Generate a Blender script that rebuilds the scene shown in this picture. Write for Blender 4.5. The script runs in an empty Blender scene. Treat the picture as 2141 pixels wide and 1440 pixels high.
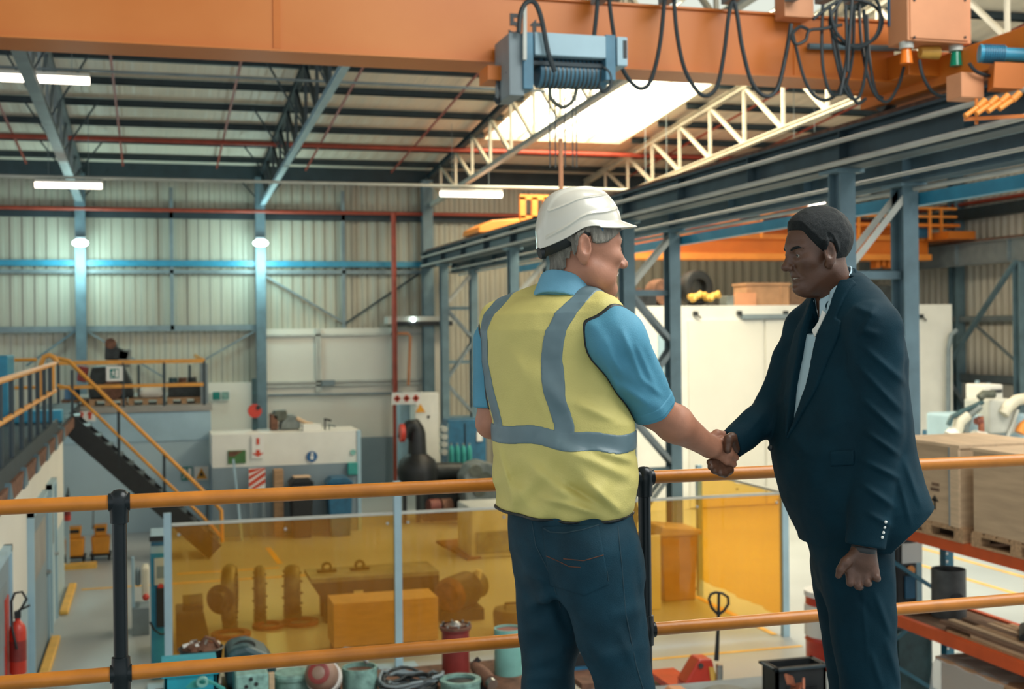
import bpy, bmesh, math, random
import numpy as np
from mathutils import Vector, Matrix, Euler
from mathutils.bvhtree import BVHTree
C = bpy.context.scene.collection
PI = math.pi
R_ = math.radians
rnd = random.Random(7)
# ------------------------------------------------------------------ camera model (hall axes: X along the far wall, Y down the hall, Z up)
F, CX, CY, ROLL = 2600.0, 1070.5, 687.0, 0.0105
YAW = math.atan(750.0 / F)
CS, SN = math.cos(YAW), math.sin(YAW)
EYE = 1.49
G = -2.80                                    # hall floor; the men stand on a gallery at z = 0
def ray(px, py):
    u, v = (px - CX) / F, (CY - py) / F
    c, s = math.cos(ROLL), math.sin(ROLL)
    return u * c + v * s, v * c - u * s
def at(px, py, D=None, X=None, Y=None, Z=None):
    """point of the hall seen at a place of the picture, on one given plane"""
    u, v = ray(px, py)
    d = Vector((CS * u + SN, CS - SN * u, v))
    if D is not None: t = D
    elif X is not None: t = X / d.x
    elif Y is not None: t = Y / d.y
    else: t = (Z - EYE) / d.z
    return Vector((d.x * t, d.y * t, EYE + d.z * t))
def ppm(p):
    """pixels per metre at a point"""
    return F / (p[0] * SN + p[1] * CS)
# ------------------------------------------------------------------ materials
def mat(name, col, rough=0.6, metal=0.0, var=0.12, scale=6.0, bump=0.0, bscale=None, col2=None, coat=0.0, spec=0.5, stretch=None):
    m = bpy.data.materials.new(name); m.use_nodes = True
    nt = m.node_tree; b = nt.nodes['Principled BSDF']
    b.inputs['Roughness'].default_value = rough; b.inputs['Metallic'].default_value = metal
    b.inputs['Coat Weight'].default_value = coat; b.inputs['Specular IOR Level'].default_value = spec
    tc = nt.nodes.new('ShaderNodeTexCoord')
    src = tc.outputs['Object']
    if stretch:
        mp = nt.nodes.new('ShaderNodeMapping'); mp.inputs['Scale'].default_value = stretch
        nt.links.new(src, mp.inputs['Vector']); src = mp.outputs['Vector']
    n = nt.nodes.new('ShaderNodeTexNoise'); n.inputs['Scale'].default_value = scale; n.inputs['Detail'].default_value = 5
    nt.links.new(src, n.inputs['Vector'])
    r = nt.nodes.new('ShaderNodeValToRGB')
    c2 = col2 or tuple(min(1, c * (1 + var)) for c in col)
    c1 = tuple(c * (1 - var) for c in col) if not col2 else col
    r.color_ramp.elements[0].position = 0.32; r.color_ramp.elements[1].position = 0.68
    r.color_ramp.elements[0].color = (*c1, 1); r.color_ramp.elements[1].color = (*c2, 1)
    nt.links.new(n.outputs['Fac'], r.inputs['Fac']); nt.links.new(r.outputs['Color'], b.inputs['Base Color'])
    if bump:
        n2 = nt.nodes.new('ShaderNodeTexNoise'); n2.inputs['Scale'].default_value = bscale or scale * 5; n2.inputs['Detail'].default_value = 6
        nt.links.new(src, n2.inputs['Vector'])
        bp = nt.nodes.new('ShaderNodeBump'); bp.inputs['Strength'].default_value = bump; bp.inputs['Distance'].default_value = 0.02
        nt.links.new(n2.outputs['Fac'], bp.inputs['Height']); nt.links.new(bp.outputs['Normal'], b.inputs['Normal'])
    return m
def emit(name, col, s):
    m = bpy.data.materials.new(name); m.use_nodes = True
    nt = m.node_tree; nt.nodes.clear()
    e = nt.nodes.new('ShaderNodeEmission'); e.inputs['Color'].default_value = (*col, 1); e.inputs['Strength'].default_value = s
    o = nt.nodes.new('ShaderNodeOutputMaterial'); nt.links.new(e.outputs[0], o.inputs[0])
    return m
def ribbed(name, col, pitch, axis='X', rough=0.5, var=0.1, depth=0.03, strength=0.8):
    """profiled metal sheet: bump ribs along one axis and light staining"""
    m = mat(name, col, rough, 0.0, var, 0.35)
    nt = m.node_tree; b = nt.nodes['Principled BSDF']
    tc = nt.nodes.new('ShaderNodeTexCoord')
    sp = nt.nodes.new('ShaderNodeSeparateXYZ'); nt.links.new(tc.outputs['Object'], sp.inputs[0])
    mu = nt.nodes.new('ShaderNodeMath'); mu.operation = 'MULTIPLY'; mu.inputs[1].default_value = 2 * PI / pitch
    nt.links.new(sp.outputs[axis], mu.inputs[0])
    si = nt.nodes.new('ShaderNodeMath'); si.operation = 'SINE'; nt.links.new(mu.outputs[0], si.inputs[0])
    cl = nt.nodes.new('ShaderNodeClamp'); cl.inputs['Min'].default_value = -0.4; cl.inputs['Max'].default_value = 0.5
    nt.links.new(si.outputs[0], cl.inputs['Value'])
    bp = nt.nodes.new('ShaderNodeBump'); bp.inputs['Strength'].default_value = strength; bp.inputs['Distance'].default_value = depth
    nt.links.new(cl.outputs[0], bp.inputs['Height']); nt.links.new(bp.outputs['Normal'], b.inputs['Normal'])
    return m
M = {}
def mk(k, *a, **kw): M[k] = mat(k, *a, **kw)
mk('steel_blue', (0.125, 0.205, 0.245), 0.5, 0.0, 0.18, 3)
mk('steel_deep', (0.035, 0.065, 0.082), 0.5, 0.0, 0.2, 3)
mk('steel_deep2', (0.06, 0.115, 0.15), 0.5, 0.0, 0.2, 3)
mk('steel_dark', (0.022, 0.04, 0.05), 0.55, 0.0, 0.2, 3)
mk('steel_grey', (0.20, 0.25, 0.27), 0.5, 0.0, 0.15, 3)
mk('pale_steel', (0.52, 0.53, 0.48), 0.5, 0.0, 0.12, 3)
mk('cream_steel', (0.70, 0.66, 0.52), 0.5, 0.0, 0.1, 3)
mk('truss_skylit', (0.50, 0.46, 0.36), 0.5, 0.0, 0.1, 3)
mk('cyan_paint', (0.03, 0.26, 0.41), 0.4, 0.0, 0.12, 4)
mk('blue_paint', (0.02, 0.12, 0.22), 0.42, 0.0, 0.2, 6)
mk('hoist_blue', (0.075, 0.20, 0.29), 0.45, 0.0, 0.25, 3)
mk('light_blue', (0.36, 0.52, 0.60), 0.5, 0.0, 0.08, 2)
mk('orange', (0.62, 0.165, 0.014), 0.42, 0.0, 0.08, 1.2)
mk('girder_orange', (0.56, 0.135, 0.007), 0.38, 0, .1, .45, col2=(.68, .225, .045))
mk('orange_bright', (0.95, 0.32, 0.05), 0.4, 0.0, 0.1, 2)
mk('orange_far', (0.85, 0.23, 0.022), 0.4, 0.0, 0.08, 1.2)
mk('motor_brown', (0.30, 0.19, 0.14), 0.5, 0.0, 0.2, 6)
mk('orange_pale', (0.66, 0.29, 0.14), 0.5, 0.0, 0.1, 2)
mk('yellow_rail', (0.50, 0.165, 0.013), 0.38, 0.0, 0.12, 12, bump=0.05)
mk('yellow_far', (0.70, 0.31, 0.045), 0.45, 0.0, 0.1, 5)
mk('mop_orange', (0.80, 0.32, 0.03), 0.45, 0.0, 0.1, 4)
mk('yellow_paint', (0.78, 0.45, 0.09), 0.5, 0.0, 0.12, 4)
mk('post_black', (0.005, 0.009, 0.011), 0.3, 0.0, 0.15, 8, spec=.35)
mk('black', (0.012, 0.014, 0.015), 0.45, 0.0, 0.2, 8)
mk('black_rubber', (0.016, 0.018, 0.019), 0.6, 0.0, 0.2, 8)
mk('cable', (0.012, 0.022, 0.027), 0.5, 0.0, 0.2, 8)
mk('red_pipe', (0.34, 0.055, 0.030), 0.45, 0.0, 0.15, 4)
mk('red', (0.55, 0.045, 0.025), 0.35, 0.0, 0.12, 5)
mk('red_dark', (0.24, 0.03, 0.025), 0.45, 0.0, 0.2, 6)
mk('red_brown', (0.22, 0.06, 0.04), 0.6, 0.0, 0.25, 6)
mk('white_wall', (0.74, 0.72, 0.64), 0.6, 0.0, 0.05, 0.6)
mk('white_paint', (0.78, 0.77, 0.70), 0.5, 0.0, 0.05, 2)
mk('grey_dado', (0.22, 0.29, 0.33), 0.55, 0.0, 0.08, 1)
mk('grey_dark_wall', (0.16, 0.19, 0.20), 0.6, 0.0, 0.1, 1)
mk('blue_dado', (0.40, 0.53, 0.58), 0.5, 0.0, 0.06, 0.6)
mk('machine_grey', (0.19, 0.22, 0.21), 0.5, 0.1, 0.3, 5, bump=0.1)
mk('machine_dark', (0.028, 0.034, 0.034), 0.5, 0.2, 0.4, 6, bump=0.1)
mk('pipe_grey', (0.075, 0.08, 0.08), 0.5, 0.2, 0.3, 6, bump=0.1)
mk('machine_olive', (0.10, 0.11, 0.085), 0.5, 0.2, 0.35, 6, bump=0.1)
mk('metal', (0.45, 0.45, 0.43), 0.32, 0.9, 0.2, 8)
mk('metal_dark', (0.10, 0.105, 0.10), 0.4, 0.7, 0.3, 8)
mk('rust', (0.16, 0.075, 0.045), 0.75, 0.1, 0.4, 9, bump=0.3)
mk('teal_paint', (0.035, 0.30, 0.27), 0.42, 0.0, 0.15, 5)
mk('mint_paint', (0.20, 0.46, 0.41), 0.45, 0.0, 0.15, 5)
mk('mint_worn', (0.20, 0.36, 0.32), 0.55, 0.1, 0.35, 14, bump=0.15)
mk('dark_teal', (0.028, 0.075, 0.085), 0.5, 0.0, 0.3, 7, bump=0.1)
mk('turquoise', (0.01, 0.30, 0.40), 0.4, 0.0, 0.12, 5)
mk('wood', (0.42, 0.25, 0.13), 0.7, 0.0, 0.25, 3, stretch=(1, 12, 12), bump=0.15)
mk('wood_pale', (0.60, 0.42, 0.26), 0.7, 0.0, 0.12, 2.5, stretch=(8, 1.5, 10), bump=0.08)
mk('wood_dark', (0.17, 0.095, 0.055), 0.8, 0.0, 0.35, 4, stretch=(10, 1, 10), bump=0.25)
mk('plywood', (0.50, 0.345, 0.21), 0.65, 0.0, 0.12, 2, stretch=(2, 1, 9))
mk('rack_orange', (0.62, 0.085, 0.015), 0.45, 0.0, 0.1, 4)
mk('rack_blue', (0.03, 0.15, 0.22), 0.45, 0.0, 0.12, 4)
mk('cardboard', (0.42, 0.23, 0.12), 0.8, 0.0, 0.15, 3)
mk('paper', (0.80, 0.79, 0.74), 0.7, 0.0, 0.03, 3)
mk('sign_green', (0.0, 0.19, 0.16), 0.5, 0.0, 0.05, 3)
mk('sign_red', (0.62, 0.07, 0.03), 0.5, 0.0, 0.05, 3)
mk('sign_blue', (0.02, 0.12, 0.30), 0.5, 0.0, 0.05, 3)
mk('sign_yellow', (0.80, 0.36, 0.03), 0.5, 0.0, 0.05, 3)
mk('green_board', (0.06, 0.17, 0.05), 0.6, 0.0, 0.15, 3)
mk('concrete', (0.32, 0.31, 0.28), 0.75, 0.0, 0.12, 2, bump=0.1)
mk('copper', (0.45, 0.16, 0.09), 0.4, 0.7, 0.2, 6)
M['tube'] = emit('tube_light', (1.0, 0.87, 0.70), 6.0)
M['highbay'] = emit('highbay_light', (0.80, 1.0, 0.97), 14.0)
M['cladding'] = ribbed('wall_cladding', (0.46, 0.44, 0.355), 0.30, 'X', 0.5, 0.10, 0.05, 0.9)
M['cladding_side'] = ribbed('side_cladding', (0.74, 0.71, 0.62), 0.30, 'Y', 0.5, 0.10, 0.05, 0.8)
M['roof'] = ribbed('roof_sheet', (0.74, 0.66, 0.54), 0.35, 'X', 0.55, 0.06, 0.03, 0.5)
# ------------------------------------------------------------------ mesh builder
class MB:
    def __init__(s): s.v = []; s.f = []
    def add(s, vs, fs):
        o = len(s.v); s.v.extend(Vector(v) for v in vs); s.f.extend(tuple(o + i for i in f) for f in fs); return s
    def box(s, c, size, rot=None):
        hx, hy, hz = size[0] / 2, size[1] / 2, size[2] / 2
        vs = [Vector((x, y, z)) for x in (-hx, hx) for y in (-hy, hy) for z in (-hz, hz)]
        if rot is not None:
            mm = rot if isinstance(rot, Matrix) else Euler(rot).to_matrix()
            vs = [mm @ v for v in vs]
        c = Vector(c)
        return s.add([c + v for v in vs], [(0, 1, 3, 2), (4, 6, 7, 5), (0, 4, 5, 1), (2, 3, 7, 6), (0, 2, 6, 4), (1, 5, 7, 3)])
    def mm(s, a, b):
        a, b = Vector(a), Vector(b)
        return s.box((a + b) / 2, [abs(b[i] - a[i]) for i in range(3)])
    def bar(s, p0, p1, w, h, up=(0, 0, 1)):
        """rectangular bar between two points: w across, h along up"""
        p0, p1 = Vector(p0), Vector(p1); d = p1 - p0; L = d.length
        if L < 1e-6: return s
        y = d.normalized(); up = Vector(up)
        if abs(y.dot(up)) > 0.98: up = Vector((1, 0, 0)) if abs(y.x) < 0.9 else Vector((0, 1, 0))
        x = y.cross(up).normalized(); z = x.cross(y).normalized()
        m = Matrix((x, y, z)).transposed()
        return s.box((p0 + p1) / 2, (w, L, h), m)
    def ibeam(s, p0, p1, w, h, tf=0.02, tw=0.015, up=(0, 0, 1)):
        p0, p1 = Vector(p0), Vector(p1); y = (p1 - p0).normalized(); up = Vector(up)
        if abs(y.dot(up)) > 0.98: up = Vector((1, 0, 0))
        x = y.cross(up).normalized(); z = x.cross(y).normalized()
        s.bar(p0 + z * (h / 2 - tf / 2), p1 + z * (h / 2 - tf / 2), w, tf, z)
        s.bar(p0 - z * (h / 2 - tf / 2), p1 - z * (h / 2 - tf / 2), w, tf, z)
        return s.bar(p0, p1, tw, h - 2 * tf, z)
    def cyl(s, p0, p1, r0, r1=None, n=14, caps=True):
        r1 = r0 if r1 is None else r1
        p0, p1 = Vector(p0), Vector(p1); d = (p1 - p0)
        if d.length < 1e-7: return s
        d.normalize()
        a = d.orthogonal().normalized(); b = d.cross(a)
        vs = []
        for p, r in ((p0, r0), (p1, r1)):
            for i in range(n):
                t = 2 * PI * i / n; vs.append(p + (a * math.cos(t) + b * math.sin(t)) * r)
        fs = [(i, (i + 1) % n, n + (i + 1) % n, n + i) for i in range(n)]
        if caps: fs += [tuple(range(n - 1, -1, -1)), tuple(range(n, 2 * n))]
        return s.add(vs, fs)
    def tube(s, pts, r, n=8, closed=False, radii=None):
        pts = [Vector(p) for p in pts]; m = len(pts); vs = []; fs = []
        ref = None
        for i, p in enumerate(pts):
            if closed: t = pts[(i + 1) % m] - pts[i - 1]
            else: t = pts[min(i + 1, m - 1)] - pts[max(i - 1, 0)]
            if t.length < 1e-9: t = Vector((0, 0, 1))
            t.normalize()
            ref = t.orthogonal().normalized() if ref is None else (ref - t * ref.dot(t))
            if ref.length < 1e-6: ref = t.orthogonal()
            ref.normalize(); b = t.cross(ref)
            rr = radii[i] if radii else r
            for k in range(n):
                a = 2 * PI * k / n; vs.append(p + (ref * math.cos(a) + b * math.sin(a)) * rr)
        for i in range(m if closed else m - 1):
            j = (i + 1) % m
            for k in range(n):
                fs.append((i * n + k, i * n + (k + 1) % n, j * n + (k + 1) % n, j * n + k))
        if not closed: fs += [tuple(range(n - 1, -1, -1)), tuple((m - 1) * n + k for k in range(n))]
        return s.add(vs, fs)
    def lathe(s, prof, o=(0, 0, 0), axis=(0, 0, 1), n=24, closed_prof=False):
        """profile of (radius, height) turned about an axis through o"""
        o = Vector(o); z = Vector(axis).normalized(); a = z.orthogonal().normalized(); b = z.cross(a)
        vs, fs = [], []; m = len(prof)
        for r, h in prof:
            for k in range(n):
                t = 2 * PI * k / n; vs.append(o + z * h + (a * math.cos(t) + b * math.sin(t)) * max(r, 1e-4))
        for i in range(m if closed_prof else m - 1):
            j = (i + 1) % m
            for k in range(n): fs.append((i * n + k, i * n + (k + 1) % n, j * n + (k + 1) % n, j * n + k))
        if not closed_prof:
            fs += [tuple(range(n - 1, -1, -1)), tuple((m - 1) * n + k for k in range(n))]
        return s.add(vs, fs)
    def ball(s, c, r, n=12, sq=(1, 1, 1)):
        c = Vector(c); vs, fs = [], []; m = n // 2 + 1
        for i in range(m + 1):
            th = PI * i / m
            for k in range(n):
                t = 2 * PI * k / n
                vs.append(c + Vector((math.sin(th) * math.cos(t) * sq[0], math.sin(th) * math.sin(t) * sq[1], math.cos(th) * sq[2])) * r)
        for i in range(m):
            for k in range(n): fs.append((i * n + k, i * n + (k + 1) % n, (i + 1) * n + (k + 1) % n, (i + 1) * n + k))
        return s.add(vs, fs)
    def prism(s, poly, ext):
        """planar polygon (3-D points) pushed along a vector"""
        poly = [Vector(p) for p in poly]; e = Vector(ext); n = len(poly)
        return s.add(poly + [p + e for p in poly], [tuple(range(n - 1, -1, -1)), tuple(range(n, 2 * n))] + [(i, (i + 1) % n, n + (i + 1) % n, n + i) for i in range(n)])
    def build(s, name, m, parent=None, smooth=False, bevel=0.0, label=None):
        me = bpy.data.meshes.new(name)
        off = Vector((0, 0, 0)); p = parent
        while p is not None: off += p.location; p = p.parent
        me.from_pydata([v - off for v in s.v], [], s.f)
        bm = bmesh.new(); bm.from_mesh(me); bmesh.ops.recalc_face_normals(bm, faces=bm.faces); bm.to_mesh(me); bm.free()
        me.materials.append(M[m] if isinstance(m, str) else m)
        o = bpy.data.objects.new(name, me); C.objects.link(o)
        if parent is not None: o.parent = parent
        if label: o['label'] = label
        if bevel:
            b = o.modifiers.new('bevel', 'BEVEL'); b.width = bevel; b.segments = 2; b.limit_method = 'ANGLE'
        if smooth:
            for pl in me.polygons: pl.use_smooth = True
            me.set_sharp_from_angle(angle=R_(40))
        return o
def empty(name, loc, label, cat, group=None):
    o = bpy.data.objects.new(name, None); C.objects.link(o); o.location = loc; o.empty_display_size = 0.1
    o['label'] = label; o['category'] = cat
    if group: o['group'] = group
    return o
def tag(o, label, cat, group=None, kind=None):
    o['label'] = label; o['category'] = cat
    if group: o['group'] = group
    if kind: o['kind'] = kind
    return o
def struct(o, label=None):
    o['kind'] = 'structure'
    if label: o['label'] = label
    return o
def copy_tree(o, parent=None):
    c = o.copy(); C.objects.link(c)
    if parent is not None: c.parent = parent
    for ch in list(o.children): copy_tree(ch, c)
    return c
def text(body, size, loc, rot, m, name='lettering', parent=None, ext=0.002, bold=0.02):
    cu = bpy.data.curves.new(name, 'FONT'); cu.body = body; cu.size = size; cu.extrude = ext; cu.offset = bold * size; cu.align_x = 'CENTER'; cu.align_y = 'CENTER'
    o = bpy.data.objects.new(name, cu); C.objects.link(o); cu.materials.append(M[m])
    off = Vector((0, 0, 0)); p = parent
    while p is not None: off += p.location; p = p.parent
    dg = bpy.context.evaluated_depsgraph_get()
    me = bpy.data.meshes.new_from_object(o.evaluated_get(dg)); bpy.data.objects.remove(o)
    me.transform(Matrix.Translation(Vector(loc) - off) @ Euler(rot).to_matrix().to_4x4())
    o = bpy.data.objects.new(name, me); C.objects.link(o)
    if parent is not None: o.parent = parent
    return o
ORD = ['first', 'second', 'third', 'fourth', 'fifth', 'sixth', 'seventh', 'eighth', 'ninth', 'tenth', 'eleventh', 'twelfth', 'thirteenth', 'fourteenth', 'fifteenth', 'sixteenth', 'seventeenth']
# ------------------------------------------------------------------ shell of the hall
YW, XR, XL = 35.0, 22.3, -15.0
def roof_z(y): return 6.0 + 0.085 * (35 - y)
def chord_z(y): return 4.96 + 0.041 * (35 - y)
# floor with painted yellow lane lines
struct(MB().mm((XL, -6, G - 0.2), (XR + 1, YW + 0.5, G)).build('floor', None or mat('floor_concrete', (0.40, 0.43, 0.425), 0.34, 0.0, 0.12, 0.35, bump=0.04, bscale=3)), 'smooth grey hall floor')
# roof sheets round the skylight openings
SKY = [(8.1, 11.85, 17.5, 30.6), (3.0, 12.0, -3.0, 6.0), (13.0, 20.0, 8.7, 16.0)]  # second opening is unseen, added to bring light onto the two men
roof = MB()
def roof_panel(x0, x1, y0, y1):
    roof.prism([(x0, y0, roof_z(y0)), (x1, y0, roof_z(y0)), (x1, y1, roof_z(y1)), (x0, y1, roof_z(y1))], (0, 0, 0.06))
x0, x1, y0, y1 = SKY[0]
roof_panel(XL, XR + .3, y1, YW + .3); roof_panel(XL, x0, y0, y1); roof_panel(x1, XR + .3, y0, y1); roof_panel(XL, 13.0, 8.5, 16.0); roof_panel(20.0, XR + .3, 8.5, 16.0); roof_panel(13.0, 20.0, 8.5, 8.7); roof_panel(XL, XR + .3, 16.0, y0)
u0, u1, w0, w1 = SKY[1]
roof_panel(XL, u0, w0, 8.5); roof_panel(u1, XR + .3, w0, 8.5); roof_panel(u0, u1, w1, 8.5); roof_panel(XL, XR + .3, -8, w0)
struct(roof.build('ceiling', 'roof'), 'underside of the pale profiled roof sheets')
M['sky_pane'] = bpy.data.materials.new('skylight_sheet'); m = M['sky_pane']; m.use_nodes = True
nt = m.node_tree; nt.nodes.clear()
tb = nt.nodes.new('ShaderNodeBsdfTransparent'); tb.inputs[0].default_value = (0.97, 0.95, 0.88, 1)
tl = nt.nodes.new('ShaderNodeBsdfTranslucent'); tl.inputs[0].default_value = (0.9, 0.88, 0.8, 1)
mx = nt.nodes.new('ShaderNodeMixShader'); mx.inputs[0].default_value = 0.25; oo = nt.nodes.new('ShaderNodeOutputMaterial')
nt.links.new(tb.outputs[0], mx.inputs[1]); nt.links.new(tl.outputs[0], mx.inputs[2]); nt.links.new(mx.outputs[0], oo.inputs[0])
for i, (a, b, c, d) in enumerate(SKY):
    e = bpy.data.objects.new('window_%d' % (i + 1), None); C.objects.link(e); e.location = (a, c, roof_z(c)); struct(e)
    e['label'] = ['bright translucent skylight in the roof beyond the crane girder', 'unseen roof opening added to light the men on the gallery', 'skylight in the roof of the far bay'][i]
    MB().prism([(a, c, roof_z(c) + .03), (b, c, roof_z(c) + .03), (b, d, roof_z(d) + .03), (a, d, roof_z(d) + .03)], (0, 0, 0.02)).build('pane', 'sky_pane', e)
    fr = MB()
    for k in range(1, 4): 
        x = a + (b - a) * k / 4; fr.bar((x, c, roof_z(c)), (x, d, roof_z(d)), 0.035, 0.05)
    fr.bar((a, c, roof_z(c)), (a, d, roof_z(d)), .08, .12); fr.bar((b, c, roof_z(c)), (b, d, roof_z(d)), .08, .12)
    fr.bar((a, c, roof_z(c)), (b, c, roof_z(c)), .08, .12); fr.bar((a, d, roof_z(d)), (b, d, roof_z(d)), .08, .12)
    fr.build('frame', 'cream_steel', e)
# walls
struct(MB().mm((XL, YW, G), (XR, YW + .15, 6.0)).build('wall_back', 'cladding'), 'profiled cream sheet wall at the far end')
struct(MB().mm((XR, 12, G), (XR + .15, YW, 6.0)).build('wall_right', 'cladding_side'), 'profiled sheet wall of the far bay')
# white panelled lower part of the far wall
wp = MB()
zt = at(700, 686, Y=34.8).z
wp.mm((at(553, 700, Y=34.8).x, 34.75, G), (8.0, 35, zt)); wp.mm((at(430, 800, Y=34.8).x, 34.78, G), (at(553, 700, Y=34.8).x, 35, at(490, 800, Y=34.8).z))
struct(wp.build('wall_panel_white', 'white_wall'), 'white lower part of the far wall')
tr = MB()
for px in (553, 662, 668, 820, 905): 
    p = at(px, 700, Y=34.7); tr.mm((p.x - .035, 34.66, -0.2), (p.x + .035, 34.75, zt))
for y in (700, 797, 805): 
    p = at(690, y, Y=34.7); tr.mm((at(553, y, Y=34.7).x, 34.66, p.z - .03), (at(905, y, Y=34.7).x, 34.75, p.z + .03))
struct(tr.build('trim_1', 'pale_steel'), 'pale frames of the white wall panels')
tr = MB(); a_, b_ = at(755, 915, Y=34.6), at(830, 1010, Y=34.6)
tr.mm((a_.x, 34.6, G), (b_.x, 34.74, a_.z)); tr.build('wall_dado_grey', 'grey_dado')['kind'] = 'structure'
# girts and braces on the far wall
def girt(name, y, h, m, label, x0=-14.9, x1=8.2, d=.12, Yp=34.9):
    z = at(300, y, Y=Yp).z
    o = MB().mm((x0, Yp - d, z - h / 2), (x1, Yp, z + h / 2)).build(name, m); tag(o, label, 'steel beam'); return o
girt('wall_girt', 448, .22, 'steel_dark', 'dark horizontal steel beam under the red pipe on the far wall', x1=22)
girt('wall_girt', 568, .10, 'steel_grey', 'thin grey ledge just below the cyan channel on the far wall', x1=7.6)
girt('wall_girt', 686.5, .16, 'steel_grey', 'grey horizontal rail at mid height of the far wall cladding', x1=at(553, 686, Y=34.8).x)
girt('eaves_beam', 352, .5, 'steel_dark', 'dark eaves beam along the top of the far wall', x1=22, d=.2)
o = girt('wall_channel', 551, .16, 'cyan_paint', 'cyan blue channel running across the far wall', x1=7.4, d=.2)
for px, nm in ((320, 'x'), (728, 'y')): pass
def wall_brace(p, q, m, label, w=.08):
    a, b = at(*p, Y=34.8), at(*q, Y=34.8)
    tag(MB().bar(a, b, .05, w, (0, 1, 0)).build('wall_brace', m), label, 'steel brace')
wall_brace((556, 578), (722, 676), 'steel_grey', 'diagonal brace falling from the lit column towards the white wall panels', .13)
wall_brace((722, 676), (876, 572), 'steel_dark', 'diagonal brace rising from the white panels to the crane runway end')
wall_brace((540, 688), (420, 756), 'steel_grey', 'faint diagonal brace falling left from the lit column above the yellow platform rail')
wall_brace((178, 690), (345, 790), 'steel_grey', 'diagonal brace behind the dark machine on the raised platform')
wall_brace((160, 690), (55, 765), 'steel_blue', 'diagonal brace left of the first lamp column above the walkway')
for px, n in ((718, 'second'), (359, 'first')):
    p = at(px, 560, Y=34.85); tag(MB().mm((p.x - .05, 34.78, at(px, 690, Y=34.85).z), (p.x + .05, 34.88, 5.4)).build('wall_post', 'steel_grey'), 'thin grey post on the cladding, %s between the wall columns from the stairs' % n, 'steel post')
# red sprinkler pipes
def pipe(pts, r, m, name, label, cat='pipe', sm=True):
    return tag(MB().tube(pts, r, 10).build(name, m, smooth=sm), label, cat)
zz = at(300, 438, Y=34.5).z
pipe([(-14, 34.5, zz), (22, 34.5, zz)], .055, 'red_pipe', 'wall_pipe', 'red pipe along the top of the far wall cladding')
p0 = at(300, 293, Y=30.6)
pipe([(-14, 30.6, p0.z), (22, 30.6, p0.z)], .06, 'red_pipe', 'sprinkler_main', 'red sprinkler main pipe running across below the roof purlins')
for i, x in enumerate((-3.1, -.72, 1.68, 4.05, 6.42, 13.4, 15.8, 18.2)):
    y1 = 17
    pipe([(x, 34.2, roof_z(34.2) - .185), (x, y1, roof_z(y1) - .185)], .027, 'red_pipe', 'sprinkler_pipe', 'thin red sprinkler pipe under the roof, %s from the left' % ORD[i])
p = at(825, 700, Y=34.2)
pipe([(p.x, 34.2, zz), (p.x, 34.2, G)], .075, 'red_pipe', 'downpipe', 'vertical rust red pipe on the far wall beside the white panels')
q0, q1, q2 = at(831, 697, Y=34.3), at(852, 697, Y=34.3), at(854, 806, Y=34.3)
pipe([q0, q1, q1 + Vector((.08, 0, -.08)), q2], .045, 'orange_pale', 'branch_pipe', 'pale orange pipe bending down beside the red downpipe')
# steel building columns on the far wall
def hcol(name, x, y, z0, z1, m, label, w=.26, d=.26):
    mb = MB(); mb.ibeam((x, y, z0), (x, y, z1), w, d, .03, .03, (0, 1, 0)); return tag(mb.build(name, m), label, 'steel column')
COLX = [at(169, 600, Y=34.6).x, at(545, 600, Y=34.6).x, at(891, 600, Y=34.6).x]
hcol('steel_column', COLX[0], 34.6, G, 5.7, 'steel_blue', 'blue steel wall column above the platform carrying the first bright lamp', .26)
hcol('steel_column', COLX[1], 34.6, G, 5.7, 'steel_blue', 'blue steel wall column left of the white panels carrying the second bright lamp', .26)
hcol('steel_column', COLX[2], 34.4, G, 5.7, 'steel_blue', 'blue steel wall column at the far end of the crane runway', .30)
# roof trusses
TX = [-1.83, 2.9, 7.55, 12.3, 17.0]
for i, x in enumerate(TX):
    m1, m2, m3 = [('steel_grey',) * 3, ('steel_dark', 'light_blue', 'steel_dark'), ('steel_dark', 'pale_steel', 'truss_skylit'), ('truss_skylit',) * 3, ('pale_steel',) * 3][i]  # cream tone puts the skylight's light into the truss colour
    lab = ['grey roof truss seen edge-on at the left above the strip lamps', 'dark roof truss with a pale blue bottom chord left of the hoist', 'roof truss with web bars coloured as skylit along the left edge of the skylight',
           'lattice roof truss coloured as skylit along the right edge of the skylight', 'pale lattice roof truss beyond the festoon cables'][i]
    y1 = 11.0
    t = empty('roof_truss', (x, YW, 5), lab, 'roof truss')
    tz = lambda y: roof_z(y) - .24
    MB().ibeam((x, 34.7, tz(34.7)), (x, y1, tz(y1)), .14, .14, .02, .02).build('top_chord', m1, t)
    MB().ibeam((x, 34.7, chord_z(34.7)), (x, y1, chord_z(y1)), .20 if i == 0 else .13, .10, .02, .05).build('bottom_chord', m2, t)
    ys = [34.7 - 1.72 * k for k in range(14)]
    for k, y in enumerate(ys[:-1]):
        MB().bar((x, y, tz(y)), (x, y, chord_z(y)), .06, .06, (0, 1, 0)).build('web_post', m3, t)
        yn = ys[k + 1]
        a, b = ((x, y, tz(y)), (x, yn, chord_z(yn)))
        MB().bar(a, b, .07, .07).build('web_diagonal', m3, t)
        if i < 2 and k % 2 == 0:
            for sgn in (-1, 1):
                if i == 2 and sgn > 0: continue
                MB().bar((x, y, chord_z(y)), (x + sgn * .75, y, roof_z(y) - .2), .035, .035).build('fly_brace', 'steel_dark', t)
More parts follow.
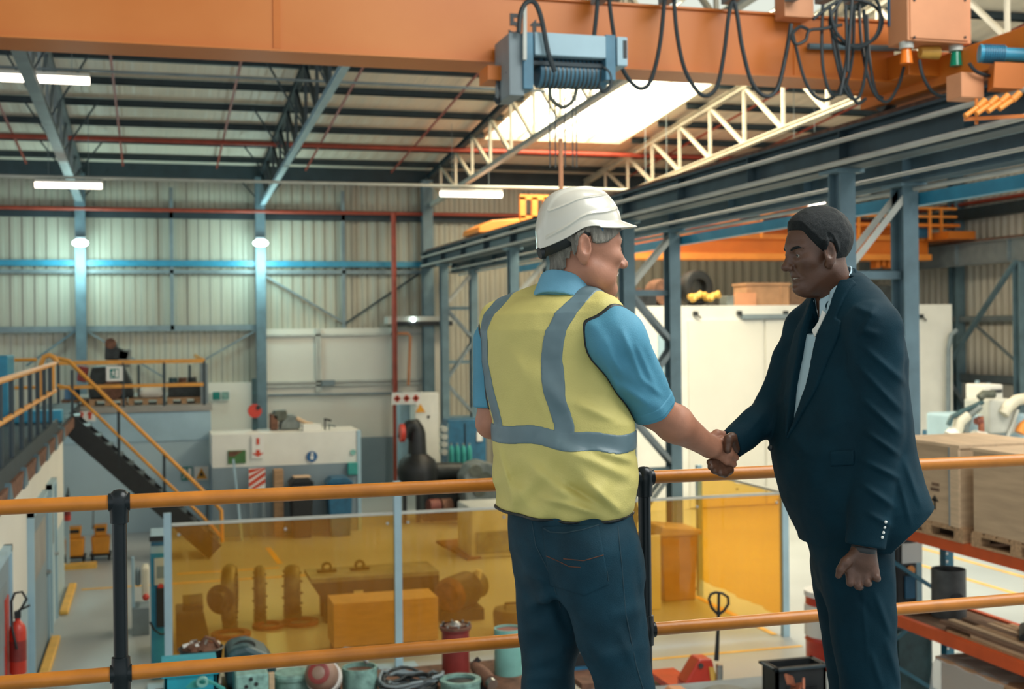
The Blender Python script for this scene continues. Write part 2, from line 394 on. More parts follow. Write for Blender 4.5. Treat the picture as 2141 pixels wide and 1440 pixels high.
# purlins
PY = [33.6, 31.8, 30.06, 28.3, 26.6, 24.9, 23.2, 21.4, 19.7, 18.0, 16.2, 14.5, 12.8]
for k, y in enumerate(PY):
    x0 = -14.8
    def purlin(a, b): 
        z = roof_z(y) - .12
        mb = MB(); mb.mm((a, y - .03, z - .04), (b, y + .03, z + .1)); mb.mm((a, y - .03, z - .04), (b, y + .07, z - .03)); return mb.build('roof_purlin', 'steel_dark' if k < 12 else 'steel_blue')
    tag(purlin(-14.8, 8.0 if 17.5 < y < 30.6 else 22.2), 'dark steel roof purlin over the left bays, %s from the far wall' % ORD[k], 'roof beam')
    if 17.5 < y < 30.6: tag(purlin(11.95, 22.2), 'dark blue roof purlin right of the skylight, %s from the far wall' % ORD[k], 'roof beam')
# conduits that carry the strip lamps
def strip_lamp(px0, px1, py, Yl, label, l2):
    a, b = at(px0, py, Y=Yl), at(px1, py, Y=Yl); z = a.z
    t = empty('strip_lamp', ((a.x + b.x) / 2, Yl, z), label, 'lamp', 'fluorescent strip lamps')
    MB().mm((a.x, Yl - .07, z + .04), (b.x, Yl + .07, z + .10)).build('housing', 'white_paint', t)
    MB().cyl((a.x, Yl, z), (b.x, Yl, z), .075, n=14).build('tube', 'tube', t, smooth=True)
    for k in (.2, .8):
        x = a.x + (b.x - a.x) * k; MB().cyl((x, Yl + .055, z + .1), (x, Yl + .055, roof_z(Yl) - .1), .006, n=6).build('hanger', 'steel_grey', t)
    return z
z1 = strip_lamp(0, 187, 160, 21.9, 'bright strip lamp under the grey edge-on roof truss, the larger one', '')
z2 = strip_lamp(73, 213, 385, 29.0, 'bright strip lamp hanging low before the far wall at the left', '')
z3 = strip_lamp(921, 1049, 404, 29.0, 'white strip lamp left above the hard hat', '')
strip_lamp(1650, 1722, 422, 24.0, 'white strip lamp behind the runway above the dark-haired man', '')
strip_lamp(1338, 1412, 478, 27.5, 'white strip lamp behind the blue laced column beside the orange far crane', '')
pipe([(-14, 29, z2 + .165), (20, 29, z2 + .165)], .035, 'pale_steel', 'lamp_conduit', 'pale conduit carrying strip lamps before the far wall', 'conduit')
pipe([(-14, 21.9, z1 + .16), (7, 21.9, z1 + .16)], .025, 'steel_grey', 'lamp_conduit', 'grey conduit under the roof carrying the nearest strip lamp', 'conduit')
# bright lamps on the wall columns
for px, x, lab in ((168, COLX[0], 'glowing bulkhead lamp on the column above the raised platform'), (545, COLX[1], 'glowing bulkhead lamp on the column left of the white panels')):
    p = at(px, 508, Y=34.2)
    t = empty('bulkhead_lamp', (p.x, 34.2, p.z), lab, 'lamp', 'bright lamps on the wall columns')
    MB().ball((p.x, 34.2, p.z), .20, 14, (1, .8, .5)).build('diffuser', 'highbay', t, smooth=True)
    MB().mm((p.x - .12, 34.3, p.z - .08), (p.x + .12, 34.47, p.z + .16)).build('bracket', 'steel_grey', t)
    l = bpy.data.lights.new('bulkhead_glow', 'POINT'); l.energy = 120; l.color = (.62, 1.0, .95); l.shadow_soft_size = .3
    lo = bpy.data.objects.new('bulkhead_glow', l); C.objects.link(lo); lo.location = (p.x, 33.7, p.z - .5)
# ------------------------------------------------------------------ crane runway between the bays
XA, XB = 7.42, 8.22
def runway(name, x, ztop, h, m, label, y0=7.0, y1=34.6, w=.26):
    t = empty(name, (x, y1, ztop - h), label, 'crane beam')
    MB().ibeam((x, y0, ztop - h / 2), (x, y1, ztop - h / 2), w, h, .03, .03).build('girder', m, t)
    MB().mm((x - .03, y0, ztop), (x + .03, y1, ztop + .07)).build('crane_rail', 'rust', t)
    st = MB()
    y = y0 + .8
    while y < y1:
        MB().mm((x - w / 2 + .005, y - .01, ztop - h + .03), (x + w / 2 - .005, y + .01, ztop - .03)).build('stiffener', m, t); y += 2.2
    return t
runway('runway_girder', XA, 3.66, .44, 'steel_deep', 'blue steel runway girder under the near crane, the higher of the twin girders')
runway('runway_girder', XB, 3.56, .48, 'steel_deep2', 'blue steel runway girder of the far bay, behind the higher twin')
runway('runway_girder', 21.4, 3.70, .62, 'steel_grey', 'grey runway girder on the right wall of the far bay', 20, 34.6)
for x, z, r, m, lab in ((XA - .2, 3.50, .028, 'pale_steel', 'pale conduit on the upper runway girder just under the crane rail'), (XA - .22, 3.26, .03, 'pale_steel', 'pale conduit along the bottom of the upper runway girder'),
                        (XB + .05, 3.02, .03, 'pale_steel', 'pale conduit along the bottom of the rear runway girder'),
                        ((XA + XB) / 2, 3.12, .022, 'pale_steel', 'thin pale bar for lit flange edges between the twin runway girders'), (XB - .2, 3.34, .02, 'light_blue', 'thin pale blue bar for a lit flange edge on the rear runway girder')):  # last two bars are added pale lines mimicking light on the girder flanges
    pipe([(x, 7, z), (x, 34, z)], r, m, 'runway_conduit_and_lit_edge', lab, 'conduit')
t = tag(MB().mm((XB + .12, 8.6, 2.84), (XB + .24, 29.0, 2.98)).build('runway_channel', 'cyan_paint'), 'cyan blue channel running along below the crane runway', 'steel channel')
for k in range(9):
    y = 9.8 + 2.3 * k
for i, y in enumerate((12.35, 18.95, 25.6, 32.2)):
    lab = ['behind the man in the suit', 'between the two men', 'just left of the hard hat', 'farthest along the runway near the wall'][i]
    t = empty('laced_column', ((XA + XB) / 2, y, G), 'blue laced steel column carrying the crane runway, ' + lab, 'steel column', 'laced columns of the crane runway')
    for x, zt_ in ((XA, 3.22), (XB, 3.08)):
        MB().ibeam((x, y, G), (x, y, zt_), .19, .26, .03, .03, (0, 1, 0)).build('chord', 'steel_blue', t)
        MB().mm((x - .17, y - .2, zt_ - .04), (x + .17, y + .2, zt_)).build('cap_plate', 'steel_blue', t)
    MB().mm((XA - .3, y - .3, G), (XB + .3, y + .3, G + .05)).build('base_plate', 'steel_grey', t)
    for z in (2.05, .62, -.85, -2.3):
        MB().bar((XA, y, z), (XB, y, z), .09, .09).build('strut', 'steel_blue', t)
    zs = [3.0, 2.1, 1.2, .1, -.8, -1.75, -2.65]
    for k in range(6):
        xa, xb = (XB, XA) if k % 2 == 0 else (XA, XB)
        for dy in (-.11, .11):
            MB().bar((xa, y + dy, zs[k]), (xb, y + dy, zs[k + 1]), .02, .07).build('diagonal', 'steel_grey' if k else 'pale_steel', t)
# right hand wall of the far bay
p = at(2135, 700, X=21.4)
hcol('steel_column', 21.4, p.y, G, 3.08, 'steel_blue', 'blue column under the right wall runway at the picture edge', .3)
p = at(2000, 600, X=22.1)
hcol('steel_column', 22.1, p.y, G, 6.0, 'steel_blue', 'blue column on the right wall above the white room corner', .3, .35)
def bar_at(name, p, q, X, w, m, label, cat='steel brace'):
    a, b = at(*p, X=X), at(*q, X=X); return tag(MB().bar(a, b, .06, w, (1, 0, 0)).build(name, m), label, cat)
bar_at('wall_brace', (2124, 545), (1938, 828), 21.2, .16, 'steel_blue', 'long blue diagonal brace rising to the right wall column')
bar_at('wall_brace', (1940, 728), (2020, 850), 21.9, .12, 'steel_grey', 'short grey diagonal brace on the white wall crossing the blue one')
bar_at('wall_brace', (2042, 682), (2130, 760), 22.15, .06, 'steel_grey', 'thin dark brace on the right wall cladding')
for y_, lab, h in ((667, 'pale rail across the right wall cladding', .16), (788, 'dark sill rail at the foot of the right wall cladding', .2)):
    a = at(2010, y_, X=22.2)
    tag(MB().mm((22.05, 16, a.z - h / 2), (22.25, 34.8, a.z + h / 2)).build('wall_girt', 'steel_grey'), lab, 'steel beam')
a = at(2060, 420, X=22.1); pipe([(22.1, 14, a.z), (22.1, 34.6, a.z)], .06, 'red_pipe', 'wall_pipe', 'red pipe high on the right wall of the far bay')
tag(MB().mm((21.9, 14, a.z - .45), (22.25, 34.8, a.z - .15)).build('wall_girt', 'steel_dark'), 'dark steel beam under the red pipe on the right wall', 'steel beam')
# white lower wall on the right
a = at(2050, 800, X=22.2)
struct(MB().mm((22.12, 14, G), (22.28, 34.8, a.z)).build('wall_right_lower', 'white_wall'), 'white lower part of the right wall')
# ------------------------------------------------------------------ near bridge crane
GY0, GY1, GZ0, GZ1 = 10.66, 11.04, 3.87, 4.44
crane = empty('bridge_crane', (7.42, 10.85, 3.73), 'big orange bridge crane girder spanning the hall at the top, with control boxes', 'crane')
MB().mm((-7, GY0, GZ0), (7.0, GY1, GZ1)).mm((-7, GY0 - .05, GZ0 - .02), (7.0, GY1 + .05, GZ0)).mm((-7, GY0 - .03, GZ1), (7.0, GY1 + .03, GZ1 + .02)).build('girder', 'girder_orange', crane)
MB().mm((-7, 10.82, GZ1 + .02), (7.0, 10.88, GZ1 + .07)).build('trolley_rail', 'rust', crane)
for x in (1.0, 5.9): MB().mm((x, GY0 - .012, GZ0 + .01), (x + .06, GY0, GZ1)).build('splice_plate', 'orange', crane)
# end carriage riding on the runway rail
MB().mm((XA - .16, 8.0, 3.78), (XA + .16, 11.7, 4.06)).mm((XA - .5, 10.3, 3.86), (XA, 11.4, 4.1)).build('end_carriage', 'orange', crane, bevel=.01)
for y in (8.3, 11.45): MB().cyl((XA - .06, y, 3.86), (XA + .06, y, 3.86), .13, n=20).build('wheel', 'metal_dark', crane, smooth=True)
def box_px(mb, x0, y0, x1, y1, Y, d):
    a, b = at(x0, y0, Y=Y), at(x1, y1, Y=Y); return mb.mm((a.x, Y, a.z), (b.x, Y + d, b.z))
cab = box_px(MB(), 1897, -18, 2031, 92, 9.9, .32).build('control_box', 'orange_pale', crane, bevel=.008)
dr = box_px(MB(), 1903, -14, 2025, 86, 9.885, .015).build('door', 'orange_pale', cab, bevel=.004)
for px in (1912, 2018):
    for py in (0, 78):
        p = at(px, py, Y=9.88); MB().cyl((p.x, 9.875, p.z), (p.x, 9.89, p.z), .012, n=8).build('latch', 'black', cab)
box_px(MB(), 1640, -30, 1702, 38, 10.44, .2).build('junction_box', 'orange_pale', crane, bevel=.008)
box_px(MB(), 2010, 150, 2058, 205, 9.3, .22).build('junction_box', 'orange_pale', crane, bevel=.008)
def beacon(px, y0, y1, m, nm, lab):
    a, b = at(px, y0, Y=10.0), at(px, y1, Y=10.0)
    MB().lathe([(.001, 0), (.042, 0), (.060, -(a.z - b.z) * .9)][::-1] + [], b + Vector((0, 0, (a.z - b.z))), (0, 0, 1), 16).build(nm, m, crane, smooth=True, label=lab)
    MB().cyl(a + Vector((0, 0, -.01)), a + Vector((0, 0, .05)), .066, n=16).build('beacon_base', 'pale_steel', crane, smooth=True)
M['lens_orange'] = mat('lens_orange', (0.95, 0.22, 0.02), 0.15, var=.05); M['lens_green'] = mat('lens_green', (0.0, 0.22, 0.12), 0.15, var=.05)
beacon(1895, 100, 137, 'lens_orange', 'warning_beacon', 'orange warning beacon under the control box')
beacon(1999, 105, 142, 'lens_green', 'warning_beacon', 'green warning beacon under the control box')
a = at(1935, 110, Y=10.1)
MB().cyl(a + Vector((-.06, 0, 0)), a + Vector((.12, -.03, 0)), .055, .065, 14).cyl(a + Vector((0, 0, 0)), a + Vector((0, 0, .14)), .03, n=10).build('siren', 'yellow_paint', crane, smooth=True)
a = at(1863, 20, Y=10.2); MB().cyl(a + Vector((0, 0, .3)), a + Vector((0, 0, -.16)), .035, n=12).build('cable_post', 'blue_paint', crane, smooth=True)
# travel motor on the end carriage
a, b = at(2052, 112, Y=9.25), at(2150, 116, Y=9.1)
mo = MB().cyl(a, a.lerp(b, .5), .075, n=18).cyl(a.lerp(b, .5), b, .06, n=18).cyl(a.lerp(b, -.05), a, .08, n=18).build('travel_motor', 'cyan_paint', crane, smooth=True)
fn = MB()
for k in range(9):
    fn.cyl(a.lerp(b, .05 + k * .05), a.lerp(b, .068 + k * .05), .084, n=18)
fn.build('cooling_fins', 'blue_paint', mo, smooth=True)
MB().bar(a.lerp(b, .2) - Vector((0, 0, .2)), b - Vector((0, 0, .2)), .2, .22).build('motor_bracket', 'orange', crane)
# bare conductor collectors hanging below the box
for k in range(4):
    p = at(2045 + 24 * k, 224 - 5 * k, Y=9.0 - .06 * k)
    MB().cyl(p + Vector((-.13, 0, -.08)), p + Vector((.03, 0, .02)), .022, n=10).cyl(p + Vector((.0, 0, 0)), p + Vector((.06, -.02, .06)), .03, n=10).build('collector', 'orange_bright', crane, smooth=True)
a = at(2041, 206, Y=9.05); MB().cyl(a, a + Vector((0, 0, -.22)), .015, n=8).bar(a + Vector((-.12, 0, -.18)), a + Vector((.45, -.2, -.16)), .03, .03).build('collector_arm', 'orange', crane)
# painted capacity on the girder face
rx = (PI / 2, 0, 0)
a = at(1077, 54, Y=GY0 - .004); text('5', .27, a, rx, 'black', 'capacity_figure', crane)
a = at(1120, 58, Y=GY0 - .004); text('t', .27, a, rx, 'black', 'capacity_letter', crane)
a, b = at(1690, 97, Y=GY0 - .05), at(1890, 110, Y=GY0 - .05)
MB().tube([a, b + Vector((0, 0, .04))], .03, 10).build('cable_arm', 'steel_blue', crane, smooth=True)
# ------------------------------------------------------------------ hoist on the girder
HY = 10.15
hoist = empty('crane_hoist', at(1190, 190, Y=HY), 'blue electric hoist trolley hanging from the orange girder', 'hoist')
box_px(MB(), 1064, 68, 1096, 200, HY, .46).build('side_plate', 'steel_grey', hoist, bevel=.006)
box_px(MB(), 1094, 66, 1116, 186, HY - .03, .5).build('end_frame', 'hoist_blue', hoist, bevel=.006)
box_px(MB(), 1118, 66, 1268, 122, HY - .01, .42).build('cover', 'light_blue', hoist, bevel=.01)
a, b = at(1122, 152, Y=HY + .2), at(1262, 156, Y=HY + .2)
MB().cyl(a, b, .13, n=24).build('rope_drum', 'hoist_blue', hoist, smooth=True)
gr = MB()
for k in range(14): gr.cyl(a.lerp(b, .06 + k * .062), a.lerp(b, .08 + k * .062), .137, n=24)
gr.build('rope', 'metal_dark', hoist, smooth=True)
box_px(MB(), 1266, 72, 1288, 168, HY - .01, .46).build('end_frame', 'hoist_blue', hoist, bevel=.006)
gb = box_px(MB(), 1290, 76, 1313, 138, HY + .0, .4).build('gearbox', 'light_blue', hoist, bevel=.01)
box_px(MB(), 1303, 84, 1311, 122, HY - .006, .01).build('rating_plate', 'black', gb)
box_px(MB(), 1112, 126, 1262, 142, HY + .05, .3).build('under_pan', 'steel_dark', hoist)
a = at(1097, 10, Y=HY - .05); b = at(1097, 125, Y=HY - .05)
MB().bar(a, b, .03, .03).build('cable_mast', 'pale_steel', hoist)
# hook block left of the trolley and rope guide
box_px(MB(), 1020, 136, 1062, 168, HY + .25, .3).build('buffer', 'orange', hoist)
def tr(pts, Y, r, name, m, parent=None, n=7, sm=True):
    P = [at(x, y, Y=Y) for x, y in pts]
    # Catmull-Rom for smooth hanging lines
    Q = []
    for i in range(len(P) - 1):
        p0, p1, p2, p3 = P[max(i - 1, 0)], P[i], P[i + 1], P[min(i + 2, len(P) - 1)]
        for k in range(6):
            t = k / 6
            Q.append(.5 * ((2 * p1) + (p2 - p0) * t + (2 * p0 - 5 * p1 + 4 * p2 - p3) * t * t + (3 * p1 - p0 - 3 * p2 + p3) * t ** 3))
    Q.append(P[-1])
    return MB().tube(Q, r, n).build(name, m, parent, smooth=sm)
tr([(1040, 168), (1048, 195), (1042, 214), (1034, 205)], HY + .3, .018, 'limit_cord', 'cable', hoist)
tr([(1060, 150), (1068, 185), (1076, 194), (1088, 180)], HY + .1, .012, 'limit_cord', 'cable', hoist)
tr([(1150, 178), (1152, 205), (1176, 224), (1198, 210), (1206, 185)], HY + .2, .018, 'sling', 'machine_olive', hoist)
tr([(1262, 140), (1275, 155), (1276, 180), (1262, 192), (1252, 180)], HY, .016, 'limit_cord', 'cable', hoist)
for px in (1148, 1160, 1180, 1196, 1204):
    a = at(px, 180, Y=HY + .25); b = at(px + 2, 350, Y=HY + .25); MB().cyl(a, b, .006, n=6).build('wire_rope', 'metal_dark', hoist)
p = at(1172, 290, Y=HY + .7); MB().cyl(p, (p.x, p.y, at(1172, 400, Y=HY + .7).z), .022, n=8).build('pendant_cord', 'orange_pale', hoist, smooth=True)
tr([(1085, 68), (1088, 30), (1100, 6), (1118, 6), (1132, 40), (1146, 110), (1160, 150)], HY - .06, .022, 'supply_cable', 'cable', hoist)
# ------------------------------------------------------------------ festoon cables along the girder
FY = 10.35
fest = empty('festoon_cable', at(1600, 60, Y=FY), 'black festoon cables hanging in loops before the orange girder', 'cable')
for pts in ([(1252, -30), (1246, 40), (1238, 100), (1226, 150)], [(1270, -30), (1280, 50), (1294, 125), (1318, 170), (1342, 185), (1362, 165), (1380, 90), (1392, -30)],
            [(1408, -30), (1414, 60), (1430, 140), (1456, 188), (1478, 200), (1500, 178), (1514, 110), (1524, 30), (1533, 3), (1541, 30), (1552, 100), (1572, 172), (1600, 201), (1625, 185), (1642, 120), (1654, 50)],
            ):
    tr(pts, FY, .020, 'loop', 'cable', fest, 8)
for pts, Y in (([(1655, 60), (1662, 90), (1680, 160), (1702, 200), (1732, 208), (1758, 180), (1772, 100), (1768, 20)], FY), ([(1720, 10), (1718, 90), (1722, 150), (1738, 196), (1764, 186), (1782, 120), (1786, 10)], FY - .08),
            ([(1735, 10), (1742, 90), (1760, 170), (1780, 205), (1800, 195), (1812, 120), (1806, 20)], FY - .1), ([(1796, 10), (1800, 80), (1812, 150), (1830, 198), (1856, 212), (1878, 180), (1890, 140)], FY - .05),
            ([(1750, 0), (1748, 80), (1764, 160), (1790, 214), (1810, 206)], FY - .02), ([(1922, 125), (1930, 160), (1950, 192), (1975, 200), (1998, 180)], FY - .4), ([(2026, 132), (2042, 150), (2075, 158), (2110, 140)], FY - 1.1),
            ([(1812, 30), (1816, 110), (1830, 190), (1846, 205)], FY + .05), ([(1700, 40), (1760, 0), (1820, 8), (1845, 40), (1830, 80), (1790, 95), (1750, 85), (1735, 40), (1760, 0)], FY - .12),
            ([(1690, 62), (1672, 56), (1656, 74), (1664, 92), (1684, 84), (1692, 64), (1720, 60), (1760, 52)], FY - .14), ([(1735, 20), (1750, 70), (1790, 100), (1832, 74), (1840, 20), (1820, -20)], FY - .16),
            ([(1768, 10), (1770, 120), (1756, 200)], FY - .18), ([(1782, -10), (1776, 80), (1772, 150)], FY - .2)):
    tr(pts, Y, .016, 'loop', 'cable', fest, 7)
for px in (1258, 1400, 1533, 1655, 1730, 1790):
    a = at(px, -12, Y=FY + .05); MB().mm((a.x - .05, FY - .05, a.z - .06), (a.x + .05, FY + .2, a.z + .1)).build('cable_carrier', 'steel_grey', fest)
# ------------------------------------------------------------------ far crane in the next bay
FCY = 30.0
fc = empty('far_crane', (14.5, FCY, 3.2), 'distant orange bridge crane with railings behind the blue laced columns', 'crane')
za, zb, zc_ = at(1600, 541, Y=FCY).z, at(1600, 470, Y=FCY).z, at(1600, 500, Y=FCY).z
xl, xr = at(1010, 480, Y=FCY).x, at(1960, 500, Y=FCY).x
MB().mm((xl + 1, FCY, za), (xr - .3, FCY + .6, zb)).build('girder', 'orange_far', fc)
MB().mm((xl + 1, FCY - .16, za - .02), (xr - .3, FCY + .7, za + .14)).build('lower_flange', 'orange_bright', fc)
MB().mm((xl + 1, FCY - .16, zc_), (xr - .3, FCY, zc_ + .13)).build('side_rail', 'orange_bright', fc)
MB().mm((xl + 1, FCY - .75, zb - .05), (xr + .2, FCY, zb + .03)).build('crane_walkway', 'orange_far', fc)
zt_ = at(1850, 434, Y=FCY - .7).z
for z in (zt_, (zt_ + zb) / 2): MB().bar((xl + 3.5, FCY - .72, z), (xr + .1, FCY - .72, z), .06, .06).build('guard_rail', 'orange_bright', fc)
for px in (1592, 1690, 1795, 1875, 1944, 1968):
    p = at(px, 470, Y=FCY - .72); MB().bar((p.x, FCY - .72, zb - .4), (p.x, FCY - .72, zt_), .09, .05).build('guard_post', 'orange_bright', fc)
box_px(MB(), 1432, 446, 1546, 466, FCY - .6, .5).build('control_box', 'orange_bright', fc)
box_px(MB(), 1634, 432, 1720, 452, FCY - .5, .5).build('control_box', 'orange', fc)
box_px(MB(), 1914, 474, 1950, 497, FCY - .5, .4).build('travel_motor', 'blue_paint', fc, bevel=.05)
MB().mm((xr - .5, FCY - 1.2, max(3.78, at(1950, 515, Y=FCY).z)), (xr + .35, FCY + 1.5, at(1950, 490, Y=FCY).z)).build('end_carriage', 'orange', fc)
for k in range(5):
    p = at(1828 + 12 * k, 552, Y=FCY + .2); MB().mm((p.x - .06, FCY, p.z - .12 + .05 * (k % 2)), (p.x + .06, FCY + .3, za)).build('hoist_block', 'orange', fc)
# end carriage and railing of the far crane at the main runway
p, q_ = at(1002, 490, Y=28.4), at(1092, 458, Y=28.4)
MB().prism([at(1000, 486, Y=28.4), at(1002, 474, Y=28.4), at(1030, 460, Y=28.4), at(1085, 456, Y=28.4), at(1092, 470, Y=28.4), at(1092, 484, Y=28.4)], (0, 1.6, 0)).build('end_carriage', 'orange_bright', fc, bevel=.03)
fr = MB()
A_, B_ = at(1092, 412, Y=28.6), at(1142, 457, Y=28.6)
for x in (A_.x, (A_.x + B_.x) / 2, B_.x): fr.mm((x - .07, 28.55, B_.z), (x + .07, 28.65, A_.z))
for z in (A_.z, B_.z): fr.mm((A_.x - .07, 28.55, z - .06), (B_.x + .07, 28.65, z + .06))
fr.build('guard_frame', 'orange_bright', fc)
# ------------------------------------------------------------------ office block on the left with the walkway on its roof
LX, LY1 = -1.5, 22.5
DECK = -0.10
WD = 0.02
struct(MB().mm((-6, 3, G + 1.15), (LX, LY1, DECK - .22)).build('wall_left', 'white_wall'), 'white wall of the office block under the walkway')
struct(MB().mm((-6, 3, G), (LX + .004, LY1 + .004, G + 1.15)).build('wall_left_dado', 'blue_dado'), 'pale blue lower part of the office block wall')
for i, (p0, p1, ytop, m) in enumerate((((58, 1150), (90, 1150), 1092, 'grey_dado'), ((98, 1150), (108, 1150), 1060, 'blue_dado'), ((-40, 1200), (8, 1200), 1180, 'grey_dado'))):
    a, b = at(*p0, X=LX), at(*p1, X=LX); zt_ = at(p1[0], ytop, X=LX).z
    e = bpy.data.objects.new('door_%d' % (i + 1), None); C.objects.link(e); e.location = (LX, a.y, G); struct(e)
    MB().mm((LX, a.y, G), (LX + .05, b.y, G + 2.05)).build('leaf', m, e)
    fr = MB(); fr.mm((LX, a.y - .07, G), (LX + .08, a.y, G + 2.12)); fr.mm((LX, b.y, G), (LX + .08, b.y + .07, G + 2.12)); fr.mm((LX, a.y - .07, G + 2.05), (LX + .08, b.y + .07, G + 2.12)); fr.build('frame', 'light_blue', e)
    MB().cyl((LX + .05, b.y - .1, G + 1.0), (LX + .11, b.y - .1, G + 1.0), .025, n=10).build('handle', 'metal', e)
    MB().mm((LX + .05, a.y + .25, G + 1.2), (LX + .055, b.y - .25, G + 1.8)).build('pane', 'concrete' if i == 0 else 'steel_grey', e)
walk = empty('walkway', (LX, 12, WD), 'raised walkway along the left wall with a yellow hand rail and dark balusters', 'walkway')
MB().mm((-6, 9.0, WD - .06), (LX + .06, 24.1, WD)).build('deck', 'steel_dark', walk)
MB().mm((LX - .1, 9.0, WD - .24), (LX + .10, 24.0, WD - .06)).build('edge_beam', 'rust', walk)
MB().mm((LX + .02, 9.0, WD), (LX + .06, 20.6, WD + .14)).build('toe_board', 'steel_dark', walk)
y = 10.0
while y < 22.3:
    MB().prism([(LX + .06, y, WD - .24), (LX + .06, y + .5, WD - .24), (LX + .06, y + .25, WD - .02)], (.06, 0, 0)).build('bracket', 'steel_blue', walk); y += 1.55
RX = LX + .02
for z, r in ((WD + 1.0, .035), (WD + .58, .032)):
    MB().tube([(RX, 9, z), (RX, 20.6, z)], r, 8).build('hand_rail', 'yellow_far', walk, smooth=True)
for z in (WD + 1.0, WD + .5):
    MB().tube([(-4.2, 24.0, z), (RX - .55, 24.0, z)], .03, 8).build('back_rail', 'yellow_far', walk, smooth=True)
y = 10.2
while y < 20.5:
    MB().cyl((RX, y, WD), (RX, y, WD + 1.0), .028, n=8).build('baluster', 'steel_dark', walk, smooth=True); y += 1.05
# yellow self-closing gate hoops at the stair head
g = empty('stair_gate', (RX, 20.8, WD), 'yellow tubular hoop gate at the head of the stairs', 'gate')
def tube_px(pts, Y, r, nm, m, par, n=8):
    return MB().tube([at(x, y, Y=Y) for x, y in pts], r, n).build(nm, m, par, smooth=True)
tube_px([(86, 830), (86, 760), (92, 746), (103, 742), (113, 747), (119, 757)], 21.0, .04, 'hoop', 'yellow_far', g)
tube_px([(86, 826), (88, 772), (110, 764), (111, 815), (88, 826)], 20.7, .035, 'hoop', 'yellow_far', g)
# blue cabinet on the walkway at the left picture edge
a, b = at(-60, 745, Y=22), at(17, 852, Y=22)
tag(MB().mm((a.x, 22, WD + .004), (b.x, 23, a.z)).build('locker', 'cyan_paint', bevel=.02), 'blue metal locker on the walkway at the picture edge', 'locker')
p = at(50, 838, Y=22.0); tag(MB().mm((p.x - .2, 21.8, WD + .004), (p.x + .6, 22.2, WD + .2)).build('tool_case', 'cyan_paint', bevel=.02), 'low blue case on the walkway behind the dark balusters', 'case')
# raised platform block with stores on top
BY = 27.9
bx0, bx1 = -1.9, at(438, 900, Y=BY).x
blk = empty('store_block', (bx0, BY, G), 'pale blue masonry store block whose flat roof carries the machines', 'block building')
MB().mm((bx0, BY, G), (bx1, 34.4, DECK - .12)).build('walls', 'blue_dado', blk)
MB().mm((bx0, BY - .03, DECK - .75), (bx1 + .03, BY, DECK - .14)).build('lintel_band', 'light_blue', blk)
MB().mm((bx0, BY - .06, DECK - .12), (bx1 + .06, 34.4, DECK)).build('roof_slab', 'concrete', blk)
prail = empty('platform_rail', (0, BY, DECK), 'yellow guard rail with thin dark posts round the stores on the platform', 'guard rail')
zT, zM = at(300, 756, Y=BY).z, at(300, 806, Y=BY).z
xs = [at(px, 800, Y=BY).x for px in (122, 258, 343, 427)]
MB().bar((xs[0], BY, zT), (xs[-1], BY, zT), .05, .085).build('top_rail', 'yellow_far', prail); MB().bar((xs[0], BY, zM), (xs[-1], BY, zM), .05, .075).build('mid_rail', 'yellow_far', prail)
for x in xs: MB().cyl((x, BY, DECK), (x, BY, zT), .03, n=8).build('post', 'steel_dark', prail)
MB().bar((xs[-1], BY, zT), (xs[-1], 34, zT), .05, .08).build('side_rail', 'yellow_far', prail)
for px in (290, 397): 
    p = at(px, 780, Y=31); MB().cyl((p.x, 31, DECK), (p.x, 31, p.z + .2), .03, n=8).build('post', 'steel_dark', prail)
p = at(424, 780, Y=29); MB().mm((xs[-1] - .06, 28.4, DECK), (xs[-1] + .1, 28.5, at(417, 760, Y=28.4).z)).build('corner_post', 'steel_grey', prail)
# exit sign hung on the rail
def sign(px0, py0, px1, py1, Y, label, cat, face='paper', nm='safety_sign', par=None):
    a, b = at(px0, py0, Y=Y), at(px1, py1, Y=Y)
    t = empty(nm, ((a.x + b.x) / 2, Y, b.z), label, cat)
    MB().mm((a.x, Y - .02, b.z), (b.x, Y, a.z)).build('board', face, t)
    return t, a, b
def running_man(t, x0, x1, z0, z1, Y, par):
    """white running figure and door on a green field, as flat raised shapes"""
    w, h = x1 - x0, z1 - z0
    def P(pts): return [(x0 + w * u, Y, z0 + h * v) for u, v in pts]
    f = MB(); f.prism(P([(.62, .1), (.92, .1), (.92, .9), (.62, .9)]), (0, -.006, 0))
    f.prism(P([(.30, .72), (.42, .72), (.42, .88), (.30, .88)]), (0, -.006, 0)); f.prism(P([(.25, .42), (.45, .42), (.5, .7), (.3, .7)]), (0, -.006, 0))
    f.prism(P([(.25, .42), (.33, .42), (.2, .12), (.1, .12)]), (0, -.006, 0)); f.prism(P([(.38, .42), (.46, .45), (.56, .2), (.48, .15)]), (0, -.006, 0)); f.prism(P([(.1, .5), (.3, .62), (.3, .7), (.08, .58)]), (0, -.006, 0))
    return f.build('running_figure', 'paper', t)
t, a, b = sign(222, 766, 257, 796, BY - .06, 'white and green exit sign on the platform guard rail', 'sign')
MB().mm((a.x + .08, BY - .09, b.z + .06), (b.x - .08, BY - .078, a.z - .05)).build('green_field', 'sign_green', t); running_man(t, a.x + .08, b.x - .08, b.z + .06, a.z - .05, BY - .088, None)
t, a, b = sign(379, 976, 402, 1003, BY - .04, 'green exit sign on the blue block left of the yellow warning triangle', 'sign', 'sign_green'); running_man(t, a.x, b.x, b.z, a.z, BY - .06, None)
def tri(t, x0, x1, z0, z1, Y, m, nm='triangle'):
    w, h = x1 - x0, z1 - z0
    return MB().prism([(x0 + .1 * w, Y, z0 + .1 * h), (x0 + .9 * w, Y, z0 + .1 * h), (x0 + .5 * w, Y, z0 + .9 * h)], (0, -.008, 0)).build(nm, m, t)
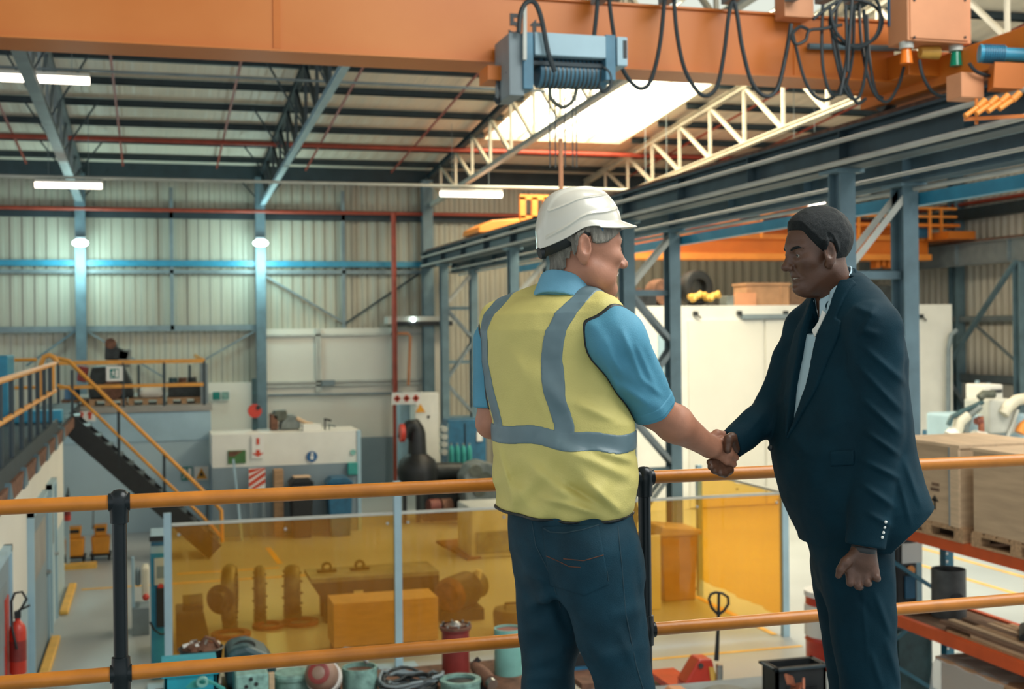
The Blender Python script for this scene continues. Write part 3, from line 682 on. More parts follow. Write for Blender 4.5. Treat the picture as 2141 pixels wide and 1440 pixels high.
t, a, b = sign(406, 975, 436, 1003, BY - .04, 'white sign with an orange warning triangle on the blue block', 'sign'); tri(t, a.x, b.x, b.z, a.z, BY - .062, 'sign_yellow')
cx, cz = (a.x + b.x) / 2, (a.z + b.z) / 2; MB().prism([(cx - .05, BY - .07, cz - .06), (cx + .05, BY - .07, cz - .06), (cx, BY - .07, cz + .05)], (0, -.006, 0)).build('pictogram', 'black', t)
t, a, b = sign(160, 860, 200, 880, BY - .07, 'small white fire sign with red symbols at the stair head', 'sign')
for k in (.25, .7):
    x = a.x + (b.x - a.x) * k; z = (a.z + b.z) / 2; MB().mm((x - .03, BY - .1, z - .06), (x + .03, BY - .09, z + .06)).ball((x, BY - .095, z + .05), .05, 8, (1, .2, 1)).build('red_symbol', 'sign_red', t)
# stores on the platform
def wood_pallet(x0, x1, y0, y1, z, label, m='wood', group=None, h=.14):
    t = empty('wooden_pallet', ((x0 + x1) / 2, (y0 + y1) / 2, z), label, 'pallet', group)
    for k in range(3):
        y = y0 + (y1 - y0) * k / 2
        for j in range(3):
            x = x0 + .06 + (x1 - x0 - .12) * j / 2; MB().mm((x - .06, max(y0, y - .06), z), (x + .06, min(y1, y + .06), z + h * .6)).build('block', m, t)
    d = MB()
    n = 6
    for k in range(n):
        y = y0 + (y1 - y0) * (k + .5) / n; d.mm((x0, y - (y1 - y0) / n * .4, z + h * .75), (x1, y + (y1 - y0) / n * .4, z + h))
    for j in range(3):
        x = x0 + .06 + (x1 - x0 - .12) * j / 2; d.mm((x - .06, y0, z + h * .6), (x + .06, y1, z + h * .75))
    d.build('deck_boards', m, t); return t
PLY = 28.6
def span(px0, px1, Y): return at(px0, 840, Y=Y).x, at(px1, 840, Y=Y).x
x0, x1 = span(128, 182, PLY); wood_pallet(x0, x1, PLY, PLY + 1, DECK, 'wooden pallet under the blue drum on the platform', 'wood_dark')
x0, x1 = span(186, 264, PLY); wood_pallet(x0, x1, PLY, PLY + 1, DECK, 'wooden pallet under the dark machine on the platform')
x0, x1 = span(268, 340, PLY); wood_pallet(x0, x1, PLY, PLY + 1, DECK, 'wooden pallet under the white sack on the platform')
x0, x1 = span(350, 420, PLY); wood_pallet(x0, x1, PLY, PLY + 1, DECK, 'wooden pallet at the platform corner under the black trough')
zp = DECK + .14
a, b = at(131, 812, Y=PLY), at(166, 840, Y=PLY); r = (b.x - a.x) / 2
tag(MB().lathe([(r, 0), (r, .02), (r * .97, .04), (r * .97, .25), (r, .27), (r * .97, .3), (r * .97, a.z - zp), (r, a.z - zp + .02)], ((a.x + b.x) / 2, PLY + .45, zp)).build('drum', 'blue_paint', smooth=True), 'dark blue drum on a pallet behind the stair rail', 'drum')
def clampz(pts, z): return [Vector((q.x, q.y, max(q.z, z))) for q in pts]
mach = empty('scrap_machine', at(230, 850, Y=PLY), 'dark old machine with a hopper standing on the platform pallet', 'machine')
a, b = at(186, 768, Y=PLY), at(278, 840, Y=PLY)
mz = lambda py: at(230, py, Y=PLY).z
MB().prism(clampz([at(186, 842, Y=PLY), at(262, 842, Y=PLY), at(280, 830, Y=PLY), at(276, 800, Y=PLY), at(258, 765, Y=PLY), at(192, 768, Y=PLY), at(184, 800, Y=PLY)], DECK + .165), (0, .9, 0)).build('body', 'machine_dark', mach, bevel=.03)
MB().prism([at(218, 752, Y=PLY), at(268, 754, Y=PLY), at(272, 734, Y=PLY), at(246, 728, Y=PLY), at(243, 716, Y=PLY), at(232, 709, Y=PLY), at(220, 711, Y=PLY)], (0, .7, 0)).build('hopper', 'machine_dark', mach, bevel=.03)
MB().prism([at(245, 768, Y=PLY), at(272, 768, Y=PLY), at(274, 730, Y=PLY), at(248, 732, Y=PLY)], (0, .6, 0)).build('neck', 'machine_grey', mach, bevel=.02)
p = at(231, 718, Y=PLY - .03); MB().cyl(p, p + Vector((0, .1, 0)), .12, n=18).build('disc', 'rust', mach, smooth=True)
p = at(235, 815, Y=PLY - .05); MB().cyl(p, p + Vector((0, .4, 0)), .22, n=20).build('flange', 'rust', mach, smooth=True)
MB().prism([at(160, 796, Y=PLY), at(180, 800, Y=PLY), at(184, 768, Y=PLY), at(164, 764, Y=PLY)], (0, .5, 0)).build('cover', 'red_dark', mach, bevel=.03)
a, b = at(290, 812, Y=PLY), at(342, 842, Y=PLY)
tag(MB().mm((a.x, PLY + .1, zp), (b.x, PLY + .8, a.z)).build('sack', 'white_paint', bevel=.09), 'white sack on a pallet on the platform', 'sack')
a, b = at(352, 804, Y=PLY), at(420, 838, Y=PLY)
tro = tag(MB().mm((a.x, PLY + .1, zp), (b.x, PLY + .9, a.z)).mm((a.x - .05, PLY + .05, a.z - .05), (b.x + .05, PLY + .95, a.z + .02)).build('trough', 'machine_dark', bevel=.02), 'black metal trough on the corner pallet of the platform', 'trough')
for k in range(3):
    p = at(362 + 20 * k, 800, Y=PLY + .3); tag(MB().cyl((p.x, PLY + .4, a.z + .02), (p.x, PLY + .4, a.z + .14), .1, n=12).build('can', ['dark_teal', 'rust', 'machine_dark'][k], smooth=True), ['teal', 'rusty', 'black'][k] + ' tin standing on the black trough', 'can')
# stairs from the platform down to the hall floor
st = empty('staircase', at(300, 1100, Y=26.6), 'black steel staircase with yellow hand rails in front of the blue block', 'staircase')
SY0, SY1 = 24.2, 25.1
sx0, sx1 = at(132, 860, Y=SY0).x, at(450, 1150, Y=SY0).x
zb_ = G
for y in (SY0, SY1): MB().bar((sx0, y, WD - .1), (sx1, y, zb_ + .12), .05, .34, (0, 0, 1)).build('stringer', 'black', st)
n = 14
for k in range(n):
    t_ = (k + .7) / n; x = sx0 + (sx1 - sx0) * t_; z = WD + (zb_ - WD) * (k + 1) / (n + 1) + .1
    MB().mm((x - .13, SY0 + .03, z), (x + .13, SY1 - .03, z + .035)).build('tread', 'metal_dark', st)
for y in (SY0,):
    for dz, r in ((1.02, .036), (.52, .03)):
        MB().tube([(sx0 - .1, y, WD + dz), (sx0 + .1, y, WD + dz - .05), (sx1 - .1, y, zb_ + dz + .15), (sx1 + .12, y, zb_ + dz - .12), (sx1 + .13, y, zb_ + .3)] if y == SY0 else [(sx0, y, WD + dz), (sx1, y, zb_ + dz + .1)], r, 8).build('stair_rail', 'yellow_far', st, smooth=True)
    for t_ in (.06, .36, .66, .95):
        x = sx0 + (sx1 - sx0) * t_; z = WD - .1 + (zb_ + .12 - WD + .1) * t_; MB().cyl((x, y, z), (x, y, z + 1.05), .026, n=8).build('stair_post', 'steel_dark', st)
MB().mm((sx0 - .6, SY0, WD - .25), (sx0 + .1, BY - .07, WD)).build('landing', 'steel_dark', st)
# yellow mop buckets
def mop(px0, px1, py0, py1, Y, label, mopped):
    a, b = at(px0, py0, Y=Y), at(px1, py1, Y=Y); w = b.x - a.x; cx = (a.x + b.x) / 2; h = a.z - G
    t = empty('mop_bucket', (cx, Y, G), label, 'mop bucket', 'yellow mop buckets')
    zc = G + .12
    MB().prism([(a.x, Y, zc), (b.x, Y, zc), (b.x + .02, Y, zc + .5 * h), (a.x - .02, Y, zc + .5 * h)], (0, .36, 0)).build('bucket', 'mop_orange', t, bevel=.03)
    MB().prism([(a.x + .05, Y + .05, zc + .5 * h), (b.x - .05, Y + .05, zc + .5 * h), (b.x - .03, Y + .05, G + h), (a.x + .03, Y + .05, G + h)], (0, .25, 0)).build('wringer', 'mop_orange', t, bevel=.02)
    MB().mm((a.x + .07, Y + .03, G + h * .84), (b.x - .07, Y + .06, G + h * .93)).build('wringer_slot', 'black', t)
    MB().mm((a.x - .04, Y - .03, G + .09), (b.x + .04, Y + .4, zc)).build('trolley_frame', 'black', t)
    for dx in (a.x, b.x):
        for dy in (.02, .34): MB().cyl((dx - .02, Y + dy, G + .05), (dx + .02, Y + dy, G + .05), .05, n=10).build('castor', 'black_rubber', t)
    if mopped: MB().tube([(b.x - .3, Y + .3, G + h - .1), (b.x - .28, Y + .3, G + h + .35), (b.x - .22, Y + .3, G + h + .42), (b.x - .1, Y + .3, G + h + .41)], .018, 8).build('handle', 'steel_grey', t, smooth=True)
mop(137, 174, 1104, 1168, 24.55, 'yellow mop bucket on castors, left one of the pair by the stairs', False)
mop(192, 228, 1100, 1166, 24.7, 'yellow mop bucket with a bent grey handle by the stairs', True)
pk = empty('floor_kerb', at(190, 1180, Z=G), 'low yellow and red kerb strip under the mop buckets', 'kerb')
a, b = at(132, 1182, Z=G), at(204, 1178, Z=G)
MB().mm((a.x, 23.9, G), (b.x, 24.2, G + .08)).build('kerb', 'yellow_paint', pk)
# kerb blocks by the wall
for i, (p0, p1, lab) in enumerate((((60, 1432), (88, 1340), 'yellow kerb block at the wall foot below the fire extinguisher'), ((101, 1288), (127, 1228), 'yellow kerb block at the wall foot beyond the grey door'))):
    a, b = at(*p0, Z=G), at(*p1, Z=G)
    tag(MB().mm((LX + .08, min(a.y, b.y), G), (LX + .21, max(a.y, b.y), G + .07)).build('kerb_block', 'yellow_paint', bevel=.02), lab, 'kerb')
# fire extinguishers
def extinguisher(p, s, label, facing, board=True):
    """p: bottom centre; facing: unit vector out of the wall"""
    t = empty('fire_extinguisher', p, label, 'fire extinguisher')
    f = Vector(facing); side = Vector((0, 0, 1)).cross(f)
    if board: MB().box(p - f * .12 * s + Vector((0, 0, .42 * s)) + side * 0.0, (abs(f.x) * .02 + abs(side.x) * .34 * s, abs(f.y) * .02 + abs(side.y) * .34 * s, .98 * s)).build('backboard', 'red', t)
    MB().lathe([(.02, 0), (.085 * s, 0), (.095 * s, .02 * s), (.095 * s, .5 * s), (.085 * s, .56 * s), (.05 * s, .61 * s), (.03 * s, .63 * s), (.03 * s, .68 * s)], p).build('cylinder', 'red', t, smooth=True)
    MB().mm(p + Vector((-.03, -.03, .66 * s)), p + Vector((.03, .03, .74 * s))).bar(p + Vector((0, 0, .74 * s)), p + f * .14 * s + Vector((0, 0, .8 * s)), .03 * s, .02 * s).build('valve', 'black', t)
    q = p + Vector((0, 0, .72 * s))
    MB().tube([q, q + f * .05 * s + Vector((0, 0, .06 * s)), q + f * .10 * s + side * .02 + Vector((0, 0, .15 * s)), q + f * .05 * s + side * .02 + Vector((0, 0, .24 * s)), q - f * .03 * s + side * .02 + Vector((0, 0, .23 * s)), q - f * .07 * s + side * .02 + Vector((0, 0, .13 * s)), q - f * .07 * s + side * .04 + Vector((0, 0, 0)), q - f * .05 * s - side * .11 * s + Vector((0, 0, -.15 * s)), q - side * .115 * s + Vector((0, 0, -.4 * s))], .015 * s, 8).build('hose', 'black_rubber', t, smooth=True)
    MB().lathe([(.0965 * s, .16 * s), (.0965 * s, .40 * s)], p, n=24).build('label_band', 'red_dark', t, smooth=True)
    return t
a = at(38, 1408, X=LX + .16); extinguisher(Vector((LX + .16, a.y, a.z)), .85, 'red fire extinguisher with a black hose on the white wall', (1, 0, 0))
a = at(141, 1088, Y=24.0); extinguisher(Vector((a.x, 24.0, a.z)), .62, 'small red fire extinguisher above the mop buckets', (0, -1, 0), False)
a = at(141, 1050, Y=24.14); tag(MB().mm((a.x - .03, 24.11, G), (a.x + .03, 24.17, a.z + .3)).build('extinguisher_post', 'blue_dado'), 'pale blue post that carries the small extinguisher', 'post')
# ------------------------------------------------------------------ low partition in the middle distance with signs and bins before it
QY = 26.6
qa, qb = at(443, 905, Y=QY), at(752, 903, Y=QY); qz = at(600, 904, Y=QY).z; qm = at(600, 972, Y=QY).z
part = empty('machine_enclosure', ((qa.x + qb.x) / 2, QY, G), 'low white and grey enclosure carrying safety signs in the middle distance', 'enclosure')
MB().mm((qa.x, QY, qm), (qb.x, QY + 1.2, qz)).build('upper_panel', 'white_paint', part); MB().mm((qa.x, QY - .002, G), (qb.x, QY + 1.2, qm)).build('lower_panel', 'grey_dado', part)
MB().mm((qb.x - .06, QY - .03, G), (qb.x + .02, QY, qz)).build('corner_trim', 'light_blue', part)
a, b = at(476, 942, Y=QY), at(514, 968, Y=QY); w_ = MB().mm((a.x, QY - .02, b.z), (b.x, QY - .002, a.z)).build('opening_board', 'green_board', part)
MB().prism([at(478, 944, Y=QY - .03), at(508, 942, Y=QY - .03), at(490, 954, Y=QY - .03), at(478, 954, Y=QY - .03)], (0, -.005, 0)).build('rust_patch', 'rust', w_)
t, a, b = sign(526, 909, 552, 957, QY - .03, 'tall white sign with a red extinguisher symbol and arrow on the enclosure', 'sign')
cx = (a.x + b.x) / 2; H = a.z - b.z
MB().mm((cx - .03, QY - .06, a.z - .42 * H), (cx + .03, QY - .05, a.z - .14 * H)).build('red_symbol', 'sign_red', t)
MB().prism([(cx - .12, QY - .06, b.z + .22 * H), (cx, QY - .06, b.z + .06 * H), (cx + .12, QY - .06, b.z + .22 * H)], (0, .01, 0)).mm((cx - .04, QY - .06, b.z + .2 * H), (cx + .04, QY - .05, b.z + .36 * H)).build('red_arrow', 'sign_red', t)
p = at(652, 954, Y=QY - .02); t = empty('safety_sign', p, 'round blue mandatory sign on the enclosure', 'sign')
MB().cyl(p, p - Vector((0, .02, 0)), .115, n=24).build('disc', 'sign_blue', t); MB().mm(p + Vector((-.03, -.03, -.06)), p + Vector((.03, -.02, .03))).ball(p + Vector((0, -.025, .06)), .03, 8).build('pictogram', 'paper', t)
p = at(738, 945, Y=QY - .02); t = empty('safety_sign', p, 'small round green sign near the corner of the enclosure', 'sign'); MB().cyl(p, p - Vector((0, .02, 0)), .06, n=18).build('disc', 'mint_paint', t)
a, b = at(727, 967, Y=QY - .1), at(748, 992, Y=QY - .1); tag(MB().mm((a.x, QY - .13, b.z), (b.x, QY - .003, a.z)).build('first_aid_box', 'teal_paint', bevel=.02), 'small green first aid box at the corner of the enclosure', 'box')
a, b = at(520, 979, Y=QY - .3), at(555, 1028, Y=QY - .3); t = empty('hazard_board', ((a.x + b.x) / 2, QY - .3, G), 'white board with red hazard stripes leaning on the enclosure', 'board')
MB().mm((a.x, QY - .3, b.z), (b.x, QY - .27, a.z)).build('board', 'paper', t); w_, h_ = b.x - a.x, a.z - b.z
MB().mm((a.x + .02, QY - .29, G), (a.x + .06, QY - .26, b.z)).mm((b.x - .06, QY - .29, G), (b.x - .02, QY - .26, b.z)).build('legs', 'steel_grey', t)
for k in range(4):
    z = b.z + h_ * (k * .28 - .06)
    zc = lambda v: min(max(v, b.z), a.z)
    MB().prism([(a.x, QY - .302, zc(z)), (b.x, QY - .302, zc(z + .22)), (b.x, QY - .302, zc(z + .22 + .09)), (a.x, QY - .302, zc(z + .09))], (0, -.004, 0)).build('red_stripe', 'sign_red', t)
a, b = at(573, 982, Y=QY - .35), at(593, 1024, Y=QY - .35); tag(MB().mm((a.x, QY - .35, G), (b.x, QY - .1, a.z)).build('timber_stack', 'wood', bevel=.01), 'upright wooden timber block before the enclosure', 'timber')
p = at(488, 960, Y=QY - .4); q_ = at(505, 1075, Y=QY - .4); tag(MB().bar(p, (q_.x, QY - .5, G), .16, .04, (1, 0, 0)).build('plank', 'light_blue'), 'pale blue plank leaning on the enclosure under the green board', 'plank')
def bin_(px0, px1, py0, Y, m, label, lid):
    a, b = at(px0, py0, Y=Y), at(px1, py0, Y=Y); w = b.x - a.x; cx = (a.x + b.x) / 2; h = a.z - G
    t = empty('waste_bin', (cx, Y, G), label, 'bin')
    MB().prism([(a.x + .06, Y, G), (b.x - .06, Y, G), (b.x, Y, G + h), (a.x, Y, G + h)], (0, .5, 0)).build('body', m, t, bevel=.03)
    MB().prism([(a.x - .03, Y - .03, G + h), (b.x + .03, Y - .03, G + h), (b.x - .1, Y - .03, G + h + .12), (a.x + .1, Y - .03, G + h + .12)], (0, .56, 0)).build('lid', lid, t, bevel=.02)
    for x in (a.x + .1, b.x - .1): MB().cyl((x - .03, Y + .45, G + .07), (x + .03, Y + .45, G + .07), .07, n=12).build('wheel', 'black_rubber', t)
bin_(608, 656, 1012, QY - .7, 'black', 'black waste bin with cardboard on top before the enclosure', 'black')
bin_(685, 738, 1012, QY - .7, 'blue_paint', 'blue waste bin at the corner of the enclosure', 'blue_paint')
a, b = at(614, 1000, Y=QY - .6), at(650, 1012, Y=QY - .6); tag(MB().mm((a.x, QY - .65, at(630, 1012, Y=QY - .7).z + .12), (b.x, QY - .3, a.z + .03)).build('cardboard_box', 'wood_pale', bevel=.01), 'flat cardboard box lying on the black waste bin', 'box')
# grinder and bench things on top of the enclosure
t = empty('bench_grinder', at(610, 905, Y=QY + .6), 'grey machine with a bent arm on top of the white enclosure', 'machine')
U = lambda pts, Y=QY + .6: clampz([at(x, y, Y=Y) for x, y in pts], qz + .015)
MB().prism(U([(566, 903), (582, 903), (582, 868), (566, 866)]), (0, .4, 0)).build('stand', 'rust', t, bevel=.02)
MB().prism(U([(568, 872), (575, 859), (600, 858), (602, 876), (582, 882)]), (0, .4, 0)).build('head', 'machine_olive', t, bevel=.03)
MB().prism(U([(586, 903), (628, 903), (628, 880), (618, 868), (604, 868), (588, 884)]), (0, .5, 0)).build('motor', 'machine_grey', t, bevel=.03)
MB().tube(U([(620, 874), (640, 884), (654, 887)]), .04, 8).build('arm', 'wood_pale', t, smooth=True)
a, b = at(634, 888, Y=QY + .2), at(672, 903, Y=QY + .2); tag(MB().mm((a.x, QY + .2, qz), (b.x, QY + .5, a.z)).build('parts_box', 'white_paint'), 'white box beside the grey machine on the enclosure', 'box')
for x_, y_, m_ in ((679, 876, 'black'), (688, 888, 'machine_grey')):
    p = at(x_, y_, Y=QY + .4); tag(MB().bar(p, p + Vector((.14, .1, -.04)), .06, .04).mm((p.x - .01, p.y, qz), (p.x + .02, p.y + .03, p.z)).build('tap_fitting', m_), ('black' if m_ == 'black' else 'grey') + ' fitting standing near the right end of the enclosure', 'fitting')
p = at(533, 859, Y=QY + .8); t = empty('round_lever_sign', (p.x, QY + .8, qz), 'round red reel on a green post above the enclosure', 'reel')
MB().cyl(p, p + Vector((0, .12, 0)), .15, n=12).build('reel', 'red', t); MB().cyl(p + Vector((.07, -.02, .07)), p + Vector((.07, 0, .07)), .05, n=10).build('hub', 'black', t); MB().mm((p.x - .05, QY + .9, qz), (p.x + .05, QY + 1.0, p.z + .7)).build('post', 'dark_teal', t)
# green white signs on the far white wall
t, a, b = sign(441, 817, 482, 837, 34.7, 'pair of green signs on the far white wall right of the platform', 'sign')
MB().mm((a.x + .04, 34.66, b.z + .03), (a.x + .24, 34.675, a.z - .03)).build('green_field', 'sign_green', t); MB().mm((b.x - .24, 34.66, b.z + .03), (b.x - .04, 34.675, a.z - .03)).build('grey_field', 'mint_worn', t)
t, a, b = sign(819, 821, 880, 844, 31.3, 'long white sign with three red fire symbols beside the red downpipe', 'sign')
for k in range(3):
    x = a.x + (b.x - a.x) * (.18 + .32 * k); z = (a.z + b.z) / 2
    MB().mm((x - .04, 31.26, z - .08), (x + .04, 31.275, z + .08)).mm((x - .08, 31.26, z - .03), (x + .08, 31.275, z + .03)).build('red_symbol', 'sign_red', t)
MB().mm((a.x + .3, 31.3, a.z - .04), (a.x + .34, 32.2, a.z - .01)).build('bracket', 'steel_grey', t)
# pipe and brackets along the white wall
a, b = at(560, 826, Y=34.6), at(830, 822, Y=34.6); pipe([a, b], .035, 'steel_grey', 'wall_conduit', 'thin grey pipe across the white wall panels', 'pipe')
a, b = at(674, 795, Y=34.6), at(700, 806, Y=34.6); tag(MB().mm((a.x, 34.55, b.z), (b.x, 34.75, a.z)).build('door_closer', 'steel_grey'), 'small grey box on the frame of the white panels', 'box')
a, b = at(808, 662, Y=34.4), at(950, 676, Y=34.4); t = empty('air_curtain', (a.x, 34.4, b.z), 'pale air handling unit above the white panels left of the blue columns', 'ventilator')
MB().mm((a.x, 34.2, b.z), (b.x, 34.75, a.z)).build('casing', 'pale_steel', t); MB().mm((a.x + .25, 34.19, b.z - .06), (b.x - .1, 34.5, b.z + .07)).build('grille', 'black', t)
p = at(864, 668, Y=34.15); MB().ball(p, .06, 10).build('lamp', 'highbay', t)
# electrical cabinets, gas bottles and pumps beyond the red downpipe
def cab_(px0, py0, px1, Y, d, m, label, nm='cabinet', cat='cabinet', doors=0):
    a, b = at(px0, py0, Y=Y), at(px1, py0, Y=Y); t = empty(nm, ((a.x + b.x) / 2, Y, G), label, cat)
    MB().mm((a.x, Y, G), (b.x, Y + d, a.z)).build('body', m, t, bevel=.015)
    return t, a, b
t, a, b = cab_(866, 822, 917, 31.5, .6, 'white_paint', 'white electrical cabinet with a warning triangle beside the fire sign')
MB().mm((a.x + .03, 31.48, G + .1), (b.x - .03, 31.5, a.z - .05)).build('door', 'white_paint', t)
q_ = at(879, 858, Y=31.46); MB().prism([q_ + Vector((-.13, 0, -.05)), q_ + Vector((.13, 0, -.05)), q_ + Vector((0, 0, .18))], (0, .01, 0)).build('warning_triangle', 'sign_yellow', t)
q_ = at(896, 871, Y=31.46); MB().cyl(q_, q_ + Vector((0, .02, 0)), .04, n=10).build('lock', 'black', t)
t, a, b = cab_(836, 830, 868, 32.2, .5, 'light_blue', 'pale blue narrow cabinet left of the white electrical cabinet')
t, a, b = cab_(936, 878, 1016, 29.5, .6, 'blue_paint', 'dark blue cabinet behind the green gas bottles')
MB().mm((a.x + .42, 29.47, G + .2), (a.x + .44, 29.5, a.z - .1)).build('door_gap', 'black', t); q_ = at(1003, 912, Y=29.46); MB().mm(q_ + Vector((-.07, 0, -.12)), q_ + Vector((.07, .02, .12))).build('notice', 'paper', t)
for k in range(4):
    q_ = at(930, 897 + 16 * k, Y=29.2); tag(MB().cyl(q_, q_ + Vector((0, .25, 0)), .075, n=14).build('reel_end', 'pale_steel', smooth=True), 'pale round end cap on the rack beside the blue cabinet, %s from the top' % ORD[k], 'cap')
q0, q1 = at(924, 885, Y=29.45), at(934, 885, Y=29.45); tag(MB().mm((q0.x - .03, 29.45, G), (q0.x + .02, 29.5, q0.z)).mm((q1.x, 29.45, G), (q1.x + .05, 29.5, q0.z)).build('rack_frame', 'steel_blue'), 'narrow blue frame carrying round end caps', 'frame')
tb_ = None
for k in range(4):
    a, b = at(938 + 12.5 * k, 930, Y=28.8), at(949 + 12.5 * k, 930, Y=28.8); r = (b.x - a.x) / 2; cx = (a.x + b.x) / 2; zt_ = a.z; z0_ = at(945, 978, Y=28.8).z
    t = empty('gas_bottle', (cx, 28.8, z0_), 'green gas bottle in the row of four before the blue cabinet', 'gas bottle', 'green gas bottles')
    MB().lathe([(r * .8, 0), (r, .03), (r, zt_ - z0_ - .12), (r * .7, zt_ - z0_ - .04), (r * .3, zt_ - z0_)], (cx, 28.8, z0_), n=16).build('cylinder', 'teal_paint', t, smooth=True)
    MB().cyl((cx, 28.8, zt_ - .01), (cx, 28.8, zt_ + .04), r * .35, n=10).build('valve', 'metal', t)
a, b = at(930, 978, Y=28.4), at(996, 978, Y=28.4); t = empty('bottle_stand', ((a.x + b.x) / 2, 28.8, G), 'dark stand under the green gas bottles', 'stand'); MB().mm((a.x, 28.5, G), (b.x, 29.2, at(945, 978, Y=28.8).z)).build('base', 'machine_dark', t, bevel=.02)
pump = empty('submersible_pump', at(865, 1020, Y=27.2), 'tall black pump with a round casing and a red bent nozzle', 'pump')
V = lambda x, y: at(x, y, Y=27.2)
c0 = V(873, 1000); s_ = ppm(c0)
MB().lathe([(.42, at(870, 1010, Y=27.2).z), (.46, V(870, 985).z), (.40, V(870, 962).z), (.21, V(870, 948).z), (.19, V(870, 905).z), (.15, V(870, 893).z), (.08, V(870, 886).z)], (c0.x, 27.2, 0), n=24).build('casing', 'black', pump, smooth=True)
MB().tube([V(872, 900), V(866, 888), V(856, 890), V(846, 902), V(844, 916)], .13, 14, radii=[.17, .16, .15, .14, .14]).build('nozzle', 'black', pump, smooth=True)
MB().cyl(V(846, 904) + Vector((-.03, -.1, 0)), V(843, 904) + Vector((-.1, -.1, 0)), .2, n=18).build('flange', 'red', pump, smooth=True)
for dx in (-.3, 0, .3): MB().mm((c0.x + dx - .04, 27.15, G), (c0.x + dx + .04, 27.25, V(870, 1005).z)).build('foot', 'black', pump)
a, b = V(895, 975), V(950, 990)
t = empty('pump_set', at(925, 1050, Y=27.6), 'low dark pump set with pipes lying right of the black pump', 'pump')
MB().tube([at(888, 968, Y=27.4), at(905, 980, Y=27.4), at(925, 985, Y=27.4)], .14, 12).build('pipe_bend', 'black', t, smooth=True); MB().cyl(at(905, 985, Y=27.4), at(965, 985, Y=27.5), .2, n=18).build('motor', 'machine_dark', t, smooth=True)
MB().mm((at(885, 1050, Y=27.3).x, 27.2, G), (at(1000, 1050, Y=27.3).x, 27.9, at(900, 1010, Y=27.3).z)).build('bed', 'machine_dark', t, bevel=.02)
for px, m_ in ((905, 'red_brown'), (930, 'rust'), (965, 'metal_dark')):
    p = at(px, 1045, Y=26.9); MB().cyl((p.x - .12, 26.8, G + .4), (p.x + .12, 26.85, G + .4), .16, n=14).build('flange', m_, t, smooth=True)
t = empty('gearbox', at(1005, 1040, Y=26.2), 'grey cast gearbox beside the hi-vis vest in the middle distance', 'gearbox')
MB().prism([at(970, 1000, Y=26.2), at(985, 972, Y=26.2), at(1010, 964, Y=26.2), at(1045, 975, Y=26.2), at(1050, 1060, Y=26.2), at(975, 1060, Y=26.2)], (0, .7, 0)).build('housing', 'machine_grey', t, bevel=.05)
for px, py in ((995, 985), (1015, 1000), (1003, 1025)):
    p = at(px, py, Y=26.17); MB().cyl(p, p + Vector((0, .1, 0)), .14, n=16).build('bearing_cap', 'machine_olive', t, smooth=True)
# ------------------------------------------------------------------ amber welding screen
def amber(name, dens):
    m = bpy.data.materials.new(name); m.use_nodes = True; nt = m.node_tree; nt.nodes.clear()
    tb = nt.nodes.new('ShaderNodeBsdfTransparent'); tb.inputs[0].default_value = (1.0, 0.75, 0.23, 1)
    df = nt.nodes.new('ShaderNodeBsdfTranslucent'); df.inputs[0].default_value = (1.0, 0.36, 0.02, 1)
    dd = nt.nodes.new('ShaderNodeBsdfDiffuse'); dd.inputs[0].default_value = (1.0, 0.36, 0.02, 1)
    gl = nt.nodes.new('ShaderNodeBsdfGlossy'); gl.inputs[0].default_value = (1, 1, 1, 1); gl.inputs['Roughness'].default_value = 0.08
    m0 = nt.nodes.new('ShaderNodeMixShader'); m0.inputs[0].default_value = .6; nt.links.new(df.outputs[0], m0.inputs[1]); nt.links.new(dd.outputs[0], m0.inputs[2])
    m1 = nt.nodes.new('ShaderNodeMixShader'); m1.inputs[0].default_value = dens; nt.links.new(tb.outputs[0], m1.inputs[1]); nt.links.new(m0.outputs[0], m1.inputs[2])
    m2 = nt.nodes.new('ShaderNodeMixShader'); m2.inputs[0].default_value = .035; nt.links.new(m1.outputs[0], m2.inputs[1]); nt.links.new(gl.outputs[0], m2.inputs[2])
    n = nt.nodes.new('ShaderNodeTexNoise'); n.inputs['Scale'].default_value = 1.6; n.inputs['Detail'].default_value = 3
    bp = nt.nodes.new('ShaderNodeBump'); bp.inputs['Strength'].default_value = .25; bp.inputs['Distance'].default_value = .05
    nt.links.new(n.outputs['Fac'], bp.inputs['Height']); nt.links.new(bp.outputs['Normal'], gl.inputs['Normal'])
    o = nt.nodes.new('ShaderNodeOutputMaterial'); nt.links.new(m2.outputs[0], o.inputs[0]); return m
M['amber'] = amber('amber_film', .25)
WY = 15.5
ztop = at(700, 1079, Y=WY).z; zbot = G + .25
posts = [at(351, 1200, Y=WY).x, at(832, 1200, Y=WY).x, at(1266, 1200, Y=WY).x, at(1641, 1200, Y=WY).x]
names = ['left panel of the amber welding screen, before the three upright casings', 'middle panel of the amber welding screen, behind the hi-vis vest', 'right panel of the amber welding screen, beyond the pallet truck']
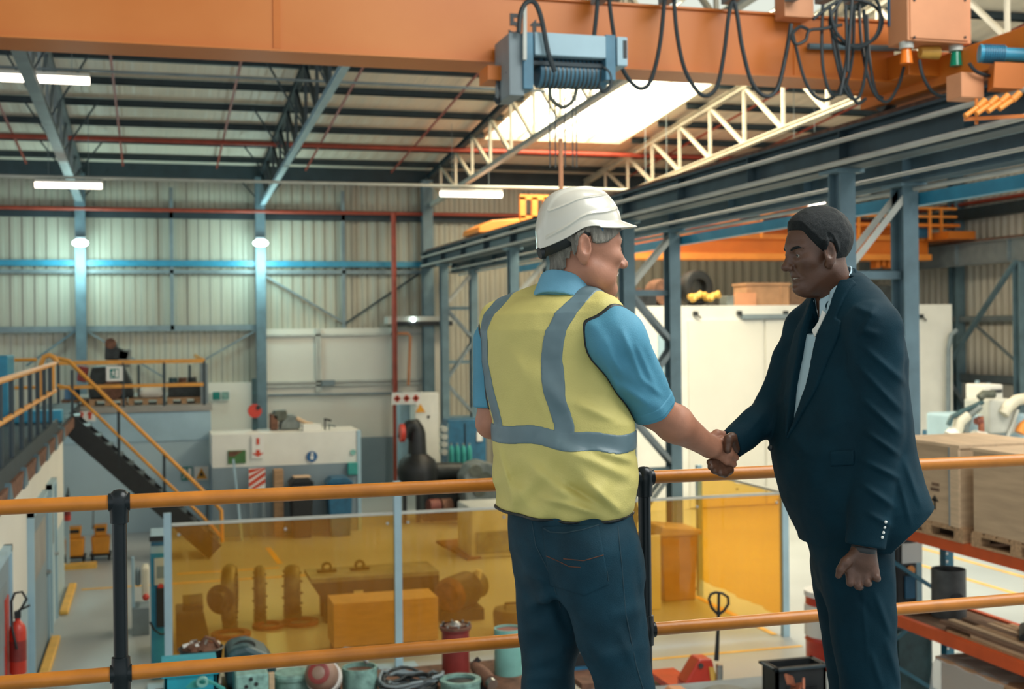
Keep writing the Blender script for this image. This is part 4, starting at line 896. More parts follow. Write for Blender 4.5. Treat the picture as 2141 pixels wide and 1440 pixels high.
def curtain(x0, x1, y0, y1, label, n=40, amp=.012):
    t = empty('welding_screen', ((x0 + x1) / 2, (y0 + y1) / 2, G), label, 'screen', 'amber welding screen panels')
    vs, fs = [], []
    L = math.hypot(x1 - x0, y1 - y0); nx, ny = -(y1 - y0) / L, (x1 - x0) / L
    for i in range(n + 1):
        u = i / n; w = amp * (math.sin(u * 17) + .6 * math.sin(u * 41 + 1))
        for z in (zbot, ztop - .02): vs.append((x0 + (x1 - x0) * u + nx * w, y0 + (y1 - y0) * u + ny * w, z))
    fs = [(2 * i, 2 * i + 2, 2 * i + 3, 2 * i + 1) for i in range(n)]
    MB().add(vs, fs).build('film', 'amber', t, smooth=True)
    MB().bar((x0, y0, ztop), (x1, y1, ztop), .035, .035).build('top_bar', 'pale_steel', t)
    eye = MB()
    for u in (.03, .5, .97): p = Vector((x0 + (x1 - x0) * u, y0 + (y1 - y0) * u - .03, ztop - .12)); eye.cyl(p, p + Vector((0, .02, 0)), .02, n=8)
    eye.build('eyelets', 'metal', t)
    return t
for i in range(3):
    t = curtain(posts[i] + .05, posts[i + 1] - .05, WY, WY, names[i])
    extra = .40 if i == 1 else .14
    MB().mm((posts[i] - .045, WY - .045, G), (posts[i] + .045, WY + .045, ztop + extra)).build('post', 'light_blue', t)
    MB().mm((posts[i] - .25, WY - .25, G), (posts[i] + .25, WY + .25, G + .03)).build('foot', 'light_blue', t)
MB().mm((posts[3] - .05, WY - .045, G), (posts[3] + .045, WY + .045, ztop + .12)).build('post', 'light_blue', t)
t = curtain(posts[3], posts[3], WY + .1, 18.3, 'side panel of the amber welding screen running back from its right end', 30, .03)
MB().mm((posts[3] - .04, 18.26, G), (posts[3] + .04, 18.34, ztop + .1)).build('post', 'light_blue', t)
# floor lines
def line(p, q, w, label):
    a, b = Vector(p), Vector(q); a.z = b.z = G + .004
    o = MB().bar(a, b, w, .006, (0, 0, 1)).build('floor_marking', 'yellow_paint'); o['kind'] = 'structure'; o['label'] = label
a, b = at(1365, 1378, Z=G), at(1685, 1350, Z=G); line((a.x - 1, (a.y + b.y) / 2, 0), (8.3, (a.y + b.y) / 2, 0), .07, 'yellow lane line beside the pallet truck')
a, b = at(1930, 1147, Z=G), at(2141, 1207, Z=G); line((a.x, a.y + 3, 0), (a.x, b.y - 4, 0), .10, 'far yellow lane line behind the pallet rack')
a, b = at(1911, 1177, Z=G), at(2100, 1231, Z=G); line((a.x, a.y + 3, 0), (a.x, b.y - 4, 0), .10, 'near yellow lane line behind the pallet rack')
a, b = at(1480, 1236, Z=G), at(1625, 1292, Z=G); line((8.25, 18.2, 0), (8.25, 15.6, 0), .09, 'yellow lane line along the side of the welding screen')
a, b = at(560, 1145, Z=G), at(585, 1178, Z=G); line(a, b, .10, 'short slanted yellow floor line behind the welding screen')
a, b = at(370, 1200, Z=G), at(580, 1180, Z=G); line(a, (b.x, a.y, 0), .08, 'yellow floor line across behind the welding screen')
a, b = at(250, 1190, Z=G), at(330, 1185, Z=G); line((-1.2, 22, 0), (3, 22, 0), .10, 'yellow floor line before the mop buckets')
# blue welding machine at the left end of the screen
wt = empty('welding_cabinet', at(332, 1390, Y=16.0), 'tall blue welding machine cabinet beside the left screen post', 'machine')
def bx(nm, x0, y0, x1, y1, Y, d, m, par, bev=.01):
    a, b = at(x0, y0, Y=Y), at(x1, y1, Y=Y); return MB().mm((a.x, Y, b.z), (b.x, Y + d, a.z)).build(nm, m, par, bevel=bev)
a = at(314, 1155, Y=16.0); b = at(352, 1155, Y=16.0)
MB().mm((a.x, 16, G), (b.x, 16.7, a.z)).build('body', 'cyan_paint', wt, bevel=.02)
bx('top_panel', 314, 1122, 352, 1156, 16, .7, 'light_blue', wt); bx('stripe', 312, 1122, 352, 1130, 15.98, .02, 'black', wt, 0); bx('stripe', 316, 1134, 352, 1139, 15.98, .02, 'blue_paint', wt, 0)
c_ = bx('control_panel', 322, 1168, 352, 1222, 15.94, .06, 'pale_steel', wt); bx('display', 328, 1184, 346, 1208, 15.93, .012, 'steel_grey', c_, 0)
p = at(336, 1226, Y=15.93); MB().cyl(p, p + Vector((0, .05, 0)), .035, n=12).build('stop_button', 'red', wt)
bx('wire_feeder', 326, 1230, 350, 1310, 15.92, .08, 'black', wt)
tube_px([(314, 1300), (322, 1316), (336, 1326), (350, 1324)], 15.93, .012, 'cable', 'black_rubber', wt)
t = empty('test_stand', at(298, 1240, Y=18.5), 'pale machine with hanging overalls colour panel left of the blue welding machine', 'machine'); t['label'] = 'small pale machine on a light blue stand left of the blue welding cabinet'
bx('column', 274, 1165, 282, 1275, 18.5, .1, 'light_blue', t); bx('head', 296, 1188, 312, 1252, 18.5, .4, 'cream_steel', t, .03); bx('motor', 282, 1190, 294, 1225, 18.6, .2, 'steel_grey', t, .03)
a, b = at(276, 1270, Y=18.5), at(312, 1270, Y=18.5); MB().mm((a.x, 18.4, G), (b.x, 18.9, a.z)).build('base', 'steel_grey', t)
p = at(305, 1248, Y=18.45); MB().ball(p, .05, 10).build('knob', 'red', t)
# ------------------------------------------------------------------ things behind the amber screen
def casing(cx, cy, rw, rh, Y, label, tilt=0, m='machine_olive'):
    c = at(cx, cy, Y=Y); s = 1 / ppm(c); R = rh * s; w = rw * s
    t = empty('pump_casing', (c.x, Y, c.z - R), label, 'pump casing', 'upright pump casings behind the amber screen')
    d = Vector((math.cos(tilt), -math.sin(tilt), 0))
    MB().lathe([(R * .55, -w), (R * .9, -w * .9), (R, -w * .35), (R, w * .35), (R * .9, w * .9), (R * .55, w), (R * .45, w * .6), (R * .45, -w * .6)], c, d, 28, True).build('volute', m, t, smooth=True)
    MB().cyl(c - d * w * .5, c + d * w * .5, R * .46, n=20).build('hub', 'machine_dark', t, smooth=True)
    MB().mm((c.x - w, Y - .14, G + .02), (c.x + w, Y + .14, c.z - R + .08)).build('foot', m, t)
    b = MB(); 
    for k in range(10):
        a = 2 * PI * k / 10; q = c + Vector((0, math.cos(a), math.sin(a))) * R * .74; b.cyl(q - d * w * 1.05, q + d * w * 1.05, .018, n=6)
    b.build('bolts', 'metal_dark', t); return t
casing(543, 1238, 12, 56, 18.6, 'upright pump casing behind the amber screen, second of the three', .05)
casing(611, 1232, 17, 52, 18.7, 'upright pump casing behind the amber screen, nearest to the steel beam table', .12)
t = casing(480, 1243, 15, 64, 18.3, 'upright pump casing with a dark round flange, behind the amber screen', .15)
p = at(460, 1253, Y=17.95); MB().lathe([(.04, -.08), (.2, -.07), (.21, 0), (.14, .02), (.13, .12), (.05, .14)], p, (-.5, -.85, 0), 24).build('flange', 'machine_dark', t, smooth=True)
for px0, px1, py, lab in ((525, 590, 1300, 'second pump casing'), (585, 660, 1293, 'third pump casing'), (440, 520, 1318, 'flanged pump casing')):
    a, b = at(px0, py, Z=G), at(px1, py, Z=G); c = (a + b) / 2; r = (b - a).length / 2
    tag(MB().lathe([(r * .7, 0), (r, 0), (r, .05), (r * .7, .05)], (c.x, c.y - .35, G + .006), n=24, closed_prof=True).build('flange_ring', 'red_brown', smooth=True), 'flat steel ring on the floor before the ' + lab, 'ring')
t = empty('pump_motor', at(405, 1330, Y=17.3), 'dark ribbed motor on a block behind the left end of the amber screen', 'motor')
a, b = at(368, 1278, Y=17.3), at(434, 1278, Y=17.3)
MB().prism([(a.x, 17.2, G), (b.x + .05, 17.2, G), (b.x - .06, 17.2, a.z), (a.x, 17.2, a.z)], (0, .6, 0)).build('base', 'machine_dark', t, bevel=.02)
p, q = at(382, 1262, Y=17.5), at(424, 1258, Y=17.5); MB().cyl(p, q, .12, n=16).build('motor', 'machine_olive', t, smooth=True)
MB().mm((p.x, 17.3, a.z), (q.x, 17.6, a.z + .06)).build('mount', 'machine_dark', t)
tb = empty('beam_table', at(790, 1300, Y=18.4), 'long grey steel beam table behind the middle of the amber screen', 'table')
a, b = at(650, 1211, Y=18.2), at(918, 1205, Y=18.2); zt_ = a.z
MB().mm((a.x, 18.2, zt_ - .06), (b.x, 19.05, zt_)).build('top_plate', 'machine_grey', tb)
MB().prism([(a.x, 18.19, zt_ - .06), (b.x, 18.19, zt_ - .06), (b.x, 18.19, zt_ - .42), (a.x + .5, 18.19, zt_ - .46), (a.x + .12, 18.19, zt_ - .25)], (0, .8, 0)).build('apron', 'machine_dark', tb)
for x in (a.x + .3, b.x - .3):
    for y in (18.35, 18.9): MB().mm((x - .08, y - .08, G), (x + .08, y + .08, zt_ - .4)).build('leg', 'machine_dark', tb)
p = at(750, 1240, Y=18.17); MB().mm(p - Vector((.07, 0, .04)), p + Vector((.07, .02, .04))).build('name_plate', 'cream_steel', tb)
for px in (683, 752):
    p = at(px, 1180, Y=18.7); t = empty('shackle', (p.x, 18.7, zt_), 'small lifting shackle on the beam table, %s end' % ('left' if px < 700 else 'middle'), 'shackle')
    t['label'] = 'small lifting shackle on the beam table, the one %s the screen post' % ('farther from' if px < 700 else 'nearer to')
    MB().lathe([(.045, -.03), (.08, -.03), (.08, .03), (.045, .03)], (p.x, 18.7, zt_ + .07), (0, 1, 0), 16, True).build('bow', 'machine_olive', t, smooth=True); MB().mm((p.x - .14, 18.64, zt_), (p.x + .14, 18.76, zt_ + .03)).build('pad', 'machine_dark', t)
t = empty('yellow_crate', at(805, 1350, Y=16.4), 'plain plywood crate standing before the beam table behind the amber screen', 'crate')
a, b = at(697, 1263, Y=16.35), at(916, 1256, Y=16.35); MB().mm((a.x, 16.35, G + .12), (b.x, 16.95, a.z)).build('box', 'plywood', t, bevel=.01)
for k in range(3):
    x = a.x + .1 + (b.x - a.x - .2) * k / 2; MB().mm((x - .07, 16.37, G), (x + .07, 16.93, G + .12)).build('skid', 'wood_dark', t)
t = empty('electric_motor', at(960, 1285, Y=17.9), 'round dark electric motor right of the beam table behind the amber screen', 'motor')
c = at(952, 1240, Y=17.9); MB().cyl(c + Vector((-.1, -.1, 0)), c + Vector((.25, .28, 0)), .26, n=24).build('frame', 'machine_dark', t, smooth=True)
MB().lathe([(.05, 0), (.2, .01), (.24, .06), (.26, .12)], c + Vector((-.18, -.18, 0)), (.7, .7, 0), 24).build('end_shield', 'rust', t, smooth=True)
c2 = at(985, 1225, Y=18.2); MB().cyl(c2, c2 + Vector((.15, .1, 0)), .2, n=20).build('gearbox', 'machine_olive', t, smooth=True)
p = at(999, 1205, Y=18.1); MB().tube([c2 + Vector((.1, 0, 0)), p, p + Vector((.02, 0, .1))], .05, 8).build('terminal', 'cream_steel', t, smooth=True)
MB().mm((c.x - .25, 17.75, G), (c.x + .4, 18.3, c.z - .22)).build('foot', 'machine_dark', t)
t = tag(MB().prism([at(912, 1135, Z=G), at(1065, 1122, Z=G), at(1120, 1150, Z=G), at(978, 1172, Z=G)], (0, 0, .05)).build('floor_plate', 'rust'), 'flat steel plate lying on the floor behind the amber screen', 'plate')
t = empty('press_machine', at(1025, 1150, Y=22.5), 'pale grey machine housing behind the hi-vis vest, seen through the amber screen', 'machine')
a, b = at(985, 1062, Y=22.5), at(1090, 1062, Y=22.5); MB().mm((a.x, 22.5, G), (b.x, 23.6, a.z)).build('housing', 'pale_steel', t, bevel=.03); MB().mm((a.x + .1, 22.46, G + .1), (b.x - .1, 22.5, G + .5)).build('cover', 'machine_grey', t)
t = empty('lidded_tank', at(1065, 1320, Y=16.8), 'low round tank with a handled lid behind the amber screen beside the jeans', 'tank')
c = at(1078, 1280, Y=16.8); MB().lathe([(.26, G), (.30, G + .05), (.32, c.z), (.3, c.z + .06), (.02, c.z + .1)], (c.x, 16.8, 0), n=24).build('tank', 'machine_olive', t, smooth=True)
MB().tube([(c.x - .18, 16.7, c.z + .08), (c.x - .18, 16.7, c.z + .16), (c.x + .18, 16.7, c.z + .16), (c.x + .18, 16.7, c.z + .08)], .015, 8).build('lid_handle', 'machine_dark', t)
# wrapped bin at the foot of the laced column
t = empty('rubbish_container', at(1425, 1240, Y=18.2), 'tall bin wrapped in clear plastic at the foot of a laced column', 'bin')
a, b = at(1384, 1122, Y=18.0), at(1466, 1122, Y=18.0)
MB().prism([(a.x + .04, 18.0, G), (b.x - .1, 18.0, G), (b.x - .06, 18.0, a.z), (a.x, 18.0, a.z)], (0, .6, 0)).build('body', 'cardboard', t, bevel=.02)
MB().prism([(a.x - .06, 17.95, a.z), (b.x - .0, 17.95, a.z), (b.x - .0, 17.95, a.z + .08), (a.x, 17.95, a.z + .16)], (0, .7, 0)).build('lid', 'plywood', t, bevel=.03)
t = empty('notice_stand', at(1370, 1240, Y=17.6), 'bright cream board standing left of the wrapped bin behind the amber screen', 'board')
a, b = at(1358, 1120, Y=17.6), at(1378, 1235, Y=17.6); MB().mm((a.x, 17.6, G), (b.x + .03, 17.66, a.z)).build('board', 'white_paint', t)
# ------------------------------------------------------------------ white room in the far bay with stores on its roof
RY = 27.0
ra, rb = at(1258, 640, Y=RY), at(1990, 640, Y=RY)
room = empty('white_room', ((ra.x + rb.x) / 2, RY, G), 'big white panelled room with sliding doors in the far bay', 'room')
MB().mm((ra.x, RY, G), (rb.x, 33.5, ra.z)).build('walls', 'white_paint', room)
dz = at(1600, 662, Y=RY).z
for px0, px1 in ((1437, 1592), (1598, 1698), (1704, 1850)):
    a, b = at(px0, 670, Y=RY), at(px1, 670, Y=RY); MB().mm((a.x, RY - .06, G + .03), (b.x, RY - .002, dz - .08)).build('sliding_door', 'white_wall', room)
a, b = at(1548, 661, Y=RY), at(1880, 661, Y=RY); MB().mm((a.x, RY - .14, dz - .05), (b.x, RY - .002, dz + .06)).build('door_track', 'steel_grey', room)
for px, py in ((1456, 656), (1548, 655), (1645, 655), (1928, 662)):
    p = at(px, py, Y=RY - .1); MB().mm(p - Vector((.05, 0, .04)), p + Vector((.05, .1, .06))).bar(p, p + Vector((.12, 0, -.1)), .03, .03).build('track_bracket', 'machine_dark', room)
bz = ra.z
wn = tag(MB().mm((at(1375, 700, Y=RY).x, RY - .05, at(1375, 780, Y=RY).z), (at(1410, 700, Y=RY).x, RY - .003, at(1375, 700, Y=RY).z)).build('window_panel', 'light_blue'), 'pale blue glazed panel in the white room behind the laced column', 'panel')
def onroof(px0, px1, py0, d=.7, Y=RY + .15): a, b = at(px0, py0, Y=Y), at(px1, py0, Y=Y); return a.x, b.x, a.z, Y, Y + d
x0, x1, z1, ya, yb = onroof(1262, 1322, 622); tag(MB().mm((x0, ya, bz), (x1, yb, z1)).build('timber_stack', 'wood'), 'low brown timber stack on the roof of the white room beside the grey-haired head', 'timber')
x0, x1, z1, ya, yb = onroof(1334, 1372, 603); tag(MB().mm((x0, ya, bz), (x1, yb, z1 - .15)).cyl((x0 + .1, ya, z1 - .2), (x0 + .3, yb, z1 - .1), .14, n=12).build('black_bag', 'black', smooth=True), 'black bag on the white room between the column chords', 'bag')
x0, x1, z1, ya, yb = onroof(1366, 1404, 582); tag(MB().cyl(((x0 + x1) / 2 + .15, ya + .1, bz + .33), ((x0 + x1) / 2 + .15, yb, bz + .33), .33, n=18).build('brown_drum', 'rust', smooth=True), 'brown drum lying on the white room left of the tyre', 'drum')
c = at(1458, 602, Y=RY + .3); R = (c.z - bz)
t = empty('tyre', (c.x, RY + .3, bz), 'big black tyre standing on the roof of the white room', 'tyre')
R = max(R, .3)
MB().lathe([(R * .52, -.16), (R * .8, -.18), (R * .97, -.15), (R, -.06), (R, .06), (R * .97, .15), (R * .8, .18), (R * .52, .16)], (c.x, RY + .4, bz + R), (.25, -.95, 0), 32, True).build('tread', 'black_rubber', t, smooth=True)
MB().cyl((c.x, RY + .5, bz + R), (c.x + .02, RY + .42, bz + R), R * .5, n=20).build('rim', 'metal_dark', t)
ys = MB()
for k in range(7):
    p = at(1440 + 9 * k, 622 + 5 * math.sin(k * 1.7), Y=RY + .0); q = at(1449 + 9 * k, 622 + 5 * math.sin(k * 1.7 + 1.7), Y=RY + .12); ys.tube([p, (p + q) / 2 + Vector((0, -.05, .06)), q], .07, 8)
tag(ys.build('yellow_hose', 'yellow_paint', smooth=True), 'heap of yellow hose before the tyre on the white room', 'hose')
x0, x1, z1, ya, yb = onroof(1561, 1650, 591); tag(MB().mm((x0, ya, bz), (x1, yb, z1)).mm((x0 - .03, ya - .03, z1 - .06), (x1 + .03, yb + .03, z1)).mm((x0 + .9, ya - .02, bz), (x0 + .95, ya, z1)).build('cardboard_carton', 'cardboard'), 'large brown carton on the white room before the suited man\'s face', 'carton')
x0, x1, z1, ya, yb = onroof(1537, 1580, 612, .4, RY + .05); tag(MB().mm((x0, ya - .02, bz), (x1, ya + .08, z1)).build('flat_carton', 'orange_pale'), 'small reddish carton in front of the large brown one', 'carton')
x0, x1, z1, ya, yb = onroof(1520, 1537, 618, .4, RY + .1); tag(MB().mm((x0, ya, bz), (x1, yb, z1)).build('grey_case', 'machine_grey', bevel=.02), 'grey case between the tyre and the cartons', 'case')
x0, x1, z1, ya, yb = onroof(1652, 1720, 600); tag(MB().mm((x0, ya, bz), (x1, yb, z1)).build('cardboard_carton', 'wood_dark'), 'dark carton on the white room behind the suited man\'s chin', 'carton')
x0, x1, z1, ya, yb = onroof(1790, 1880, 596); tag(MB().mm((x0, ya, bz), (x1, yb, z1)).build('stored_machine', 'machine_dark', bevel=.04), 'dark machine stored on the white room behind the suit', 'machine')
# big engine with hoses behind the crates
en = empty('engine', at(2065, 930, Y=20.5), 'large pale blue engine with cream bent pipes and dark hoses beyond the crates', 'engine')
E = lambda x, y, dy=0: at(x, y, Y=20.5 + dy)
a, b = E(2020, 870), E(2160, 870); MB().mm((a.x, 20.6, G), (b.x, 21.8, a.z)).build('block', 'light_blue', en, bevel=.05)
a, b = E(2062, 835), E(2120, 905); MB().mm((a.x, 20.4, b.z), (b.x, 21.2, a.z)).build('cylinder_head', 'pale_steel', en, bevel=.05)
a, b = E(2086, 806), E(2126, 838); MB().mm((a.x, 20.9, b.z), (b.x, 21.5, a.z)).build('control_box', 'white_paint', en, bevel=.03)
a, b = E(2098, 816), E(2122, 822); MB().mm((a.x, 20.87, b.z), (b.x, 20.9, a.z)).build('display', 'machine_dark', en)
def hose(pts, r, m, nm='hose', dy=-.15):
    P = [E(x, y, dy) for x, y in pts]; MB().tube([P[0]] + [P[i].lerp(P[i + 1], k / 3) for i in range(len(P) - 1) for k in (1, 2, 3)], r, 10).build(nm, m, en, smooth=True)
hose([(1983, 888), (1990, 872), (2012, 860), (2040, 848), (2054, 840)], .05, 'dark_teal'); hose([(2022, 930), (2018, 895), (2026, 868), (2048, 850)], .075, 'machine_grey'); hose([(2048, 832), (2056, 824), (2078, 824)], .08, 'machine_olive', 'turbo'); hose([(2008, 930), (2000, 905), (2006, 882), (2022, 868)], .11, 'cream_steel', 'pipe')
hose([(2098, 866), (2108, 850), (2126, 836), (2150, 832)], .11, 'cream_steel', 'pipe'); hose([(2104, 920), (2116, 890), (2128, 856)], .035, 'pale_steel', 'rod'); hose([(1988, 915), (1998, 905)], .16, 'white_paint', 'filter'); hose([(2036, 915), (2058, 918)], .15, 'white_paint', 'filter')
hose([(2040, 880), (2052, 880)], .07, 'red_brown', 'valve'); hose([(2050, 870), (2052, 905)], .06, 'copper', 'valve'); hose([(2132, 905), (2138, 892), (2150, 884)], .1, 'orange_bright', 'pulley_guard'); hose([(2092, 930), (2104, 932)], .14, 'machine_dark', 'pump')
a, b = at(1958, 902, Y=22), at(1990, 940, Y=22); tag(MB().mm((a.x, 22, G), (b.x, 22.5, a.z)).build('tool_cabinet', 'blue_paint', bevel=.02), 'blue cabinet left of the engine behind the crates', 'cabinet')
a, b = at(1938, 850, Y=26.6), at(1952, 910, Y=26.6)
for px, py0, py1 in ((2044, 795, 900), (2068, 800, 900)):
    a, b = at(px, py0, Y=26), at(px + 4, py0, Y=26); tag(MB().mm((a.x, 26, G), (b.x, 26.1, a.z)).build('pipe_riser', 'light_blue'), 'pale vertical pipe behind the engine, %s' % ('left one of two' if px == 2044 else 'right one of two'), 'pipe')
p0_, p1_ = at(2008, 700, X=22), at(1984, 720, X=22); pipe([at(2000, 690, Y=26.8), at(1988, 700, Y=26.8), at(1983, 730, Y=26.8), at(1982, 925, Y=26.8)], .06, 'steel_grey', 'drain_pipe', 'dark pipe bending down the corner of the white room')
# ------------------------------------------------------------------ pallet rack
PX0, PX1 = 7.33, 8.20
HZ1, HZ2 = EYE - 2.06, EYE - 2.98
rack = empty('pallet_rack', (PX0 + .45, 10.2, G), 'pallet rack with orange beams and a blue end frame holding the plywood crates', 'rack')
for y in (11.6, 7.65):
    for x in (PX0, PX1): MB().mm((x - .05, y - .05, G), (x + .05, y + .05, -.35)).build('upright', 'rack_blue', rack)
    for k in range(4):
        z = G + .25 + .55 * k; MB().bar((PX0, y, z if k % 2 else z + .55), (PX1, y, z + .55 if k % 2 else z), .03, .04).build('frame_brace', 'rack_blue', rack)
for z in (HZ1, HZ2):
    for x in (PX0, PX1): MB().mm((x - .03, 7.7, z - .115), (x + .03, 11.55, z)).build('beam', 'rack_orange', rack)
    MB().mm((PX0 + .03, 7.85, z - .05), (PX1 - .03, 11.45, z - .02)).build('shelf_deck', 'wood_dark', rack)
hl = MB()
for k in range(26):
    z = G + .2 + .085 * k; hl.mm((PX1 - .045, 11.54, z), (PX1 - .025, 11.55, z + .025))
hl.build('upright_slots', 'paper', rack)
def pallet_y(y0, y1, z, label): 
    t = empty('euro_pallet', (PX0 + .5, (y0 + y1) / 2, z), label, 'pallet', 'pallets on the rack')
    x0, x1 = PX0 - .06, PX1 + .06
    for y in (y0 + .07, (y0 + y1) / 2, y1 - .07):
        for x in (x0 + .05, (x0 + x1) / 2, x1 - .05): MB().mm((x - .05, y - .07, z + .02), (x + .05, y + .07, z + .10)).build('block', 'wood', t)
        
    b = MB()
    for x in (x0 + .05, (x0 + x1) / 2, x1 - .05): b.mm((x - .05, y0, z), (x + .05, y1, z + .02))
    b.build('bottom_boards', 'wood', t)
    d = MB()
    for k in range(7):
        y = y0 + (y1 - y0) * (k + .5) / 7; d.mm((x0, y - .07, z + .12), (x1, y + .07, z + .14))
    for x in (x0 + .05, (x0 + x1) / 2, x1 - .05): d.mm((x - .05, y0, z + .10), (x + .05, y1, z + .12))
    d.build('deck_boards', 'wood', t); return t
pallet_y(10.03, 11.18, HZ1 + .001, 'wooden pallet under the plywood crate nearer the suited man'); pallet_y(8.67, 9.91, HZ1 + .001, 'wooden pallet under the crate at the picture edge')
def crate(y0, y1, z0, z1, label, marks):
    t = empty('plywood_crate', (PX0 + .5, (y0 + y1) / 2, z0), label, 'crate', 'plywood crates on the rack')
    MB().mm((PX0 - .05, y0, z0), (PX1 + .1, y1, z1)).build('panels', 'plywood', t); MB().mm((PX0 - .07, y0 - .02, z1), (PX1 + .12, y1 + .02, z1 + .03)).build('lid', 'wood_pale', t)
    e = MB()
    e.mm((PX0 - .075, y0 - .01, z0), (PX0 - .05, y0 + .12, z1)); e.mm((PX0 - .075, y0 + .12, z0), (PX0 - .05, y0 + .15, z1)) if False else None
    e.build('corner_batten', 'wood_pale', t)
    MB().mm((PX0 - .07, y0 + .12, z0), (PX0 - .05, y0 + .15, z1)).build('edge_strip', 'steel_grey', t)
    if marks:
        MB().mm((PX0 - .055, y0 + .32, z0 + .30), (PX0 - .051, y0 + .46, z0 + .33)).mm((PX0 - .055, y0 + .32, z0 + .35), (PX0 - .051, y0 + .44, z0 + .38)).build('stencil', 'wood_dark', t)
        MB().mm((PX0 - .055, y0 + .38, z0 + .12), (PX0 - .051, y0 + .41, z0 + .22)).prism([(PX0 - .055, y0 + .33, z0 + .2), (PX0 - .055, y0 + .46, z0 + .2), (PX0 - .055, y0 + .395, z0 + .26)], (.004, 0, 0)).build('stencil', 'black', t)
    return t
crate(10.08, 11.18, HZ1 + .142, at(2008, 936, X=PX0).z, 'plywood crate with small stencil marks on the rack behind the suit', True)
crate(8.58, 9.88, HZ1 + .142, at(2060, 944, X=PX0).z, 'plain plywood crate on the rack at the right picture edge', False)
# things on the lower shelf
zs_ = HZ2 - .02
rnd.seed(3)
for k in range(22):
    x = PX0 + .07 + .085 * (k % 8); y0 = 7.9 + .2 * rnd.random(); L = 2.1 + rnd.random() * .7; z = zs_ + .022 + .034 * (k // 8)
    tag(MB().bar((x, y0, z), (x + .04 * (rnd.random() - .5), min(y0 + L, 10.55), z), .07, .03).build('timber_board', ['wood', 'wood_dark', 'wood_pale'][k % 3]), 'loose board in the timber stack on the lower rack shelf', 'board', 'loose boards on the lower rack shelf')
p = at(1977, 1290, X=7.78); R = 35 / ppm(p)
t = empty('steel_pipe_section', (7.82, p.y, zs_ + .004), 'short dark steel pipe section with a round hole standing on the lower rack shelf', 'pipe')
zt_ = at(1977, 1190, X=7.78).z
MB().lathe([(R * .93, 0), (R, 0), (R, zt_ - zs_), (R * .93, zt_ - zs_)], (7.82, p.y, zs_ + .004), n=32, closed_prof=True).build('shell', 'pipe_grey', t, smooth=True)
hd = Vector((-.12, -1.0, 0)).normalized(); c = Vector((7.82, p.y, zs_ + (zt_ - zs_) * .42)) + hd * R * .985
MB().cyl(c - hd * .01, c + hd * .004, .070, n=20).build('bore', 'black', t)
p = at(1915, 1262, X=9.15); t = tag(MB().mm((PX0 + .15, 11.15, zs_ + .004), (PX0 + .75, 11.42, zs_ + .045)).build('flat_tray', 'wood_dark', bevel=.01), 'flat dark frame at the far end of the lower rack shelf', 'frame')
t = empty('small_pallet_box', (7.86, 9.0, zs_), 'small broken pallet on the lower rack shelf at the picture edge', 'pallet')
a, b = at(2092, 1238, X=7.65), at(2160, 1310, X=7.65); 
for z in (b.z, (a.z + b.z) / 2, a.z - .04): MB().mm((7.63, 8.8, z), (8.15, 9.3, z + .026)).build('board', 'wood', t)
for y in (8.85, 9.05, 9.26): MB().mm((7.65, y - .035, b.z + .026), (7.72, y + .035, a.z - .04)).build('block', 'wood', t)
p = at(2078, 1285, X=9.0); tag(MB().cyl((7.6, 9.6, zs_ + .12), (7.9, 9.98, zs_ + .12), .05, n=12).build('round_bar', 'machine_dark', smooth=True), 'short dark round bar on the lower rack shelf', 'bar')
# under the rack
t = empty('wrapped_crate', (7.8, 9.8, G), 'wooden crate under a clear plastic sheet on the floor below the rack', 'crate')
zc_ = HZ2 - .26
MB().mm((PX0 + .02, 8.5, G), (8.25, 10.5, zc_ - .03)).build('box', 'wood', t); MB().mm((PX0 - .02, 8.47, zc_ - .03), (8.28, 10.54, zc_)).build('lid', 'cardboard', t)
M['film'] = bpy.data.materials.new('plastic_film'); m = M['film']; m.use_nodes = True; nt = m.node_tree; b_ = nt.nodes['Principled BSDF']; b_.inputs['Base Color'].default_value = (.75, .78, .78, 1); b_.inputs['Alpha'].default_value = .35; b_.inputs['Roughness'].default_value = .2
vs, fs = [], []
nx, ny = 26, 14
for i in range(nx + 1):
    for j in range(ny + 1):
        u, v = i / nx, j / ny; y = 9.5 + 1.2 * u; x = PX0 - .1 + .9 * v; z = zc_ + .012 + .01 * math.sin(u * 23 + v * 9) * math.sin(v * 15)
        if y > 10.55: z -= min((y - 10.55) * 5, .65)
        if x < PX0 - .03: z -= min((PX0 - .03 - x) * 6, .6)
        vs.append((x, y, z))
fs = [(i * (ny + 1) + j, (i + 1) * (ny + 1) + j, (i + 1) * (ny + 1) + j + 1, i * (ny + 1) + j + 1) for i in range(nx) for j in range(ny)]
MB().add(vs, fs).build('plastic_sheet', 'film', t, smooth=True)
t = empty('floor_machine', at(1900, 1390, Y=11.75), 'dark teal machine casing on the floor just behind the rack end frame', 'machine')
a, b = at(1868, 1300, Y=11.74), at(1952, 1300, Y=11.74); ftz = a.z; MB().mm((a.x, 11.74, G), (b.x, 12.0, a.z)).build('casing', 'dark_teal', t, bevel=.04); MB().mm((a.x + .05, 11.72, G + .1), (b.x - .1, 11.74, a.z - .1)).build('door', 'dark_teal', t)
t = empty('control_cabinet', at(1902, 1250, Y=11.76), 'black control cabinet with a white notice and a red button behind the rack frame', 'cabinet')
a, b = at(1873, 1115, Y=11.76), at(1917, 1115, Y=11.76); MB().mm((a.x, 11.76, ftz + .002), (b.x, 11.98, a.z)).build('body', 'black', t, bevel=.02)
a2, b2 = at(1886, 1137, Y=11.74), at(1928, 1175, Y=11.74); MB().mm((a2.x, 11.735, b2.z), (b2.x, 11.755, a2.z)).build('notice', 'paper', t)
